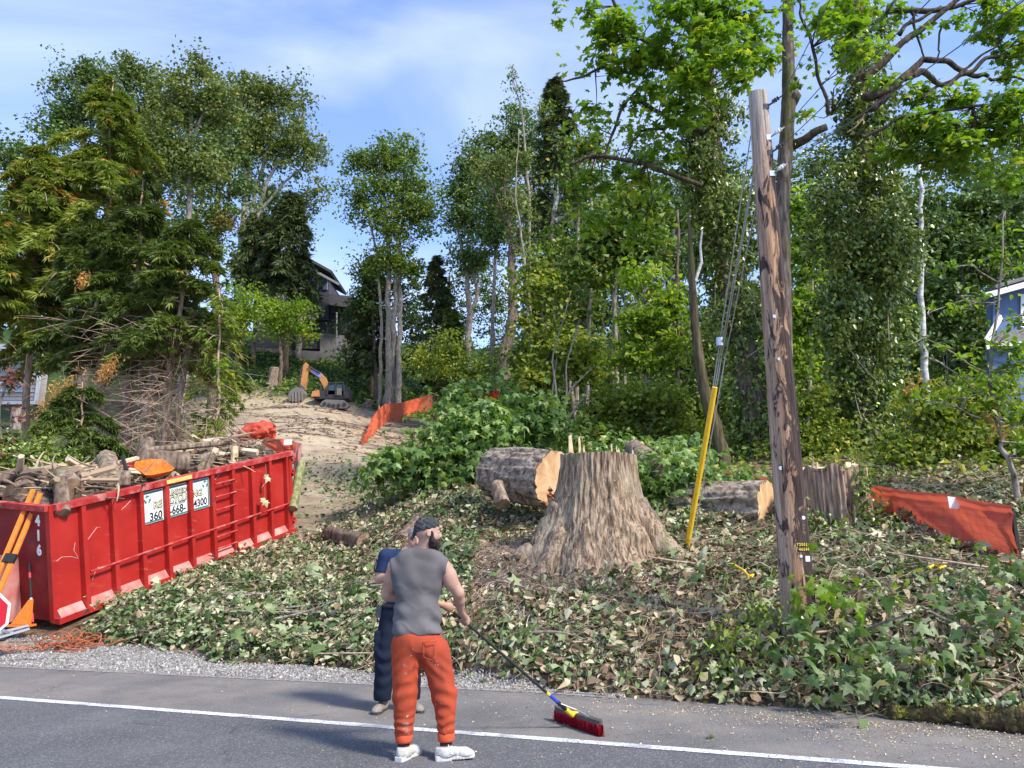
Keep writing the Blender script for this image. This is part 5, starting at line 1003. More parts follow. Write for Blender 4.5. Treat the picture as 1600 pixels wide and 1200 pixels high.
def tree(name, label, Y, crowns, n, size, mt, trunks=(), bark=None, tpl=T_RHOMB, rc=None, cat='tree', group=None, branches=26, per=34, depth=.8, flat=.6, brr=1.0, limb=None, droop=0, hollow=.55):
    bark = bark or B_grey; k = Y / (F * 1.02)
    if Y > 30: n = int(n * 1.15); size = size * .97; per = 40; rc = rc or size * 3.4
    c0 = trunks[0][0] if trunks else (crowns[0][0], crowns[0][1] + crowns[0][3])
    base = P(c0[0], c0[1], Y); base[2] = float(hgt(base[0], base[1])) - .1
    root = thing(name, label, cat, base, group); E = []
    for cr_ in crowns:
        cx, cy, rx, ry = cr_[:4]; yy = Y + (cr_[4] if len(cr_) > 4 else 0); E.append((P(cx, cy, yy), np.array([rx * k, rx * k * depth, ry * k])))
    Pp, nn, tn, C = clumps(E, n, rc or size * 3.2, per, flat, hollow)
    lv = leafmesh('crown', tpl, Pp, size * rng.uniform(.65, 1.25, len(Pp)), nrm=nn, tip=(0, 0, -.9) if droop else None, jit=.8, tone=tn); lv.transform(Matrix.Translation(-Vector(base)))
    link('crown', lv, mt, root)
    if trunks:
        spine = []
        for ti, tr_ in enumerate(trunks):
            pts = [P(a, b, Y + (0 if len(q) < 2 else q[1])) for a, b, *q in tr_]; rad = [q[0] * k for a, b, *q in tr_]
            if ti == 0: pts = [np.array([pts[0][0], pts[0][1], base[2] - .3])] + pts; rad = [rad[0] * 1.25] + rad
            elif abs(tr_[0][1] - trunks[0][0][1]) < 16: pts = [np.array([pts[0][0], pts[0][1], float(hgt(pts[0][0], pts[0][1])) - .3])] + pts; rad = [rad[0] * 1.2] + rad
            t = np.linspace(0, len(pts) - 1, max(8, len(pts) * 5)); pa = np.array(pts); pp = np.stack([np.interp(t, range(len(pts)), pa[:, q]) for q in range(3)], -1); pp[1:-1] += rng.normal(size=(len(pp) - 2, 3)) * np.interp(t, range(len(pts)), rad)[1:-1, None] * .22
            m = MB(); m.tube(pp, np.interp(t, range(len(pts)), rad), 9, wob=.08); m.build('trunk' if ti == 0 else 'limb', bark, root, smooth=True); spine.append(pp)
        if branches:
            sp = np.vstack(spine); m = MB()
            for c in C[rng.choice(len(C), min(branches, len(C)), replace=False)]:
                low = sp[sp[:, 2] < c[2] - .15 * abs(c[2] - base[2]) * .3]; low = low if len(low) else sp; a = low[np.argmin(np.linalg.norm(low - c, axis=1) + rng.random(len(low)) * .8)]
                L_ = np.linalg.norm(c - a); mid = (a + c) / 2 + rng.normal(size=3) * L_ * .07 + (0, 0, -.06 * L_); m.tube([a, (a + mid) / 2 + (0, 0, .02 * L_), mid, c], np.array([.011, .009, .007, .003]) * L_ * brr + .4 * k, 5)
            m.build('branches', bark, root, kind='stuff')
    return root
def conifer(label, Y, apex, bot, hw, n, size, mt, tpl, cat='conifer', droop=.35, up=.25, trunk_px=8, bark=None, group=None, dead=0, pw=.8, jag=.3, base_px=None, name='conifer', whorl=None, open_=0.0):
    n = int(n * .78); size *= 1.02; k = Y / (F * 1.02); ax, ay = apex; bx = base_px or ax; base = P(bx, bot, Y); gz = float(hgt(base[0], base[1])); top = P(ax, ay, Y); zb = P(bx, bot, Y)[2]
    base = np.array([base[0], Y, gz - .1]); root = thing(name, label, cat, base, group)
    m = MB(); t = np.linspace(0, 1, 14)[:, None]; sp = base + (top - base) * t + rng.normal(size=(14, 3)) * .03; m.tube(sp, np.linspace(trunk_px, 1, 14) * k, 8, wob=.08); m.build('trunk', bark or B_cedar, root, smooth=True)
    H_ = top[2] - zb; nb = whorl or int(H_ * 9); mb = MB(); C = []; Tp = []; Nn = []; Tn = []; pb_ = max(4, n // nb)
    for b in range(nb):
        s = (b + rng.random()) / nb; z = top[2] - H_ * s; frac = (top[2] - z) / max(top[2] - base[2], .1); c = top + (base - top) * frac
        a = rng.uniform(0, 2 * np.pi); Lb = hw * k * (s ** pw) * (1 - .18 * max(0, s - .85) / .15) * rng.uniform(1 - jag, 1 + jag * .7) + .15; d = np.array([math.cos(a), math.sin(a), 0.])
        t = np.linspace(0, 1, 7)[:, None]; bp_ = c + d * Lb * t + np.array([0, 0, 1.]) * Lb * (up * t - (up + droop) * t ** 2)
        if b % 2 == 0: mb.tube(bp_, np.linspace(.012, .003, 7) * (1 + Lb), 4)
        q = rng.random(pb_) ** .6; lat = rng.uniform(-1, 1, pb_) * (.32 * Lb * (1.05 - q)) + rng.normal(0, .05, pb_)
        ii = q * 6; i0 = np.minimum(ii.astype(int), 5); f_ = (ii - i0)[:, None]; p = bp_[i0] * (1 - f_) + bp_[i0 + 1] * f_; sd_ = np.array([-d[1], d[0], 0])
        p = p + sd_ * lat[:, None] + np.array([0, 0, -1]) * (np.abs(lat) * .35 + rng.random(pb_) * .12 * (1 + droop))[:, None]
        C.append(p); Tp.append(d * .7 + sd_ * np.sign(lat)[:, None] * .7 + np.array([0, 0, -droop * 1.6])); Nn.append(np.tile(d * .2 + np.array([0, 0, .9]), (pb_, 1))); bt = rng.random() * .5; tt = np.clip(bt + rng.random(pb_) * .5, 0, .93); tt = np.where(rng.random(pb_) < ((.012 + (.5 if rng.random() < .07 else 0)) * (mt is ML_cedar) + .004), 1.0, tt); Tn.append(tt)
    C = np.vstack(C); me_ = leafmesh('crown', tpl, C, size * rng.uniform(.6, 1.2, len(C)), nrm=np.vstack(Nn), tip=np.vstack(Tp), jit=.35, tone=np.concatenate(Tn)); me_.transform(Matrix.Translation(-Vector(base))); link('crown', me_, mt, root)
    mb.build('branches', B_dead, root, kind='stuff')
    if dead:
        m = MB()
        for q in range(dead):
            z = rng.uniform(base[2] + .2, zb + 1.2); fr = (z - base[2]) / (top[2] - base[2]); c = base + (top - base) * fr; a = rng.uniform(0, 6.28); Lb = rng.uniform(.5, 2.3); d = np.array([math.cos(a), math.sin(a), rng.uniform(-.45, .5)])
            br = arc(c, d, Lb, 7, .5, .2); m.tube(br, np.linspace(.016, .004, 7), 3)
            for w_ in range(4): m.tube(arc(br[2 + w_], d + rng.normal(size=3) * .7, Lb * rng.uniform(.15, .4), 4, .6, .2), np.linspace(.007, .002, 4), 3)
        m.build('dead_branches', B_dead, root, kind='stuff')
    return root

BG = 'tall trees on the ridge at upper left'
# ---- ridge trees at upper left
tree('maple_tree', 'dark green spreading tree at the far upper left corner of the skyline', 50, [(25, 320, 85, 110), (80, 250, 65, 70), (10, 240, 46, 42), (0, 420, 60, 90), (120, 300, 60, 80)], 15000, .3, ML_dark, [[(40, 560, 9), (45, 400, 6), (60, 260, 3)]], B_grey, group=BG)
tree('maple_tree', 'dark crown with ragged twigs left of the cedar tip', 52, [(105, 185, 54, 66), (135, 115, 48, 26), (165, 165, 60, 66), (95, 130, 20, 16), (190, 240, 50, 60)], 12000, .27, ML_dark, [[(130, 560, 9), (130, 350, 6), (130, 180, 3)]], B_brown, group=BG)
tree('maple_tree', 'rounded maple crown right behind the cedar tip', 54, [(215, 185, 60, 92), (210, 115, 45, 34), (245, 260, 50, 70), (250, 150, 34, 50)], 12500, .3, ML_olive, [[(232, 560, 8), (225, 400, 6), (232, 280, 4), (215, 150, 2)], [(232, 300, 3), (250, 200, 2), (245, 120, 1)]], B_grey, group=BG)
tree('maple_tree', 'highest maple crown of the upper left ridge with bare pale stem below', 50, [(290, 155, 60, 66), (270, 225, 60, 85), (305, 260, 55, 66), (310, 112, 36, 28), (340, 160, 40, 46)], 14500, .29, ML_olive, [[(288, 560, 8), (290, 420, 6), (296, 300, 4.5), (298, 190, 3), (290, 120, 1.5)], [(296, 260, 3), (275, 190, 2), (270, 130, 1)], [(297, 230, 3), (320, 170, 2), (330, 120, 1)]], B_grey, group=BG)
tree('maple_tree', 'shadowy maple filling in between the ridge maples', 60, [(335, 270, 60, 120), (330, 190, 50, 66), (310, 380, 66, 90), (370, 300, 40, 70)], 12000, .33, ML_dark, [[(335, 560, 7), (338, 430, 5.5), (340, 300, 4), (340, 200, 2)], [(338, 380, 4), (360, 300, 3), (362, 230, 1.5)]], B_brown, group=BG)
tree('maple_tree', 'wide maple with fan of pale stems above the dark house', 86, [(415, 175, 72, 68), (455, 235, 52, 55), (380, 140, 45, 36), (440, 150, 50, 38), (395, 245, 60, 55), (490, 250, 25, 40), (370, 210, 45, 60)], 20000, .42, ML_olive, [[(378, 480, 6), (377, 370, 5.5), (385, 290, 4), (380, 200, 2.5), (375, 140, 1.2)], [(384, 420, 5), (388, 360, 4.5), (402, 290, 3.5), (425, 210, 2), (440, 150, 1)], [(390, 420, 5), (396, 350, 4.5), (420, 280, 3), (455, 220, 2), (475, 180, 1)], [(380, 400, 4), (384, 330, 3.5), (393, 250, 2.5), (405, 170, 1.5), (408, 130, 1)], [(392, 390, 3), (405, 330, 3), (445, 285, 2), (485, 250, 1)]], B_grey, branches=70, brr=.7, group=BG)
tree('maple_tree', 'thin fading maple at the right shoulder of the fan stemmed maple', 92, [(478, 320, 26, 34), (450, 350, 40, 40), (495, 300, 22, 30), (430, 310, 50, 40)], 4500, .42, ML_olive, [[(470, 480, 4), (472, 350, 3), (480, 300, 1)]], B_grey, group=BG)
conifer('dark drooping conifer over the roof of the dark house', 84, (455, 300), 448, 56, 4800, 1.0, ML_spruce, T_SPRAY, droop=.75, up=.1, trunk_px=5, bark=B_brown, pw=.45, group='dark conifers near the dark house')
conifer('dark drooping conifer between the dark house and the left hand ridge', 86, (405, 330), 428, 46, 3600, 1.0, ML_spruce, T_SPRAY, droop=.75, up=.1, trunk_px=4, bark=B_brown, pw=.5, group='dark conifers near the dark house')
conifer('dark drooping conifer hiding the balcony corner of the dark house', 83, (583, 400), 570, 42, 4200, 1.0, ML_spruce, T_SPRAY, droop=.6, up=.1, trunk_px=4, bark=B_brown, pw=.5, group='dark conifers near the dark house')
tree('maple_tree', 'small bright green maple in front of the dark house', 80, [(432, 505, 36, 26), (462, 486, 30, 20), (470, 515, 26, 22), (432, 478, 24, 12)], 3000, .38, ML_bright, [[(440, 558, 3), (436, 520, 2.5), (440, 480, 1)]], B_brown)
tree('shrub', 'yellow green shrub at the edge of the conifers left of the dark house', 72, [(385, 470, 24, 32), (372, 505, 26, 30)], 2200, .34, ML_bright, cat='shrub')
tree('shrub', 'orange tinted shrub glowing behind the conifers', 60, [(345, 350, 20, 20)], 700, .3, ML_yel, cat='shrub')
# ---- centre group
tree('maple_tree', 'tall maple with four close grey stems in the centre of the hillside', 79, [(610, 250, 55, 44), (640, 290, 45, 50), (575, 310, 42, 55), (615, 350, 60, 50), (560, 260, 22, 40), (660, 330, 30, 40), (600, 410, 45, 30), (640, 420, 30, 30)], 17000, .4, ML_maple, [[(607, 602, 6), (606, 520, 5), (608, 400, 4), (600, 300, 2.5), (595, 230, 1.2)], [(614, 602, 6, .3), (615, 500, 4.5), (622, 380, 3.5), (640, 290, 2), (650, 240, 1)], [(622, 602, 5, -.2), (624, 500, 4), (626, 400, 3), (618, 300, 2), (620, 230, 1)], [(594, 592, 3), (596, 500, 2.5), (590, 400, 2), (570, 310, 1.2)]], B_grey, branches=70, brr=.6)
tree('maple_tree', 'forked pale trunk maple right of the central blue sky gap', 70, [(735, 290, 42, 60), (715, 340, 30, 50), (755, 330, 36, 60), (740, 250, 30, 28), (740, 400, 40, 30)], 10000, .35, ML_dark, [[(731, 576, 5), (732, 520, 5), (734, 490, 5), (730, 440, 3.5), (722, 390, 2.5), (712, 340, 1.5)], [(734, 490, 4), (744, 470, 3.5), (746, 450, 3), (735, 420, 2.5), (730, 380, 2), (740, 300, 1)]], B_grey, branches=40, brr=.7)
tree('maple_tree', 'thin pale trunk tree beside the forked maple', 66, [(775, 360, 36, 60), (790, 300, 36, 50)], 6000, .33, ML_dark, [[(768, 574, 3.6), (770, 500, 3), (774, 400, 2.5), (785, 300, 1)]], B_grey, branches=20)
tree('broken_tree', 'thick leaning brown trunk with yellowing broken top right of centre', 48, [(785, 255, 38, 38), (760, 270, 26, 28), (800, 320, 36, 36), (820, 250, 20, 24), (815, 380, 26, 40)], 5200, .22, ML_olive, [[(782, 612, 11), (792, 540, 10), (800, 480, 8), (799, 392, 6.5)], [(799, 420, 4), (797, 370, 3.2), (790, 310, 2.2), (785, 260, 1)], [(810, 400, 3), (795, 350, 2.2), (772, 300, 1.5)]], B_brown, branches=30)
tree('maple_tree', 'dense dark green maple crown at the top centre skyline', 74, [(810, 215, 55, 45), (790, 260, 50, 60), (850, 240, 48, 60), (760, 220, 26, 26), (850, 330, 60, 70), (805, 175, 26, 15)], 14000, .36, ML_dark, [[(830, 600, 6), (830, 400, 4), (820, 250, 2)]], B_brown)
conifer('dark spire conifer with drooping tip at the centre of the skyline', 60, (868, 118), 480, 66, 11000, .65, ML_spruce, T_SPRAY, droop=.8, up=.05, trunk_px=5, bark=B_brown, pw=.5, jag=.4)
tree('slender_tree', 'slender leafy twig top rising left of the dark spire', 55, [(800, 115, 9, 12), (815, 150, 10, 14), (850, 165, 12, 18), (795, 130, 8, 8)], 420, .24, ML_maple, [[(830, 560, 3), (826, 300, 2.5), (815, 170, 1.4), (798, 112, .6)]], B_grey, branches=6)
SN = 'thin bare stems in the woodland'
for i, (tr_, lb, bk) in enumerate((([(822, 600, 3), (826, 470, 3), (816, 380, 2), (806, 310, 1.2), (810, 200, .8)], 'pale thin stem just right of the leaning brown trunk', B_grey), ([(905, 680, 6), (880, 560, 5), (866, 450, 4), (864, 340, 3), (868, 300, 2)], 'broken topped snag curving up at the centre right', B_grey), ([(916, 650, 4), (920, 520, 3.6), (922, 400, 3), (926, 250, 2)], 'straight grey stem right of the broken snag', B_grey), ([(958, 640, 6), (960, 500, 5), (962, 410, 4), (985, 300, 2)], 'knotty grey stem with upper fork', B_grey), ([(975, 660, 3), (976, 520, 3), (972, 420, 2)], 'thin grey stem close beside the knotty one', B_grey), ([(1448, 612, 6), (1440, 500, 5), (1437, 380, 4), (1436, 250, 3)], 'white birch stem in the dark wood at right', B_birch), ([(1060, 590, 3), (1058, 450, 2.5), (1060, 330, 2)], 'thin dark stem left of the mossy leaning trunk', B_brown), ([(1505, 800, 4), (1490, 700, 3), (1480, 600, 2)], 'thin dark stem in the wood behind the red fence', B_brown))):
    Y = (44, 34, 33, 31, 31, 24, 27, 17)[i]; k = Y / F; pts = np.array([P(a, b, Y) for a, b, r_ in tr_]); base = pts[0].copy(); base[2] = float(hgt(base[0], Y)); pts = np.vstack([base - (0, 0, .2), pts]) if pts[0][2] > base[2] else pts
    rad = [tr_[0][2] * k] * (len(pts) - len(tr_)) + [q[2] * k for q in tr_]; t = np.linspace(0, len(pts) - 1, 22); pp = np.stack([np.interp(t, range(len(pts)), pts[:, q]) for q in range(3)], -1) + rng.normal(size=(22, 3)) * .03
    root = thing('slender_tree', lb, 'tree', base, SN); m = MB(); m.tube(pp, np.interp(t, range(len(pts)), rad), 8, wob=.1); m.build('trunk', bk, root, smooth=True); m = MB()
    for q in range(12): c = pp[rng.integers(8, 21)]; m.tube(arc(c, (rng.normal(), rng.normal() * .5, rng.uniform(.1, 1.)), rng.uniform(.4, 1.7), 6, .5), np.linspace(.02, .004, 6) * (Y / 32), 4)
    m.build('branches', bk, root, kind='stuff')
    if i == 1:
        for a, b, c_ in (((868, 345), (900, 325), 4), ((866, 330), (872, 290), 4)): m = MB(); m.tube([P(*a, Y), P((a[0] + b[0]) / 2 + 2, (a[1] + b[1]) / 2, Y), P(*b, Y)], [c_ * k, c_ * .8 * k, c_ * .3 * k], 7); m.build('broken_limb', B_birch, root)
# pale saplings near the middle
root = thing('multi_stem_sapling', 'pale curving dead saplings in the clearing behind the felled crown', 'sapling', G(878, 660, 15))
for pts in ([(872, 665), (868, 600), (862, 560), (880, 500), (892, 455)], [(874, 665), (890, 610), (915, 585), (930, 570)], [(870, 668), (886, 620), (884, 570), (900, 520), (905, 500)], [(880, 665), (905, 630), (925, 605)], [(868, 660), (862, 620), (870, 560)]):
    m = MB(); q = np.array([P(a, b, 23) for a, b in pts]); t = np.linspace(0, len(q) - 1, 14); q = np.stack([np.interp(t, range(len(q)), q[:, c]) for c in range(3)], -1); m.tube(q, np.linspace(.045, .012, 14), 6); m.build('stem', B_grey, root, smooth=True)
for i, (cx_0, cy_0, rx_0, ry_0, Y_, mt_0, lb) in enumerate(((940, 420, 70, 150, 58, ML_dark, 'broad dark woodland crown behind the knotty stem'), (1040, 430, 80, 190, 60, ML_maple, 'broad green woodland crown left of the mossy trunk'), (1160, 440, 80, 220, 56, ML_dark, 'broad dark woodland crown behind the left ivy tree'), (1260, 480, 70, 180, 58, ML_olive, 'broad olive woodland crown right behind the pole'), (1370, 470, 90, 220, 52, ML_maple, 'broad green woodland crown behind the right ivy tree'), (1480, 440, 90, 210, 50, ML_dark, 'broad dark woodland crown above the birch stem'), (1590, 420, 90, 230, 48, ML_maple, 'broad green woodland crown at the right photo edge'), (880, 500, 60, 120, 62, ML_maple, 'broad green woodland crown behind the leaning brown trunk'), (1100, 590, 130, 80, 44, ML_dark, 'dark undergrowth tree low behind the yellow guard'), (1330, 620, 130, 70, 40, ML_maple, 'green undergrowth tree low behind the tall stump'), (960, 610, 110, 60, 48, ML_dark, 'dark undergrowth tree low behind the pale saplings'))):
    tree('woodland_tree', lb, Y_, [(cx_0, cy_0, rx_0, ry_0), (cx_0 - rx_0 * .4, cy_0 + ry_0 * .4, rx_0 * .8, ry_0 * .6), (cx_0 + rx_0 * .4, cy_0 - ry_0 * .5, rx_0 * .6, ry_0 * .5)], 7500, .42, mt_0, [[(cx_0, 690, 5), (cx_0 + 4, cy_0, 3.5), (cx_0 - 6, cy_0 - ry_0 * .7, 1.5)]], B_grey, group='woodland trees at the back right', branches=18, hollow=.45)
# ---- young bright maples in the centre right
YG = 'young maples of the woodland edge'
for i, (lb, Y, cr_, n_, mt) in enumerate((
    ('bright young maple with layered leaves left of the mossy trunk', 27, [(1010, 500, 55, 34), (1040, 470, 40, 24), (980, 560, 45, 30), (1050, 540, 36, 30), (1000, 430, 46, 26)], 4200, ML_bright),
    ('mid green young maple under the overhanging boughs', 30, [(960, 370, 60, 46), (1000, 320, 50, 40), (930, 420, 40, 36), (1010, 390, 40, 36)], 5600, ML_maple),
    ('airy green young tree in front of the dark spire', 34, [(900, 300, 46, 50), (880, 400, 44, 50), (920, 230, 40, 40), (900, 480, 44, 44)], 6000, ML_maple),
    ('leafy young tree behind the pale saplings', 30, [(850, 520, 44, 50), (840, 440, 36, 50), (900, 560, 50, 40), (830, 590, 36, 40)], 6200, ML_shrub),
    ('shaded young maple beneath the big ivy tree', 25, [(1120, 560, 50, 60), (1150, 480, 40, 50), (1100, 640, 50, 40)], 6000, ML_ivy),
    ('bright green young maple between the pole and second ivy tree', 27, [(1265, 400, 36, 60), (1250, 330, 30, 40), (1260, 490, 46, 50), (1235, 560, 34, 40)], 6000, ML_bright),
    ('yellow green bush right of the pole foot', 19, [(1260, 640, 46, 46), (1290, 690, 46, 36), (1240, 700, 36, 36)], 6500, ML_shrub),
    ('dark leafy tree hanging behind the blue house', 30, [(1500, 400, 70, 66), (1470, 480, 50, 50), (1540, 330, 60, 50), (1590, 380, 46, 50), (1500, 540, 56, 50), (1440, 320, 40, 60)], 15000, ML_dark),
    ('deep shade tree behind the white birch stem', 34, [(1420, 420, 50, 100), (1440, 560, 60, 60), (1400, 260, 46, 80)], 8000, ML_dark),
    ('dense bush row behind the red silt fence at right', 15.5, [(1420, 710, 60, 40), (1500, 690, 60, 50), (1570, 700, 50, 60), (1460, 640, 60, 40), (1540, 620, 50, 40)], 11000, ML_shrub),
    ('dark undergrowth left of the second ivy tree', 24, [(1200, 640, 60, 60), (1160, 700, 50, 40)], 6000, ML_ivy),
    ('dark mixed undergrowth at the centre behind the felled trunk', 24, [(960, 640, 60, 46), (1030, 640, 50, 50), (1080, 690, 50, 36), (930, 690, 50, 30), (1000, 700, 50, 36)], 9500, ML_shrub),
    ('shadowed shrub mass right of the leaning brown trunk', 34, [(850, 600, 36, 36), (820, 560, 30, 40), (800, 620, 40, 24)], 4200, ML_ivy),
    ('green wall of saplings behind the knotty stem', 42, [(960, 560, 50, 60), (1010, 600, 50, 50), (920, 600, 40, 50), (1060, 520, 40, 60), (1060, 400, 50, 60)], 9000, ML_dark),
    ('tall dark woodland maple behind the left ivy tree', 46, [(1050, 330, 60, 80), (1000, 250, 50, 60), (1110, 300, 60, 90), (950, 300, 40, 60)], 9000, ML_dark),
    ('tall dark woodland maple between the two ivy trees', 44, [(1230, 300, 60, 90), (1260, 420, 60, 80), (1200, 480, 50, 80), (1290, 250, 46, 60)], 9000, ML_ivy),
    ('tall woodland maple at the far right edge', 40, [(1560, 300, 60, 70), (1500, 240, 50, 50), (1620, 250, 50, 80), (1600, 480, 60, 60)], 8000, ML_dark))):
    sz = {True: .13}.get(Y < 20, .19 if Y < 29 else .24); tpl = T_IVY if mt in (ML_bright, ML_maple) and Y < 32 else T_RHOMB
    x0, y0 = cr_[0][0], max(c[1] + c[3] for c in cr_); tree('young_maple' if Y < 40 else 'maple_tree', lb, Y, cr_, n_, sz * (1.1 if tpl is T_IVY else 1), mt, [[(x0, y0 + 20, 4), (x0 + 4, cr_[0][1], 2.5), (x0 - 4, cr_[0][1] - cr_[0][3] * .7, 1)]], B_grey, tpl=tpl, group=YG, branches=22, flat=.45)
tree('shrub', 'low yellow green shrubs at the foot of the central hillside trees', 62, [(690, 580, 40, 20), (660, 560, 26, 26), (720, 590, 30, 20), (750, 575, 40, 26), (700, 540, 30, 40)], 5000, .28, ML_shrub, cat='shrub', group=None)
tree('shrub', 'dark evergreen shrub mass at the foot of the four stemmed maple', 84, [(560, 500, 30, 50), (580, 550, 40, 30), (650, 520, 26, 50), (560, 560, 50, 20), (640, 570, 30, 20)], 6500, .36, ML_dark, cat='shrub')
conifer('small dense green conifer right of the four stemmed maple', 72, (682, 400), 600, 46, 6500, .6, ML_spruce, T_SPRAY, droop=.2, up=.2, trunk_px=3, bark=B_brown, pw=.7)
conifer('dark small conifer under the forked maple', 66, (705, 480), 610, 40, 4200, .55, ML_hem, T_SPRAY, droop=.3, up=.1, trunk_px=3, bark=B_brown, pw=.7)

tree('maple_tree', 'dark leafy tree filling the wood left of the forked maple', 88, [(700, 470, 30, 60), (715, 540, 40, 50), (690, 560, 36, 40), (740, 480, 30, 60)], 6000, .34, ML_dark, [[(705, 600, 4), (703, 500, 3), (702, 430, 1.5)]], B_brown)
tree('maple_tree', 'dark leafy tree filling the wood behind the leaning brown trunk', 86, [(770, 470, 40, 70), (800, 540, 40, 60), (760, 560, 36, 40), (740, 420, 30, 40)], 6500, .34, ML_dark, [[(772, 600, 4), (770, 500, 3), (772, 420, 1.5)]], B_brown)
tree('maple_tree', 'shaded lower foliage wrapped round the four stemmed maple', 81, [(585, 480, 34, 50), (640, 490, 30, 60), (560, 440, 24, 50), (612, 450, 30, 30), (650, 560, 30, 40)], 5200, .34, ML_dark, [[(588, 600, 3), (584, 520, 2.5), (582, 440, 1.5)]], B_brown)
tree('maple_tree', 'small leafy tree at the left end of the dark house', 88, [(385, 430, 26, 40), (372, 480, 24, 50), (350, 500, 30, 60)], 4200, .32, ML_olive, [[(380, 560, 3), (382, 470, 2.5), (384, 420, 1)]], B_brown)
# ---- the conifer group behind the dumpster
CG = 'conifers behind the dumpster'
conifer('tallest yellow green cedar with brown tips at left', 27, (176, 122), 540, 175, 22000, .36, ML_cedar, T_SPRAY, droop=.45, up=.5, trunk_px=9, group=CG, pw=.72, jag=.45, name='cedar_tree')
conifer('yellow green cedar left of the tallest one', 25.5, (64, 228), 520, 140, 13000, .35, ML_cedar, T_SPRAY, droop=.45, up=.5, trunk_px=7, group=CG, pw=.75, jag=.45, name='cedar_tree')
conifer('yellow green cedar cut by the left photo edge', 24, (2, 330), 490, 100, 7000, .35, ML_cedar, T_SPRAY, droop=.45, up=.5, trunk_px=7, group=CG, pw=.75, jag=.4, name='cedar_tree')
conifer('dark hemlock in front of the tallest cedar with bare brown trunk', 23, (224, 268), 545, 130, 16000, .29, ML_hem, T_SPRAY, droop=.3, up=.3, trunk_px=10, group=CG, pw=.75, jag=.4, dead=330, base_px=212, name='hemlock_tree')
conifer('dark wide hemlock nearest the cleared slope', 22, (300, 345), 560, 125, 15000, .29, ML_hem, T_SPRAY, droop=.35, up=.25, trunk_px=9, group=CG, pw=.62, jag=.4, dead=260, base_px=262, name='hemlock_tree')
conifer('dark hemlock leaning over the tan house', 23.5, (140, 330), 560, 100, 12000, .27, ML_hem, T_SPRAY, droop=.35, up=.2, trunk_px=8, group=CG, pw=.7, jag=.4, dead=60, base_px=196, name='hemlock_tree')
conifer('low bushy hemlock between the tan house and dumpster', 19.5, (128, 600), 745, 84, 6500, .26, ML_hem, T_SPRAY, droop=.3, up=.35, trunk_px=4, group=CG, pw=.6, jag=.3, name='hemlock_tree')
conifer('sparse light green hemlock at the edge of the cleared slope', 21, (345, 450), 690, 40, 1300, .24, ML_shrub, T_SPRAY, droop=.6, up=.1, trunk_px=4, group=CG, pw=.35, jag=.5, dead=50, name='hemlock_tree')
for px, Y, lb in ((236, 22.4, 'thin brown conifer trunk between the two hemlock trunks'), (284, 22, 'leaning broken conifer trunk right of the hemlock trunks')):
    root = thing('dead_conifer', lb, 'tree', (*P(px, 700, Y)[:2], float(hgt(P(px, 700, Y)[0], Y)))); q = P(px, 700, Y); q[2] = float(hgt(q[0], Y)) - .2; m = MB(); m.tube([q, P(px - 2 if px < 250 else px - 6, 640, Y), P(px + (2 if px < 250 else 8), 548, Y)], [.11, .09, .06 if px < 250 else .09], 9, wob=.1); m.build('trunk', B_cedar, root, smooth=True)
    m = MB()
    for q_ in range(60): z = rng.random(); c = np.array(root.location) + (0, 0, .4 + z * 3); br = arc(c, rng.normal(size=3) * (1, 1, .4), rng.uniform(.4, 1.5), 6, .5, .2); m.tube(br, np.linspace(.012, .003, 6), 4)
    m.build('dead_branches', B_dead, root, kind='stuff')
for i, (px, py, n_, s_, lb) in enumerate(((88, 615, 40, 30, 'rust brown dead spray hanging by the tan house'), (168, 570, 20, 18, 'rust brown dead spray on the hemlock above the tan house'), (130, 430, 10, 16, 'small rust spray high in the hemlock'))):
    c = P(px, py, 19.4); N_ = 70 * n_ // 10; N_ *= 2; q = c + rng.normal(size=(N_, 3)) * (n_ * .0065, .1, n_ * .005); q[:, 2] += (q[:, 0] - c[0]) * .9 - rng.random(N_) * .25
    m_ = leafmesh('dead_spray', T_NEEDLE, q, .1, tip=(0, 0, -1.6), jit=.6, tone=.97 + rng.random(N_) * .03); rt = thing('dead_bough', lb, 'branch', c, 'rust brown sprays'); m_.transform(Matrix.Translation(-Vector(rt.location))); tagp(link('needles', m_, ML_cedar, rt), kind='stuff')
root = tree('red_leaf_shrub', 'thin shrub with dark red leaves in front of the tan house', 17, [(14, 590, 20, 12), (22, 578, 10, 8), (8, 700, 20, 20), (20, 650, 14, 14)], 220, .11, ML_redl, [[(6, 760, 2.5), (-2, 640, 2), (14, 585, 1)], [(4, 660, 1.5), (24, 700, 1)]], B_brown, tpl=T_MAPLE2, cat='shrub', branches=8, per=6)
tree('yellow_shrub', 'yellow autumn bush peeking above the tan house roof', 31, [(35, 490, 18, 10), (52, 505, 16, 9), (90, 540, 18, 8)], 700, .17, ML_yel, cat='shrub', tpl=T_MAPLE2)
tree('ivy_mass', 'dark ivy thicket on the ground below the tan house', 17.5, [(40, 720, 90, 30), (110, 745, 60, 16), (0, 690, 60, 30)], 4500, .1, ML_ivy, cat='ivy', tpl=T_IVY)

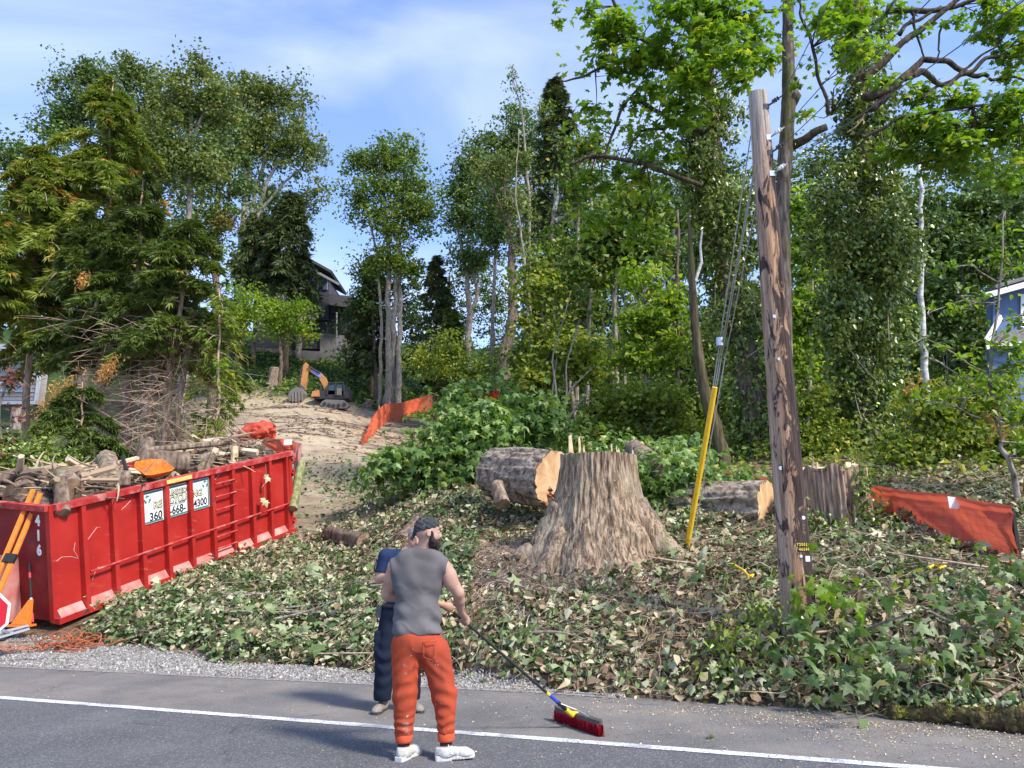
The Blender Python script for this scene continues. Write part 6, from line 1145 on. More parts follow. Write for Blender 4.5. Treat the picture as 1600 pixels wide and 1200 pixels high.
# ================================================================== the right-hand wood
def ivy_tree(label, Y, cols, n, trunk, extra=(), rpx=9, size=.125, cat='tree'):
    k = Y / (F * 1.02); base = P(trunk[0][0], trunk[0][1], Y); base[2] = float(hgt(base[0], Y)) - .1; root = thing('ivy_clad_tree', label, cat, base, 'big ivy clad maples on the right')
    pts = np.array([base] + [P(a, b, Y) for a, b, r_ in trunk]); rad = [trunk[0][2] * k * 1.3] + [q[2] * k for q in trunk]; t = np.linspace(0, len(pts) - 1, 40); pp = np.stack([np.interp(t, range(len(pts)), pts[:, q]) for q in range(3)], -1); m = MB(); m.tube(pp, np.interp(t, range(len(pts)), rad), 12, wob=.1); m.build('trunk', B_brown, root, smooth=True)
    E = [(P(cx, cy, Y + dy), np.array([rx * k, rx * k * .8, ry * k])) for cx, cy, rx, ry, dy in cols]; Pp, nn, tn, C = clumps(E, n, .3, 26, 1.2, .42, False)
    me_ = leafmesh('ivy', T_IVY, Pp, size * rng.uniform(.6, 1.25, len(Pp)), nrm=nn * .6 + np.array([.1, -.4, .1]), tip=(0, 0, -1.0), jit=.55, tone=tn); me_.transform(Matrix.Translation(-Vector(base))); link('ivy', me_, ML_ivy, root)
    m = MB()
    for q in range(46): c = pp[rng.integers(1, 38)] + rng.normal(size=3) * (.25, .1, .2) + (0, -rad[1] * 1.1, 0); m.tube(arc(c, (rng.normal() * .35, -.2 * rng.random(), -1), rng.uniform(.6, 2.), 8, .8), .012, 4)
    m.build('vine_stems', B_dead, root, kind='stuff'); return root, base
it1, b1 = ivy_tree('left one of the two big ivy clad maples with long leafy boughs overhead', 21, [(1112, 60, 38, 80, 0), (1118, 180, 50, 80, 0), (1112, 300, 56, 70, 0), (1125, 400, 58, 70, 0), (1150, 500, 50, 70, 0), (1175, 600, 46, 70, 0), (1185, 690, 60, 50, 0), (1085, 230, 40, 60, -1), (1140, 330, 36, 60, -1), (1070, 120, 30, 50, 0)], 21000, [(1190, 720, 22), (1165, 560, 19), (1130, 400, 17), (1110, 200, 14), (1098, 0, 11), (1090, -120, 8)])
it2, b2 = ivy_tree('right one of the two big ivy clad maples with twisting bare boughs', 19.5, [(1345, 60, 48, 70, 0), (1350, 170, 56, 80, 0), (1350, 290, 72, 80, 0), (1352, 400, 80, 80, 0), (1352, 510, 74, 80, 0), (1350, 610, 58, 70, 0), (1350, 700, 46, 50, 0), (1400, 380, 40, 70, -1), (1300, 350, 40, 80, -1), (1310, 480, 40, 60, -1)], 29000, [(1352, 740, 17), (1350, 560, 16), (1348, 400, 15), (1345, 200, 13), (1340, 0, 10), (1335, -120, 8)])
def boughs(root, base, Yc, lines, leafs, n, size, mt=ML_near, bark=B_bough, name='bough', tpl=T_MAPLE):
    """leafy limbs: polylines in photo pixels at depth Yc; leafs = clusters (px,py,r_px,depth offset)"""
    k = Yc / (F * 1.02)
    for pts in lines:
        q = np.array([P(a, b, Yc + (d[0] if d else 0)) for a, b, r_, *d in pts]); rad = np.array([p_[2] for p_ in pts]) * k; t = np.linspace(0, len(q) - 1, len(q) * 6); qq = np.stack([np.interp(t, range(len(q)), q[:, c]) for c in range(3)], -1)
        qq[1:-1] += .03 * np.stack([vnoise(t * 1.7, c * 9 + q[0][0]) for c in range(3)], -1)[1:-1] * 2; m = MB(); m.tube(qq, np.interp(t, range(len(q)), rad), 7, wob=.12); m.build(name, bark, root, smooth=True)
    E = [(P(cx, cy, Yc + dy), np.array([r_ * k * 1.2, r_ * k, r_ * k * .8])) for cx, cy, r_, dy in leafs]; Pp, nn, tn, C = clumps(E, n, size * 2.3, 12, .45, .6)
    me_ = leafmesh('foliage', tpl, Pp, size * rng.uniform(.6, 1.2, len(Pp)), nrm=nn + (0, 0, .4), tip=None, jit=.5, tone=tn); me_.transform(Matrix.Translation(-Vector(base))); link('foliage', me_, mt, root)
    m = MB(); allp = np.array([P(a, b, Yc) for pts in lines for a, b, *_ in pts])
    for c in C[rng.choice(len(C), min(90, len(C)), replace=False)]: a = allp[np.argmin(np.linalg.norm(allp - c, axis=1))]; mid = (a + c) / 2 + rng.normal(size=3) * .1; m.tube([a, mid, c], [.02, .012, .005], 4)
    m.build('twigs', bark, root, kind='stuff')
boughs(it1, b1, 18.5, [[(1098, 140, 6), (1050, 90, 5), (1000, 60, 4), (960, 10, 3), (940, -40, 2)], [(1100, 210, 5), (1030, 175, 4), (985, 150, 3), (955, 210, 2.4), (940, 260, 1.5)], [(1100, 90, 6), (1070, 30, 5), (1020, -20, 4)], [(1095, 290, 4), (1010, 255, 4), (930, 242, 3), (890, 258, 2)], [(1040, 100, 4), (990, 90, 3), (930, 110, 2.4), (885, 128, 1.5), (868, 125, .8)], [(1130, 60, 6), (1180, 20, 4), (1225, 15, 3)], [(1040, 200, 3), (1000, 205, 2), (985, 230, 1.4)]],
       [(960, 40, 40, 0), (1000, 90, 40, 0), (930, 20, 22, .5), (875, 15, 9, 1), (868, 42, 8, 1), (1040, 60, 40, -1), (1010, 150, 34, 0), (965, 110, 26, 0), (930, 170, 22, .5), (950, 90, 26, 0), (915, 190, 16, 0), (990, 210, 26, 0), (1060, 20, 40, -1), (1110, 20, 44, -1), (1160, 30, 40, -1), (1140, 100, 34, -2), (1080, 120, 40, -1.5), (1060, 180, 40, -1), (1120, 60, 40, -1.5), (1180, 90, 30, -1), (980, 40, 44, 0), (940, 60, 26, 0), (1030, 110, 40, 0), (960, 270, 30, 1), (1010, 290, 34, 1), (1040, 240, 26, 0), (920, 290, 26, 1.5), (1160, 130, 22, -2), (1200, 60, 24, 0), (1190, 110, 12, 0), (890, 100, 8, 0), (1210, 95, 9, 0), (930, 340, 30, 2), (1000, 360, 30, 2)], 5600, .2)
boughs(it2, b2, 16, [[(1350, 120, 7), (1400, 80, 6), (1460, 30, 5), (1520, -20, 4)], [(1350, 150, 8), (1400, 138, 7), (1440, 95, 5.5), (1480, 98, 5), (1520, 118, 4.5), (1545, 120, 3.5)], [(1360, 170, 7), (1405, 130, 6), (1440, 112, 6), (1455, 125, 5), (1475, 135, 4), (1510, 115, 4), (1540, 92, 3.5), (1610, 92, 2.5)], [(1345, 212, 3), (1400, 190, 3), (1460, 176, 3), (1520, 168, 2.6), (1590, 160, 2)], [(1440, 155, 2.4), (1480, 125, 2.6), (1520, 100, 2.4), (1560, 70, 1.6)], [(1385, 20, 5), (1440, 14, 5), (1500, 8, 4), (1570, -10, 3)], [(1405, 55, 4), (1425, 30, 3.5), (1470, 10, 2.4)], [(1470, 35, 2), (1468, 70, 1.6), (1465, 90, 1.4)], [(1425, 20, 3), (1435, 60, 2), (1446, 95, 1.5)], [(1545, 122, 3), (1580, 120, 2.4), (1610, 125, 2)], [(1300, 178, 3.4), (1285, 130, 3), (1268, 75, 2.8), (1252, 25, 2.4), (1248, 0, 2)]],
       [(1320, 40, 30, -1.5), (1350, 75, 26, -2), (1300, 20, 26, -1), (1340, 95, 16, -2), (1560, 30, 30, 0), (1590, 80, 30, 0), (1540, 60, 18, 0), (1600, 20, 30, 0), (1440, 150, 26, .5), (1500, 150, 28, 0), (1560, 160, 30, 0), (1600, 150, 30, 0), (1420, 200, 34, .5), (1480, 205, 34, .5), (1540, 210, 30, .5), (1590, 220, 30, .5), (1400, 240, 30, .5), (1460, 250, 26, .5), (1520, 265, 22, .5), (1600, 280, 26, 0), (1570, 120, 14, 0), (1430, 50, 14, 0), (1490, 40, 14, 0), (1270, 100, 12, 0), (1280, 50, 16, 0), (1255, 180, 12, 0), (1240, 130, 9, 0), (1390, 130, 20, 0), (1240, 5, 14, 0), (1330, 20, 36, -1), (1400, 20, 20, 0), (1570, 190, 40, 0), (1500, 230, 40, 0), (1450, 200, 34, 0), (1600, 60, 34, 0), (1540, 20, 30, 0)], 5400, .175)
# bare dark trunk next to the pole, mossy leaning trunk
bt = thing('bare_tree', 'tall bare straight trunk right behind the utility pole with one short limb', 'tree', P(1228, 640, 17.5)); k = 17.5 / F; q = P(1226, 740, 17.5); q[2] = float(hgt(q[0], 17.5)) - .2
pts = np.array([q] + [P(a, b, 17.5) for a, b in ((1226, 560), (1226, 440), (1222, 330), (1228, 225), (1233, 150), (1231, 60), (1232, -40), (1234, -150))]); t = np.linspace(0, 8, 60); pp = np.stack([np.interp(t, range(9), pts[:, c]) for c in range(3)], -1); rad = np.interp(t, range(9), np.array([14, 12, 10.5, 11, 12, 12, 9.5, 9, 8]) * k)
m = MB(); m.tube(pp, rad, 16, wob=.05); m.build('trunk', barkmat('bare_trunk_bark', (.04, .03, .024), (.12, .09, .07), (.26, .22, .18), moss=(.09, .09, .03), mosslo=.55), bt, smooth=True)
m = MB(); m.tube([P(1238, 228, 17.5), P(1258, 218, 17.4), P(1275, 205, 17.2), P(1292, 198, 17.1)], [8.5 * k, 7.5 * k, 7 * k, 6 * k], 10, wob=.06); m.build('limb', B_moss, bt, smooth=True)
m = MB(); m.tube([P(1241, 165, 17.5), P(1243, 150, 17.4), P(1242, 138, 17.45)], [4 * k, 10 * k, 3 * k], 10); m.build('burl', B_brown, bt, smooth=True)
mt_ = thing('mossy_tree', 'mossy leaning trunk left of the yellow guard', 'tree', P(1128, 735, 17)); k = 17 / F; q = P(1132, 745, 17); q[2] = float(hgt(q[0], 17)) - .2; pts = np.array([q] + [P(a, b, 17) for a, b in ((1128, 710), (1115, 660), (1098, 600), (1088, 530), (1082, 450), (1079, 390), (1076, 330))]); t = np.linspace(0, 7, 40); pp = np.stack([np.interp(t, range(8), pts[:, c]) for c in range(3)], -1); m = MB(); m.tube(pp, np.interp(t, range(8), np.array([13, 12, 11, 9, 7.5, 6, 4.5, 1]) * k), 12, wob=.1); m.build('trunk', B_moss, mt_, smooth=True)
m = MB(); m.tube([P(1086, 440, 17), P(1096, 410, 17), P(1094, 385, 17), P(1097, 360, 17)], [.04, .035, .03, .02], 7); m.build('dead_limb', B_birch, mt_)
# hazel sapling at the right front
hz = thing('hazel_sapling', 'slender hazel sapling with rounded leaves at the right edge behind the red fence', 'sapling', P(1592, 800, 12.6)); bz = np.array(hz.location)
boughs(hz, bz, 12.6, [[(1600, 860, 4.5), (1594, 790, 5), (1583, 745, 4.5), (1572, 715, 4), (1564, 690, 3.6), (1556, 660, 3), (1545, 600, 2.6), (1548, 540, 2.2), (1560, 470, 2), (1568, 400, 1.6), (1570, 330, 1)], [(1548, 580, 1.6), (1500, 560, 1.2), (1440, 530, .9), (1410, 545, .6)], [(1552, 620, 1.5), (1500, 590, 1.2), (1450, 560, .9)], [(1556, 655, 1.5), (1500, 640, 1.1), (1420, 625, .8)], [(1560, 470, 1.4), (1510, 470, 1), (1450, 490, .8)], [(1562, 440, 1.4), (1520, 415, 1), (1470, 420, .7)], [(1566, 500, 1.2), (1600, 490, .8)]],
       [(1430, 535, 16, 0), (1470, 545, 16, 0), (1510, 560, 18, 0), (1420, 620, 18, 0), (1460, 630, 18, 0), (1500, 640, 18, 0), (1540, 600, 24, -.3), (1450, 485, 14, 0), (1490, 480, 16, 0), (1530, 470, 16, 0), (1480, 415, 14, 0), (1520, 410, 14, 0), (1560, 400, 18, 0), (1570, 540, 24, -.3), (1595, 500, 22, 0), (1590, 580, 26, -.2), (1590, 650, 26, 0), (1560, 640, 20, -.2), (1570, 350, 16, 0), (1590, 420, 16, 0), (1600, 700, 26, 0), (1500, 600, 14, 0)], 1500, .115, ML_near, B_grey, 'stem', T_OVAL)
me_ = leafmesh('turned_leaves', T_OVAL, np.vstack([P(a, b, 12.4) + rng.normal(size=(7, 3)) * .1 for a, b in ((1440, 588), (1428, 600), (1552, 655), (1560, 670), (1548, 640), (1415, 612))]), .11, tip=(0, 0, -1)); me_.transform(Matrix.Translation(-Vector(bz))); link('turned_leaves', me_, ML_yel, hz)

# ================================================================== felled crown, bushes and ivy near the stumps
ML_mix = leafmat('wilting_maple_leaf', G3((0, (.05, .1, .03)), (.4, (.1, .17, .05)), (.65, (.17, .23, .09)), (.85, (.32, .35, .2)), (1, (.46, .42, .26))), .25, .5)
def bush(name, label, Y, cr_, n, size, mt, tpl=T_MAPLE2, cat='bush', **kw): return tree(name, label, Y, cr_, n, size, mt, tpl=tpl, cat=cat, branches=0, per=kw.pop('per', 16), droop=1, **kw)
bush('felled_crown', 'felled maple crown of fresh green leaves left of the huge felled trunk', 18.5, [(640, 722, 44, 30), (700, 740, 56, 46), (725, 690, 42, 40), (760, 720, 50, 46), (610, 728, 28, 30), (690, 690, 32, 26), (750, 655, 36, 36)], 5600, .2, ML_felled, cat='felled tree')
bush('felled_crown', 'upper part of the felled crown behind the huge felled trunk', 21.5, [(800, 680, 50, 34), (850, 668, 50, 30), (760, 620, 40, 26), (720, 630, 30, 34), (890, 690, 36, 24), (830, 640, 46, 30)], 3200, .2, ML_felled, cat='felled tree')
bush('bush', 'big leaved green bush between the huge stump and the yellow guard', 13.8, [(1055, 755, 36, 36), (1085, 785, 36, 36), (1040, 795, 28, 34), (1075, 730, 34, 26), (1020, 740, 22, 26)], 2400, .15, ML_felled)
bush('bush', 'ivy and leaves heaped over the log behind the guy wires', 13.9, [(1120, 765, 38, 22), (1160, 760, 34, 15), (1105, 800, 28, 30), (1140, 835, 30, 16)], 2300, .12, ML_felled)
bush('bush', 'leafy bush rising behind the felled trunk beside the splinters', 16.5, [(985, 700, 26, 20), (1020, 720, 30, 26), (940, 700, 20, 16), (1060, 700, 36, 24)], 1300, .15, ML_felled)
bush('ivy', 'ivy climbing the right side of the tall stump', 12.0, [(1347, 775, 13, 40), (1352, 830, 18, 30), (1275, 835, 22, 26), (1305, 850, 30, 20), (1380, 850, 24, 20), (1350, 740, 12, 16), (1300, 870, 44, 14)], 3000, .075, ML_ivy, T_IVY, cat='ivy', flat=1.4)
bush('maple_shoot', 'fresh maple leaves sprouting at the foot of the utility pole on its right', 8.65, [(1275, 925, 22, 28), (1300, 935, 16, 18)], 60, .15, ML_near, T_MAPLE, cat='shoot', per=6)
bush('maple_shoot', 'lower fresh maple leaves hanging below the pole foot', 8.4, [(1258, 995, 26, 24), (1300, 1005, 28, 24), (1335, 1050, 24, 20), (1215, 1010, 20, 26)], 90, .14, ML_mix, T_MAPLE, cat='shoot', per=6)
bush('brush_heap', 'fresh cut maple leaves drooping over the roadside left of the mossy log', 7.85, [(1370, 1020, 60, 34), (1450, 1000, 50, 30), (1300, 1060, 50, 24), (1380, 1070, 30, 20)], 170, .13, ML_mix, T_MAPLE, cat='brush', per=7)
bush('brush_heap', 'fresh green leaves heaped at the far right above the mossy log', 8.1, [(1540, 960, 50, 30), (1590, 1000, 40, 40), (1570, 900, 50, 24), (1500, 1040, 40, 24)], 190, .12, ML_mix, T_MAPLE, cat='brush', per=7)
bush('ivy', 'dark ivy spilling down the bank just left of the pole foot', 8.7, [(1150, 1000, 50, 36), (1195, 960, 30, 26), (1120, 1050, 50, 24), (1200, 1050, 40, 24)], 900, .075, ML_ivy, T_IVY, cat='ivy', per=12)
# ================================================================== BRUSH AND LITTER
def scatter(n, xr, yr, keep):
    x = rng.uniform(*xr, n); y = rng.uniform(*yr, n); k = keep(x, y); return x[k], y[k]
def gnormal(x, y): e = .05; return np.stack([-(hgt(x + e, y) - hgt(x - e, y)) / (2 * e), -(hgt(x, y + e) - hgt(x, y - e)) / (2 * e), np.ones_like(x)], -1)
LEAFPROTO = [leafmesh('leaf', T_MAPLE, np.zeros((1, 3)), 1.0, nrm=(0, 0, 4), jit=.3, tone=[t]) for t in (.12, .25, .33, .4, .46, .5, .54, .58, .62, .7, .85)]
for q in LEAFPROTO: q.materials.append(ML_litter)
LEAF_OV = [leafmesh('leaf', T_IVY, np.zeros((1, 3)), 1.0, nrm=(0, 0, 4), jit=.3, tone=[t]) for t in (.2, .45, .6, .72, .8, .9)]
for q in LEAF_OV: q.materials.append(ML_litter)
def litter(root, x, y, lift, dryf, sizes=1.0, big=.07):
    """three layers of leaves joined as one mass"""
    N = len(x); z = hgt(x, y); nn = gnormal(x, y); hump = .26 * np.clip(fbm(x * 1.5, y * 1.5, 7, 3), 0, 1.2); zz = z + (rng.random(N) ** 1.4) * (lift + hump)
    green = fbm(x * .9, y * .9, 11, 3) * .35 + .36; t = np.clip(green * .0 + rng.random(N) * .62 + .36 * (rng.random(N) < .58) + .06 * fbm(x * 2, y * 2, 3), 0, .94); dry = rng.random(N) < dryf(x, y)
    c = rng.random(N); sel = [(~dry) & (c < big), (~dry) & (c >= big) & (c < .62), (~dry) & (c >= .62), dry]; C = np.stack([x, y, zz], -1); off = np.array(wloc(root))
    for k, (tpl, sz, mt, nm) in enumerate(((T_MAPLE2, .125, ML_litter, 'maple_leaf_litter'), (T_IVY, .075, ML_litter, 'ivy_litter'), (T_OVAL, .065, ML_litter, 'small_leaf_litter'), (T_OVAL, .095, ML_ltr2, 'dry_litter'))):
        s = sel[k]
        if s.sum() < 3: continue
        m_ = leafmesh(nm, tpl, C[s], sz * sizes * rng.uniform(.55, 1.6, s.sum()), nrm=nn[s] * 1.1, jit=.75, tone=t[s] if k < 3 else rng.random(s.sum())); m_.transform(Matrix.Translation(-Vector(off))); tagp(link(nm, m_, mt, root), kind='stuff')
def twigs_on(root, x, y, name='vines_and_twigs', r_=(.0025, .007), ln=(.25, .9), lift=.12, mt=None):
    m = MB()
    for a, b in zip(x, y):
        L_ = rng.uniform(*ln); ns = 5 if name == 'shredded_roots' else 7; th = rng.uniform(0, 6.28); bend = rng.normal() * 1.2; s = np.linspace(0, 1, ns); px = a + L_ * s * np.cos(th + bend * s); py = b + L_ * s * np.sin(th + bend * s)
        m.tube(np.stack([px, py, hgt(px, py) + rng.uniform(.01, lift) + .06 * np.sin(3.1 * s) * rng.random()], -1), np.linspace(rng.uniform(*r_), .0015, ns), 3, cap=False, tone=rng.random())
    tagp(m.build(name, mt or M_twig, root), kind='stuff')
def bigleaves(root, pts, protos, s0=.13, s1=.2):
    off = np.array(wloc(root)); nn = gnormal(pts[:, 0], pts[:, 1])
    for p, n_ in zip(pts, nn):
        q = Vector(n_ + rng.normal(size=3) * .55).normalized().to_track_quat('Z', 'Y') @ Matrix.Rotation(rng.uniform(0, 6.28), 3, 'Z').to_quaternion()
        o = link('leaf', protos[rng.integers(len(protos))], None, root); o.location = Vector(p - off); o.rotation_mode = 'QUATERNION'; o.rotation_quaternion = q; s = rng.uniform(s0, s1); o.scale = (s, s, s * rng.uniform(.6, 1.6))
# left pile between gravel and dumpster
tt = lambda x, y: x / np.maximum(y, .1)
def k_left(x, y):
    w_ = np.interp(x, gx, gwid); u = (y - edge_y(x)); dl_ = (np.stack([x, y], -1) - DO[:2]); aa = Da[:2] / np.linalg.norm(Da[:2]); nrm = np.array([aa[1], -aa[0]]); dd = dl_ @ nrm; al = dl_ @ aa
    dens = sstep(-.02, .25, u - w_ - .12 * fbm(x * 2, y * 2, 4, 2)) * sstep(.02, .2, dd - .22 * (1 - sstep(1.2, 2.6, al))) * sstep(-6.7, -5.6, x + .25 * (y - 11.5)) * (1 - .8 * sstep(15.2, 17.5, y)) * (1 - .75 * np.exp(-((x + 5.0) / .9) ** 2) * sstep(14.5, 16, y))
    return rng.random(len(x)) < dens
lp = thing('brush_pile', 'leafy brush pile of cut maple and ivy between the gravel and the dumpster', 'brush pile', (-3.4, 12.3, float(hgt(-3.4, 12.3))))
x, y = scatter(56000, (-7.2, -.6), (10.6, 18), k_left); litter(lp, x, y, .2, lambda a, b: .15 + .2 * (b > 14))
s = rng.choice(len(x), 170, replace=False); s = s[y[s] < 14.2][:140]; bigleaves(lp, np.stack([x[s], y[s], hgt(x[s], y[s]) + rng.uniform(.16, .34, len(s))], -1), LEAFPROTO, .15, .27)
s = rng.choice(len(x), 420, replace=False); twigs_on(lp, x[s], y[s], lift=.28)
for q in range(16):
    a = rng.uniform(-5, -1.6); b = rng.uniform(11.6, 13.4); z = float(hgt(a, b)) + .22; m = MB(); d = np.array([rng.uniform(.6, 1), rng.uniform(-.3, .6), rng.uniform(-.05, .15)]); m.tube(arc((a, b, z), d, rng.uniform(.7, 1.8), 7, .3), np.linspace(.02, .006, 7), 6); m.build('branch', B_grey, lp)
# the bank on the right
def patch_bare(x, y):  # shredded-wood and soil patches
    g = 1.1 * np.exp(-((x - .75) ** 2 / 1.5 + (y - 11.1) ** 2 / .5)) + 1.25 * np.exp(-((x + .4) ** 2 / 1.1 + (y - 12.5) ** 2 / 2.2)) + .75 * np.exp(-((x - 2.15) ** 2 / .45 + (y - 9.35) ** 2 / .5)) + .3 * np.exp(-((x - 2.2) ** 2 / .8 + (y - 10.4) ** 2 / .4))
    return np.clip(g, 0, 1)
def k_bank(x, y):
    w_ = np.interp(x, gx, gwid) * (x < 1.2); u = y - edge_y(x)
    dens = sstep(-.06, .12, u - w_ * (x < .9) + .04 * fbm(x * 3, y, 4, 2)) * (1 - .88 * patch_bare(x, y)) * sstep(-2.9, -1.9, x + .0 * y) * (1 - .55 * sstep(13, 15, y))
    inst = np.hypot((x - SC[0]) / 1.0, (y - SC[1])) < .8
    return (rng.random(len(x)) < dens) & ~inst
bk_ = thing('leafy_bank', 'brush covered bank of ivy and maple leaves from the roadside up to the stumps', 'brush bank', (2.0, 9.0, float(hgt(2.0, 9.0))))
x, y = scatter(100000, (-2.9, 9.2), (5.2, 15.5), lambda a, b: k_bank(a, b) & (a < b * .72)); litter(bk_, x, y, .14, lambda a, b: np.clip(.27 + .25 * fbm(a * .8, b * .8, 21, 2), .05, .6) + .4 * patch_bare(a, b))
s = rng.choice(len(x), 260, replace=False); s = s[(y[s] < 11.5)][:170]; bigleaves(bk_, np.stack([x[s], y[s], hgt(x[s], y[s]) + rng.uniform(.08, .26, len(s))], -1), LEAFPROTO + LEAF_OV, .1, .19)
s = rng.choice(len(x), 2600, replace=False); twigs_on(bk_, x[s], y[s], lift=.2)
xx, yy = scatter(9000, (-1.8, 3.4), (8.4, 13.4), lambda a, b: rng.random(len(a)) < patch_bare(a, b) * ((b - edge_y(a)) > .3)); twigs_on(bk_, xx, yy, 'shredded_roots', (.0015, .006), (.08, .34), .1, leafmat('shredded_wood', G3((0, (.17, .1, .07)), (.4, (.36, .24, .165)), (.8, (.55, .41, .29)), (1, (.64, .52, .4))), trans=0, rough=.9))
for q in range(26):
    a = rng.uniform(-1.5, 6.5); b = edge_y(a) + rng.uniform(.5, 3.2); z = float(hgt(a, b)) + rng.uniform(.06, .2); m = MB(); d = np.array([rng.normal(), rng.normal() * .5, rng.uniform(-.1, .25)]); m.tube(arc((a, b, z), d, rng.uniform(.4, 1.3), 7, .4), np.linspace(rng.uniform(.01, .03), .006, 7), 6); m.build('branch', B_dead if q % 2 else B_grey, bk_)
# upright weeds on the bank
wd = MB(); lv = []
for px, py in ((1460, 880), (1165, 1000), (1400, 980), (1300, 880), (1520, 900), (1130, 940), (1340, 990), (1240, 1040), (1420, 1040), (1480, 1000)):
    g = G(px, py); h_ = rng.uniform(.3, .7); a = arc(g, (rng.normal() * .2, -.1, 1), h_, 6, .3); wd.tube(a, np.linspace(.006, .002, 6), 4)
    for q in range(9): lv.append(a[rng.integers(2, 6)] + rng.normal(size=3) * .05)
tagp(wd.build('weed_stems', B_grey, bk_), kind='stuff'); me_ = leafmesh('weed_leaves', T_OVAL, np.array(lv), .08, tip=(0, 0, .2)); me_.transform(Matrix.Translation(-Vector(wloc(bk_)))); tagp(link('weed_leaves', me_, ML_near, bk_), kind='stuff')
# sawdust and shavings around the great stump
N = 9000; a = rng.uniform(0, 6.28, N); r_ = 1.1 + np.abs(rng.normal(0, .55, N)); x = SC[0] + r_ * np.cos(a) * 1.15 - .15; y = SC[1] + r_ * np.sin(a) * .8 - .1; k_ = (y - edge_y(x)) > .8; x, y = x[k_], y[k_]
tagp(link('wood_shavings', leafmesh('wood_shavings', T_RHOMB, np.stack([x, y, hgt(x, y) + rng.random(len(x)) * .1], -1), rng.uniform(.015, .055, len(x)), nrm=(0, -.2, 1)), M_chip), kind='stuff')
# litter farther up: path, slope, forest floor, ivy slope under the house
def k_mid(x, y): t = x / y; return (rng.random(len(x)) < sstep(-.42, -.2, t) * (1 - .75 * np.exp(-((t + .27) / .05) ** 2) * (y < 22)) * (1 - .85 * sstep(24, 27, y)) * (.55 + .45 * fbm(x, y, 2))) & (t < .05)
x, y = scatter(16000, (-10, 1.5), (15.5, 30), k_mid); N = len(x)
tagp(link('slope_litter', leafmesh('slope_litter', T_IVY, np.stack([x, y, hgt(x, y) + rng.random(N) * .12], -1), .12 * rng.uniform(.5, 1.3, N), nrm=(0, -.3, 1), jit=.8, tone=np.clip(rng.random(N) * .75, 0, .9)), ML_litter), kind='stuff')
x, y = scatter(26000, (1.0, 22), (13.6, 30), lambda a, b: (a / b < .8) & (rng.random(len(a)) < 1.15 - b / 34) & ((a > 3.2) | (b > 15.5))); N = len(x)
tagp(link('undergrowth', leafmesh('undergrowth', T_IVY, np.stack([x, y, hgt(x, y) + rng.random(N) ** 1.5 * .5 * np.clip(.7 + fbm(x, y, 9), .15, 1.6)], -1), .13 * rng.uniform(.6, 1.3, N), nrm=(0, -.4, 1), jit=.8, tone=rng.random(N)), ML_shrub), kind='stuff')
x, y = scatter(30000, (-48, 30), (68, 100), lambda a, b: (rng.random(len(a)) < sstep(75, 79, b + 3 * fbm(a * .2, b * .2)) * (.5 + .6 * fbm(a * .2, b * .2, 3))) & (np.abs(a / b + .15) < .3)); N = len(x)
tagp(link('hillside_ivy', leafmesh('hillside_ivy', T_RHOMB, np.stack([x, y, hgt(x, y) + rng.random(N) * .5], -1), .42 * rng.uniform(.5, 1.3, N), nrm=(0, -.5, 1), jit=.6, tone=rng.random(N)), ML_maple), kind='stuff')
x, y = scatter(9000, (-30, -3), (22, 78), lambda a, b: (np.abs(a / b + .2) < .17) & (rng.random(len(a)) < np.clip(.35 + .8 * fbm(a * .25, b * .25, 6), .05, 1))); N = len(x)
m = MB()
for a, b in zip(x[:650], y[:650]): th = rng.uniform(0, 3.14); L_ = rng.uniform(.3, 1.3) * (b / 45); s = np.linspace(-.5, .5, 3); X_ = a + L_ * s * np.cos(th); Y_ = b + L_ * s * np.sin(th); m.tube(np.stack([X_, Y_, hgt(X_, Y_) + .05], -1), .018 * b / 35, 3, cap=False, tone=rng.random())
tagp(m.build('slash_on_slope', M_twig), kind='stuff')
tagp(link('bark_debris', leafmesh('bark_debris', T_RHOMB, np.stack([x, y, hgt(x, y) + .03], -1), rng.uniform(.1, .35, N) * y / 45, nrm=(0, -.3, 1.5), jit=.5), leafmat('debris', G3((0, (.06, .04, .03)), (.5, (.2, .14, .1)), (1, (.5, .4, .28))), trans=0, rough=.9)), kind='stuff')
N = 150; t = rng.random(N); a = P(1386, 1104, 7.72); b = P(1665, 1116, 6.95); q = a + (b - a) * t[:, None] + np.stack([rng.normal(0, .03, N), rng.normal(.04, .07, N), .05 + rng.random(N) * .06], -1)
me_ = leafmesh('log_leaves', T_IVY, q, .07 * rng.uniform(.5, 1.3, N), nrm=(0, -.4, 1), jit=.7, tone=rng.random(N) * .9); me_.transform(Matrix.Translation(-Vector(wloc(bk_)))); tagp(link('log_leaves', me_, ML_litter, bk_), kind='stuff')
# stray leaves on the gravel and road
pts = []
for px, py in ((122, 1019), (168, 1020), (150, 1025), (785, 1066), (760, 1068), (735, 1062), (400, 1060), (1105, 1158), (300, 1046), (20, 1010), (560, 1070)):
    g = G(px, py); pts.append(g + (0, 0, .03))
sl = thing('stray_leaves', 'fallen leaves lying loose on the gravel edge beside the road', 'leaves', pts[0]); bigleaves(sl, np.array(pts), LEAFPROTO + LEAF_OV, .08, .14)
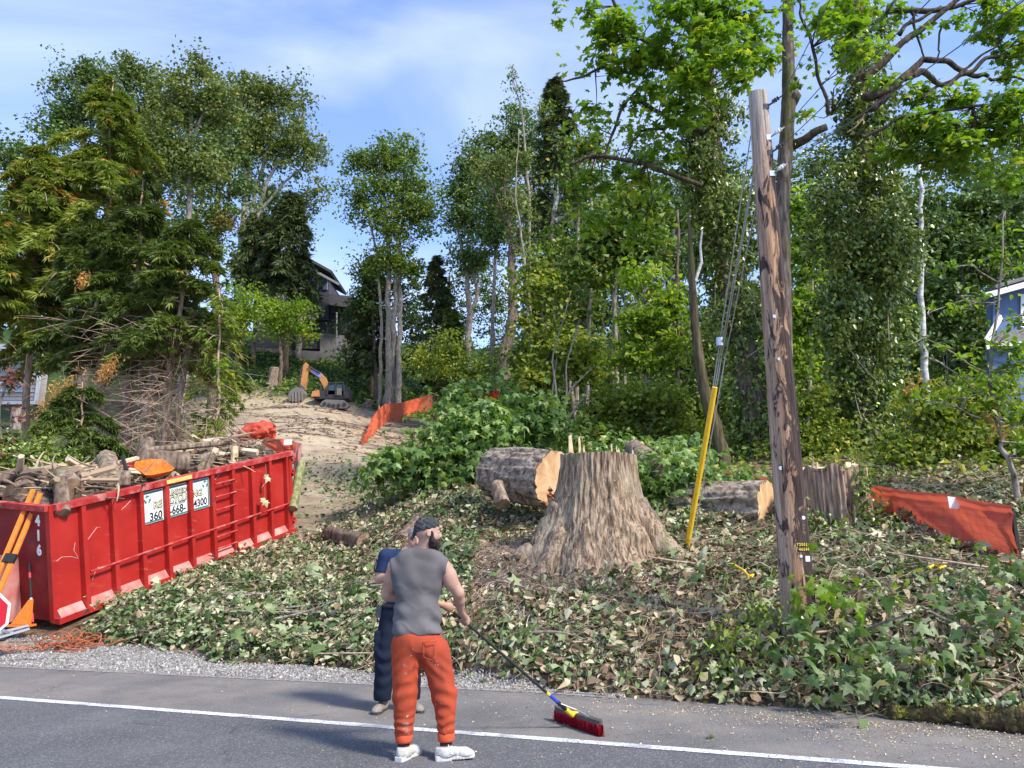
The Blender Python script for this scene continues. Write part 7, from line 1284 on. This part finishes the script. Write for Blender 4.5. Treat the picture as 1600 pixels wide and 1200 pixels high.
# ================================================================== PEOPLE
def unit(v): v = np.asarray(v, float); return v / np.linalg.norm(v)
M_skin = nmat('skin', [(.3, (.36, .2, .14)), (.7, (.48, .29, .215))], nscale=9, scale=(1, 1, 1), rough=.5, spec=.35, bump=.06, bdist=.003)
M_skin2 = nmat('tanned_skin', [(.3, (.4, .2, .14)), (.7, (.5, .28, .2))], nscale=9, scale=(1, 1, 1), rough=.5, spec=.35, bump=.06, bdist=.003)
M_hair = nmat('dark_hair', [(.3, (.012, .009, .008)), (.7, (.045, .032, .028))], nscale=60, scale=(1, 1, .4), rough=.7, bump=.8, bdist=.006)
M_greyhair = nmat('grey_hair', [(.3, (.12, .11, .1)), (.7, (.35, .33, .31))], nscale=60, rough=.7, bump=.8, bdist=.006)
def fabric(name, c, var=.18, bump=.35, layers=()):
    return nmat(name, [(.3, tuple(v * (1 - var) for v in c)), (.7, tuple(v * (1 + var) for v in c))], nscale=6, scale=(1, 1, 1), rough=.9, spec=.12, bump=bump, bscale=260, bdist=.0015, layers=layers)
M_shirt = fabric('grey_shirt', (.13, .12, .12), layers=[((1, 1, .5), 2.4, .5, .75, (.095, .085, .085), 8)]); M_pant = fabric('orange_sweatpants', (.4, .066, .028), .1, layers=[((1, 1, .5), 2.6, .48, .72, (.3, .055, .03), 8), ((1, 1, 1), 5.5, .69, .73, (.36, .2, .15), 10), ((1, 1, 1), 34, .7, .73, (.5, .38, .33), 6)])
M_navy = fabric('navy_shirt', (.02, .035, .085)); M_navyp = fabric('navy_trousers', (.012, .017, .032)); M_sock = fabric('dark_sock', (.03, .03, .035)); M_cuff = fabric('cuff', (.55, .09, .04))
M_shoe = nmat('white_leather', [(.3, (.4, .38, .34)), (.7, (.56, .54, .5))], nscale=7, rough=.5, bump=.1, bdist=.004, layers=[((1, 1, 1), 8, .6, .7, (.36, .32, .27), 7)]); M_sole = mat('sole', (.55, .53, .5), .6); M_boot = nmat('boot_leather', [(.3, (.16, .13, .1)), (.7, (.32, .28, .23))], nscale=12, rough=.7, bump=.2, bdist=.004); M_bsole = mat('boot_sole', (.05, .045, .04), .7)
M_band = nmat('bandana_cloth', [(.3, (.02, .022, .024)), (.7, (.05, .052, .055))], nscale=8, rough=.85, bump=.1, layers=[((1, 1, 1), 30, .62, .68, (.13, .13, .13), 3)])
def put(name, f, lo, hi, h, mt, parent, sm=1):
    V, Q = sdf_mesh(f, lo, hi, h)
    me = make_mesh(name, V - np.array(wloc(parent)), quads=Q, smooth=True); return link(name, me, mt, parent)
def bb(pts, pad): p = np.array(pts); return p.min(0) - pad, p.max(0) + pad
def frame3(f, up=(0, 0, 1)): f = unit(f); s = unit(np.cross(f, up)); return f, s, np.cross(s, f)
def hand_sdf(p, c, ax, out_, wr, rod=.014):
    """gripping hand: four fingers of different length curl round a rod along ax, thumb from the side of the palm"""
    ax = unit(ax); out_ = unit(out_ - ax * np.dot(out_, ax)); t = np.cross(ax, out_); pal = c + out_ * (rod + .016)
    d = ell(p, pal, (.045, .022, .04), np.stack([ax, out_, t], 1)); d = smin(d, cone(p, pal, wr, .026, .027), .02)
    for k, (o, ln) in enumerate(((-.033, .82), (-.011, .95), (.011, 1.0), (.033, .9))):
        prev = c + ax * o + out_ * (rod + .016) + t * .03
        for j, an in enumerate((55, 120, 190)):
            a = R(an * ln); q = c + ax * (o + .002 * j) + (out_ * math.cos(a) + t * math.sin(a)) * (rod + .0125); d = smin(d, cone(p, prev, q, .0098 - .0006 * j, .0092 - .0006 * j), .004); prev = q
    a0 = c + ax * .045 + out_ * (rod + .008) - t * .022; a1 = c + ax * .052 - t * (rod + .016); a2 = c + ax * .035 - t * (rod + .004) - out_ * .024
    d = smin(d, cone(p, a0, a1, .013, .011), .008); d = smin(d, cone(p, a1, a2, .011, .009), .003); return d
def head_sdf(p, c, f, tilt=0.0):
    f, s, u = frame3(f); M_ = np.stack([f, s, u], 1); H = lambda a, b, z: c + f * a + s * b + u * z
    d = ell(p, H(-.008, 0, .025), (.1, .078, .098), M_); d = smin(d, ell(p, H(.03, 0, -.045), (.068, .06, .072), M_), .03); d = smin(d, ell(p, H(.07, 0, -.092), (.026, .03, .024), M_), .02)
    d = smin(d, cone(p, H(.088, 0, .018), H(.112, 0, -.022), .009, .013), .01); d = smin(d, cone(p, H(.1, .012, -.027), H(.1, -.012, -.027), .009, .009), .006)
    d = smin(d, cone(p, H(.083, .03, .028), H(.083, -.03, .028), .011, .011), .012); d = smin(d, cone(p, H(.092, .018, -.056), H(.092, -.018, -.056), .0075, .0075), .006); d = smin(d, cone(p, H(.09, .014, -.068), H(.09, -.014, -.068), .008, .008), .006)
    for sg in (-1, 1):
        d = np.maximum(d, -(np.linalg.norm(p - H(.098, sg * .032, .008), axis=1) - .014)); d = smin(d, ell(p, H(-.004, sg * .079, -.008), (.019, .009, .032), M_), .006)
        d = np.maximum(d, -(ell(p, H(.0, sg * .089, -.006), (.009, .006, .018), M_))); d = smin(d, ell(p, H(.05, sg * .045, -.03), (.03, .02, .025), M_), .02)
    return d
def eyes(parent, c, f, brow=M_hair):
    f, s, u = frame3(f); H = lambda a, b, z: c + f * a + s * b + u * z
    for sg in (-1, 1):
        m = MB(); th = np.linspace(0, math.pi, 7); cc = H(.079, sg * .032, .009); m.tube([cc - u * .011, cc - u * .009, cc - u * .005, cc, cc + u * .005, cc + u * .009, cc + u * .011], [.001, .007, .011, .0125, .011, .007, .001], 12); e = m.build('eye', mat('eye_white', (.45, .42, .4), .2) if 'eye_white' not in bpy.data.materials else bpy.data.materials['eye_white'], parent, smooth=True)
        m = MB(); m.tube([cc + f * .0115, cc + f * .0135], .0055, 10); m.build('iris', M_hair, e)
        m = MB(); m.tube([H(.094, sg * .014, .03), H(.092, sg * .032, .036), H(.08, sg * .05, .03)], [.004, .005, .002], 6); m.build('eyebrow', brow, parent)
def shoe(parent, heel, f, mu, ms, L_=.3, hi=.09, nm='shoe', pitch=0.0, sock=None):
    f = unit(np.asarray(f, float) + (0, 0, pitch)); f, s, u = frame3(f); M_ = np.stack([f, s, u], 1); H = lambda a, b, z: heel + f * a + s * b + u * z
    def up(p):
        d = ell(p, H(.06, 0, .055), (.062, .04, .062), M_); d = smin(d, cone(p, H(.08, 0, .05), H(L_ - .075, .004, .038), .043, .04), .04); d = smin(d, ell(p, H(L_ - .06, .004, .028), (.062, .046, .03), M_), .03)
        d = smin(d, cone(p, H(.065, 0, .06), H(.06, 0, hi + .02), .042, .04), .02); d = np.maximum(d, -((p - H(0, 0, .016)) @ u)); rl = (p - heel) @ f
        return np.maximum(d, ((p - H(0, 0, hi)) @ u)) + .0016 * np.sin(rl * 150) * (rl > .1) * (rl < .2)
    def sl(p):
        q = p - heel; a = q @ f; hw = np.interp(a, [0, .05, .13, .2, L_ - .03, L_], [.034, .04, .036, .046, .042, .024]); z = q @ u
        return np.maximum(np.maximum(np.abs(q @ s) - hw, np.abs(a - L_ / 2) - L_ / 2), np.abs(z - .014) - .015 - .008 * (np.abs(a - .05) < .07)) * .8 + .001 * np.sin(a * 260)
    lo, hi_ = bb([H(0, 0, 0), H(L_, 0, 0), H(.05, 0, hi)], .075)
    o = put(nm, up, lo, hi_, .006, mu, parent); put('sole', sl, lo, hi_, .006, ms, o)
    m = MB(); 
    for k in range(4): a = .1 + .025 * k; m.tube([H(a, -.024, .088 - .007 * k), H(a + .004, 0, .1 - .011 * k), H(a, .024, .088 - .007 * k)], .0035, 5)
    tagp(m.build('laces', M_tagw if mu is M_shoe else M_blk, o), kind='stuff')
    if mu is M_shoe:
        for sg in (-1, 1): m = MB(); m.tube([H(.05, sg * .045, .035), H(.1, sg * .047, .028), H(.16, sg * .046, .045), H(.13, sg * .047, .04), H(.1, sg * .046, .05)], .003, 5); m.tube([H(.0, sg * .036, .045), H(.04, sg * .043, .05), H(.09, sg * .045, .06)], .003, 5); tagp(m.build('side_stripe', fabric('shoe_stripe', (.3, .29, .3)) if 'shoe_stripe' not in bpy.data.materials else bpy.data.materials['shoe_stripe'], o), kind='stuff')
    return o

# ---------------- man with the broom
YA = 6.32; m1 = thing('person', 'bearded man in grey sleeveless shirt and orange sweatpants sweeping with a broom', 'person', (P(662, 1184, YA)[0], YA, 0.0)); p_ = lambda a, b, d=0.0: P(a, b, YA + d)
hc = p_(668, 832, .0); hf = (.95, .3, -.06); sl_, sr_ = p_(618, 886, .02), p_(692, 886, .0); el, er = p_(605, 930, .12), p_(716, 926, .05); hl, hr = p_(695, 944, .27), p_(729, 972, .31)
rod_a = p_(693, 942.5, .27); rod_b = P(893, 1116, 7.27); rax = unit(rod_b - rod_a); hr = rod_a + rax * np.dot(hr - rod_a, rax); wl_, wr_ = p_(676, 940, .22), p_(720, 955, .2)
pel = p_(652, 1000); kl, kr = p_(633, 1086, .0), p_(694, 1086, .02); al, ar = p_(631, 1152, .0), p_(697, 1150, .0); hpl, hpr = p_(637, 1012), p_(679, 1012)
nb_ = p_(656, 866, .0); ch = p_(653, 905, .02); be = p_(651, 958, .02)
def body1(p):
    d = ell(p, ch, (.185, .11, .2)); d = smin(d, ell(p, be, (.155, .105, .17)), .06); d = smin(d, cone(p, sl_, sr_, .06, .06), .05); d = smin(d, ell(p, pel, (.155, .12, .12)), .05)
    d = smin(d, cone(p, nb_ + (0, .03, -.03), hc + (-.01, .0, -.06), .052, .057), .03); d = smin(d, cone(p, nb_ - (.11, 0, .02), nb_ + (.1, 0, -.02), .045, .045), .05)
    for s_, e_, w_ in ((sl_, el, wl_), (sr_, er, wr_)):
        d = smin(d, cone(p, s_, e_, .062, .046), .02); d = smin(d, ell(p, s_ * .55 + e_ * .45, (.056, .056, .09)), .03); d = smin(d, cone(p, e_, e_ * .6 + w_ * .4, .046, .045), .015); d = smin(d, cone(p, e_ * .6 + w_ * .4, w_, .045, .029), .015)
    for a, b, c_ in ((hpl, kl, al), (hpr, kr, ar)): d = smin(d, cone(p, a, b, .085, .06), .03); d = smin(d, cone(p, b, c_, .058, .04), .02)
    d = smin(d, head_sdf(p, hc, hf), .015)
    d = smin(d, hand_sdf(p, hl - rax * .0 + rax * .03, rax, np.array([-.3, -.9, .5]), wl_), .008); d = smin(d, hand_sdf(p, hr, rax, np.array([-.2, -.8, .9]), wr_), .008)
    return d
lo, hi = bb([hc + (0, 0, .14), al, ar, el, hr, er, hl], .1); put('body', body1, lo, hi, .009, M_skin, m1); eyes(m1, hc, hf)
f_, s_, u_h = frame3(hf); Mh = np.stack([f_, s_, u_h], 1)
def bandana(p):
    d = ell(p, hc + f_ * -.008 + u_h * .027, (.107, .085, .105), Mh); q = p - hc; pl = (q @ u_h) - (.028 + .32 * (q @ f_)) ; d = np.maximum(d, -pl + .0); w_ = .0025 * np.sin((q @ u_h) * 160 + (q @ f_) * 90)
    d = d + w_; k = hc - f_ * .1 - u_h * .012; d = smin(d, ell(p, k, (.022, .026, .018), Mh), .015); d = smin(d, cone(p, k, k - f_ * .03 - u_h * .045, .014, .01), .008); return smin(d, cone(p, k, k - f_ * .016 - u_h * .05 - s_ * .02, .012, .008), .006)
lo, hi = bb([hc + (0, 0, .13), hc - (0, 0, .12)], .14); put('bandana', bandana, lo, hi, .006, M_band, m1)
def beard(p):
    q = p - hc; a = q @ f_; b = q @ s_; z = q @ u_h; H = lambda x, y, w_: hc + f_ * x + s_ * y + u_h * w_
    d = ell(p, H(.045, 0, -.075), (.062, .066, .058), Mh); d = smin(d, ell(p, H(.075, 0, -.105), (.034, .038, .042), Mh), .02)
    for sg in (-1, 1): d = smin(d, cone(p, H(.018, sg * .072, -.0), H(.03, sg * .06, -.06), .014, .024), .015)
    d = smin(d, cone(p, H(.1, .022, -.049), H(.1, -.022, -.049), .007, .007), .005); d = np.maximum(d, -(ell(p, H(.1, 0, -.064), (.02, .024, .008), Mh))); d = np.maximum(d, -(ell(p, H(.105, 0, -.02), (.045, .05, .026), Mh))); return d + .003 * fbm(p[:, 0] * 90, p[:, 1] * 90, p[:, 2] * 90, 2)
put('beard', beard, lo, hi, .005, M_hair, m1)
def shirt1(p):
    w0 = p_(656, 992)[2]; d = ell(p, ch + (0, 0, .0), (.205, .125, .215)); d = smin(d, ell(p, be, (.188, .125, .18)), .07); d = smin(d, cone(p, sl_ + (.005, 0, .0), sr_ - (.0, 0, .0), .077, .077), .05); d = smin(d, ell(p, p_(652, 985, .01), (.2, .135, .1)), .05)
    d = smin(d, cone(p, nb_ - (.13, 0, .035), nb_ - (.02, 0, .0), .066, .066), .03); d = smin(d, cone(p, nb_ + (.02, 0, .0), nb_ + (.13, 0, -.035), .066, .066), .03)
    x, y, z = p[:, 0] - be[0], p[:, 1], p[:, 2]; cq = 1 - np.abs(vnoise(x * 7 + z * 5, z * 9 - x * 6, y * 4)); d = d - .006 * cq ** 5 * (.3 + .7 * sstep(ch[2] + .1, w0, z)); low = sstep(ch[2] + .05, w0 + .05, z)
    d = d + (.009 * low + .003) * np.sin(z * 42 + x * 22 + 3 * vnoise(x * 5, z * 5, y * 3)) * (.5 + .5 * vnoise(x * 6 + 2, z * 4, 1)) + .006 * np.sin(x * 38 + z * 9 + 2 * vnoise(x * 3, z * 6)) * (1 - low * .4) * .6 + .004 * vnoise(x * 14, z * 14, y * 14)
    hem = w0 + .012 * np.sin(x * 9) + .03 * (x < -.1) * (-x - .1) * 5
    d = np.maximum(d, hem - z); d = np.maximum(d, -(cone(p, nb_ + (0, .01, .105), hc + (0, 0, .03), .07, .06)))
    for s_2, sg in ((sl_, -1), (sr_, 1)): # arm holes
        d = np.maximum(d, sg * (p[:, 0] - s_2[0]) - .03 - .035 * sstep(s_2[2] - .1, s_2[2] - .25, z) - .012 * sstep(s_2[2] - .02, s_2[2] + .06, z))
    return d
lo, hi = bb([p_(600, 1000, -.15), p_(700, 860, .2)], .03); put('sleeveless_shirt', shirt1, lo, hi, .0075, M_shirt, m1)
def pants1(p):
    cr = p_(657, 1046)[2]; d = ell(p, pel + (0, .0, -.01), (.192, .135, .13))
    for a, b, c_, sg in ((hpl, kl, al, -1), (hpr, kr, ar, 1)):
        a2 = a + (sg * .004, 0, -.03); d = smin(d, cone(p, a2, b, .118, .092), .035); d = smin(d, cone(p, b, c_ + (0, 0, .04), .09, .066), .03); q = (p - a2) @ unit(c_ - a2)
        z = p[:, 2]; near = np.exp(-((p[:, 0] - b[0]) / .12) ** 2); d = d + .008 * np.sin((z - c_[2]) * 95 + 4 * vnoise(p[:, 0] * 9, p[:, 1] * 9, z * 5)) * np.exp(-((z - c_[2] - .09) / .07) ** 2) * near + .007 * np.sin(z * 60 + p[:, 0] * 25 * sg + 3 * vnoise(p[:, 0] * 6, p[:, 1] * 6, z * 4)) * np.exp(-((z - b[2]) / .12) ** 2) * near
    x, z = p[:, 0], p[:, 2]; cq = 1 - np.abs(vnoise(x * 8 + z * 3, p[:, 1] * 6, z * 7 - x * 7)); d = d - .007 * cq ** 5; d = d + .006 * fbm(x * 7, p[:, 1] * 7, z * 4, 2) + .004 * np.sin((z + np.abs(x - pel[0]) * .9) * 70) * np.exp(-((z - cr - .02) / .09) ** 2)
    d = np.maximum(d, z - p_(652, 984)[2]); return np.maximum(d, al[2] - .005 - z)
lo, hi = bb([hpl - (.12, .15, 0), hpr + (.12, .15, .12), al, ar], .1); pn = put('sweatpants', pants1, lo, hi, .0085, M_pant, m1)
for c_ in (al, ar): m = MB(); m.tube([c_ + (0, 0, -.035), c_ + (0, 0, -.02), c_ + (0, 0, .02), c_ + (0, 0, .03)], [.062, .064, .068, .06], 24, wob=.02); m.build('cuff', M_cuff, pn, smooth=True)
m = MB(); q0 = p_(672, 1003, -.145); m.tube([q0 + (-.05, .01, 0), q0 + (0, -.004, .004), q0 + (.055, .01, .012)], .004, 5); m.tube([q0 + (-.05, .01, 0), q0 + (-.045, .0, -.11), q0 + (.01, -.01, -.13), q0 + (.05, .0, -.1), q0 + (.055, .01, .012)], .002, 4); tagp(m.build('back_pocket', M_cuff, pn), kind='stuff')
for c_ in (al, ar): m = MB(); m.tube([c_ + (0, 0, -.1), c_ + (0, 0, -.02)], .046, 16); m.build('sock', M_sock, m1, smooth=True)
shoe(m1, np.array([al[0] - .025, YA - .1, .0]) + (0, .0, .0), (.42, .9, 0), M_shoe, M_sole); shoe(m1, np.array([ar[0] - .075, YA - .055, .0]), (.96, .16, 0), M_shoe, M_sole, pitch=.05)

# ---------------- the broom
bm = thing('push_broom', 'push broom with black handle and red bristles held by the sweeping man', 'broom', (rod_b[0], rod_b[1], 0))
def seg(a, b, r_, nm, mt, n=10): m = MB(); m.tube([rod_a + rax * a, rod_a + rax * b], r_, n); return m.build(nm, mt, bm, smooth=False)
Lr = np.linalg.norm(rod_b - rod_a); M_byel = mat('yellow_grip', (.75, .5, .03), .45); M_bblue = mat('blue_sleeve', (.03, .05, .45), .4)
seg(-.02, .11, .0165, 'end_grip', M_byel); seg(.11, Lr - .32, .0125, 'handle', M_blk); seg(Lr - .34, Lr - .3, .0155, 'yellow_collar', M_byel); seg(Lr - .3, Lr - .19, .0145, 'blue_sleeve', M_bblue); seg(Lr - .19, Lr - .06, .0175, 'black_socket', M_blk); seg(Lr - .08, Lr + .02, .021, 'yellow_socket', M_byel)
ba, bb_ = P(868, 1127, 7.62), P(941, 1152, 7.0); ba[2] = bb_[2] = 0; bd = unit(bb_ - ba); bs = np.array([-bd[1], bd[0], 0]); bc = (ba + bb_) / 2; Lb = np.linalg.norm(bb_ - ba); RB = np.stack([bd, bs, [0, 0, 1.]], 1)
m = MB(); V = []
for z, w_ in ((.092, .032), (.125, .036), (.13, .028)):
    for k in range(20): a = 2 * math.pi * k / 20; cx = math.cos(a); sy = math.sin(a); V.append(bc + (0, 0, z) + bd * ((Lb / 2 - .03) * np.sign(cx) * abs(cx) ** .15 + .03 * cx) + bs * w_ * sy)
m.add(V, quads=[[r_ * 20 + k, r_ * 20 + (k + 1) % 20, (r_ + 1) * 20 + (k + 1) % 20, (r_ + 1) * 20 + k] for r_ in (0, 1) for k in range(20)], polys=[list(range(20))[::-1], list(range(40, 60))]); m.build('broom_head', nmat('dark_grey_plastic', [(.3, (.07, .065, .06)), (.7, (.12, .11, .1))], bump=0, rough=.5), bm)
C = []; N = 5200; a = rng.uniform(-.5, .5, N); b = rng.uniform(-1, 1, N); m = MB(); base_ = bc + bd[None] * (a * (Lb - .02))[:, None] + bs[None] * (b * .026)[:, None] + np.array([0, 0, .094]); tip_ = base_ + bd[None] * (a * .04 + rng.normal(0, .004, N))[:, None] + bs[None] * (b * .014 - .004 + rng.normal(0, .003, N))[:, None] - np.array([0, 0, .09])
side = unit(np.cross(bd, (0, 0, 1)) * .5 + bd * .8) * .0016; V = np.stack([base_ - side, base_ + side, tip_ + side, tip_ - side], 1).reshape(-1, 3); m.add(V, quads=np.arange(4 * N).reshape(-1, 4), tone=np.repeat(rng.random(N), 4))
tagp(m.build('bristles', leafmat('red_bristles', G3((0, (.5, .015, .04)), (.6, (.68, .03, .07)), (1, (.75, .09, .13))), trans=.2, rough=.6), bm), kind='stuff')
m = MB(); m.box(bc + (0, 0, .052), (Lb - .03, .05, .082), rot=RB); m.build('bristle_core', mat('bristle_core', (.62, .03, .07), .8), bm)
for sg in (-1, 1): m = MB(); e = bc + bd * sg * .17 + (0, 0, .128); m.tube([rod_a + rax * (Lr - .18), (rod_a + rax * (Lr - .1) + e) / 2 + (0, 0, .02), e], .004, 6); m.build('brace', M_steel if sg > 0 else M_blk, bm)
m = MB(); m.tube([rod_a + rax * (Lr - .02), bc + (0, 0, .12)], .018, 8); m.build('mount', M_byel, bm)

# ---------------- man in navy behind
YB = 8.0; m2 = thing('person', 'man in navy t-shirt and dark cargo trousers standing behind the sweeping man', 'person', (P(618, 1106, YB)[0], YB, 0.0)); p2 = lambda a, b, d=0.0: P(a, b, YB + d)
hc2 = p2(650, 843, .0); hf2 = (.25, -.95, -.12); s1, s2 = p2(603, 869, .0), p2(668, 869, .04); e1, e2 = p2(593, 905, .0), p2(684, 905, .0); w1, w2 = p2(622, 897, -.26), p2(660, 900, -.26)
pl2 = p2(627, 958); k1, k2 = p2(601, 1022, -.02), p2(643, 1022, .02); a1, a2_ = p2(598, 1088, .0), p2(643, 1086, .05); h1_, h2_ = p2(611, 962), p2(643, 962); ch2 = p2(635, 892); be2 = p2(629, 930)
def body2(p):
    d = ell(p, ch2, (.19, .12, .2)); d = smin(d, ell(p, be2, (.17, .13, .17)), .06); d = smin(d, ell(p, pl2, (.16, .12, .12)), .05); d = smin(d, cone(p, s1, s2, .06, .06), .05); d = smin(d, cone(p, p2(637, 862), hc2 - (0, 0, .06), .06, .056), .03)
    for s_2, e_2, w_2 in ((s1, e1, w1), (s2, e2, w2)): d = smin(d, cone(p, s_2, e_2, .058, .046), .02); d = smin(d, cone(p, e_2, w_2, .046, .03), .015)
    for a, b, c_ in ((h1_, k1, a1), (h2_, k2, a2_)): d = smin(d, cone(p, a, b, .085, .06), .03); d = smin(d, cone(p, b, c_, .058, .04), .02)
    d = smin(d, head_sdf(p, hc2, hf2), .015)
    for w_2, e_2, ax in ((w1, e1, (1., 0, .2)), (w2, e2, (-1., 0, .2))):
        dd = unit(w_2 - e_2); d = smin(d, hand_sdf(p, w_2 + dd * .06, ax, (0, -.2, .8), w_2), .008)
    return d
lo, hi = bb([hc2 + (0, 0, .14), a1, a2_, e1, e2, w1], .1); lo[1] -= .06; put('body', body2, lo, hi, .012, M_skin2, m2); eyes(m2, hc2, hf2, M_greyhair)
f2_h, s2_h, u2_h = frame3(hf2); Mh2 = np.stack([f2_h, s2_h, u2_h], 1)
def hair2(p): q = p - hc2; return np.maximum(ell(p, hc2 - f2_h * .012 + u2_h * .028, (.104, .084, .102), Mh2), -((q @ u2_h) - .03 - .75 * (q @ f2_h)))
lo, hi = bb([hc2], .16); put('hair', hair2, lo, hi, .007, M_greyhair, m2)
def shirt2(p):
    d = ell(p, ch2, (.212, .14, .21)); d = smin(d, ell(p, be2, (.195, .155, .18)), .07); d = smin(d, cone(p, s1, s2, .07, .07), .05)
    for s_2, e_2 in ((s1, e1), (s2, e2)): d = smin(d, cone(p, s_2, s_2 * .25 + e_2 * .75, .072, .068), .02)
    x, z = p[:, 0], p[:, 2]; d = d + .006 * np.sin(z * 45 + x * 20 + 3 * vnoise(x * 5, z * 5, p[:, 1] * 5)) * sstep(ch2[2], be2[2] - .1, z) + .004 * fbm(x * 12, p[:, 1] * 12, z * 12, 2)
    ec = (s1 * .3 + e1 * .7)[2]; d = np.maximum(d, np.where(np.abs(x - ch2[0]) > .19, ec - z, -1)); d = np.maximum(d, p2(629, 948)[2] - z); return np.maximum(d, -(cone(p, p2(637, 862), hc2, .068, .06)))
lo, hi = bb([e1, e2, p2(629, 955), p2(629, 850)], .12); lo[1] -= .06; put('t_shirt', shirt2, lo, hi, .009, M_navy, m2)
def pants2(p):
    d = ell(p, pl2, (.185, .14, .13))
    for a, b, c_, sg in ((h1_, k1, a1, -1), (h2_, k2, a2_, 1)):
        d = smin(d, cone(p, a, b, .112, .098), .03); d = smin(d, cone(p, b, c_ + (0, 0, .0), .096, .088), .03); d = smin(d, rbox(p, (a * .35 + b * .65) + (sg * .085, -.01, 0), (.035, .075, .1), .02), .01); z = p[:, 2]
        d = d + .008 * np.sin((z) * 55 + 3 * vnoise(p[:, 0] * 8, p[:, 1] * 8, z * 4)) * np.exp(-((z - b[2] + .1) / .25) ** 2) * np.exp(-((p[:, 0] - b[0]) / .12) ** 2)
    return np.maximum(np.maximum(d + .005 * fbm(p[:, 0] * 9, p[:, 1] * 9, p[:, 2] * 6, 2), p[:, 2] - p2(629, 944)[2]), p2(600, 1094)[2] - p[:, 2])
lo, hi = bb([h1_ - (.1, .12, 0), h2_ + (.1, .12, .12), a1, a2_], .1); put('cargo_trousers', pants2, lo, hi, .009, M_navyp, m2)
m = MB(); th = np.linspace(0, 2 * np.pi, 24); c_ = p2(629, 946); m.tube(np.stack([c_[0] + .185 * np.cos(th), c_[1] + .14 * np.sin(th), c_[2] + 0 * th], -1), .02, 6, cap=False); m.build('belt', M_blk, m2)
m = MB(); m.box(p2(593, 956, -.02), (.05, .08, .11)); m.build('belt_pouch', nmat('pouch', [(.3, (.03, .04, .05)), (.7, (.08, .09, .11))], bump=0), m2)
shoe(m2, np.array([a1[0] + .01, YB + .13, 0.0]), (-.18, -1, 0), M_boot, M_bsole, .31, .14, 'boot'); shoe(m2, np.array([a2_[0] - .05, YB + .16, 0.0]), (.55, -.8, 0), M_boot, M_bsole, .31, .14, 'boot')
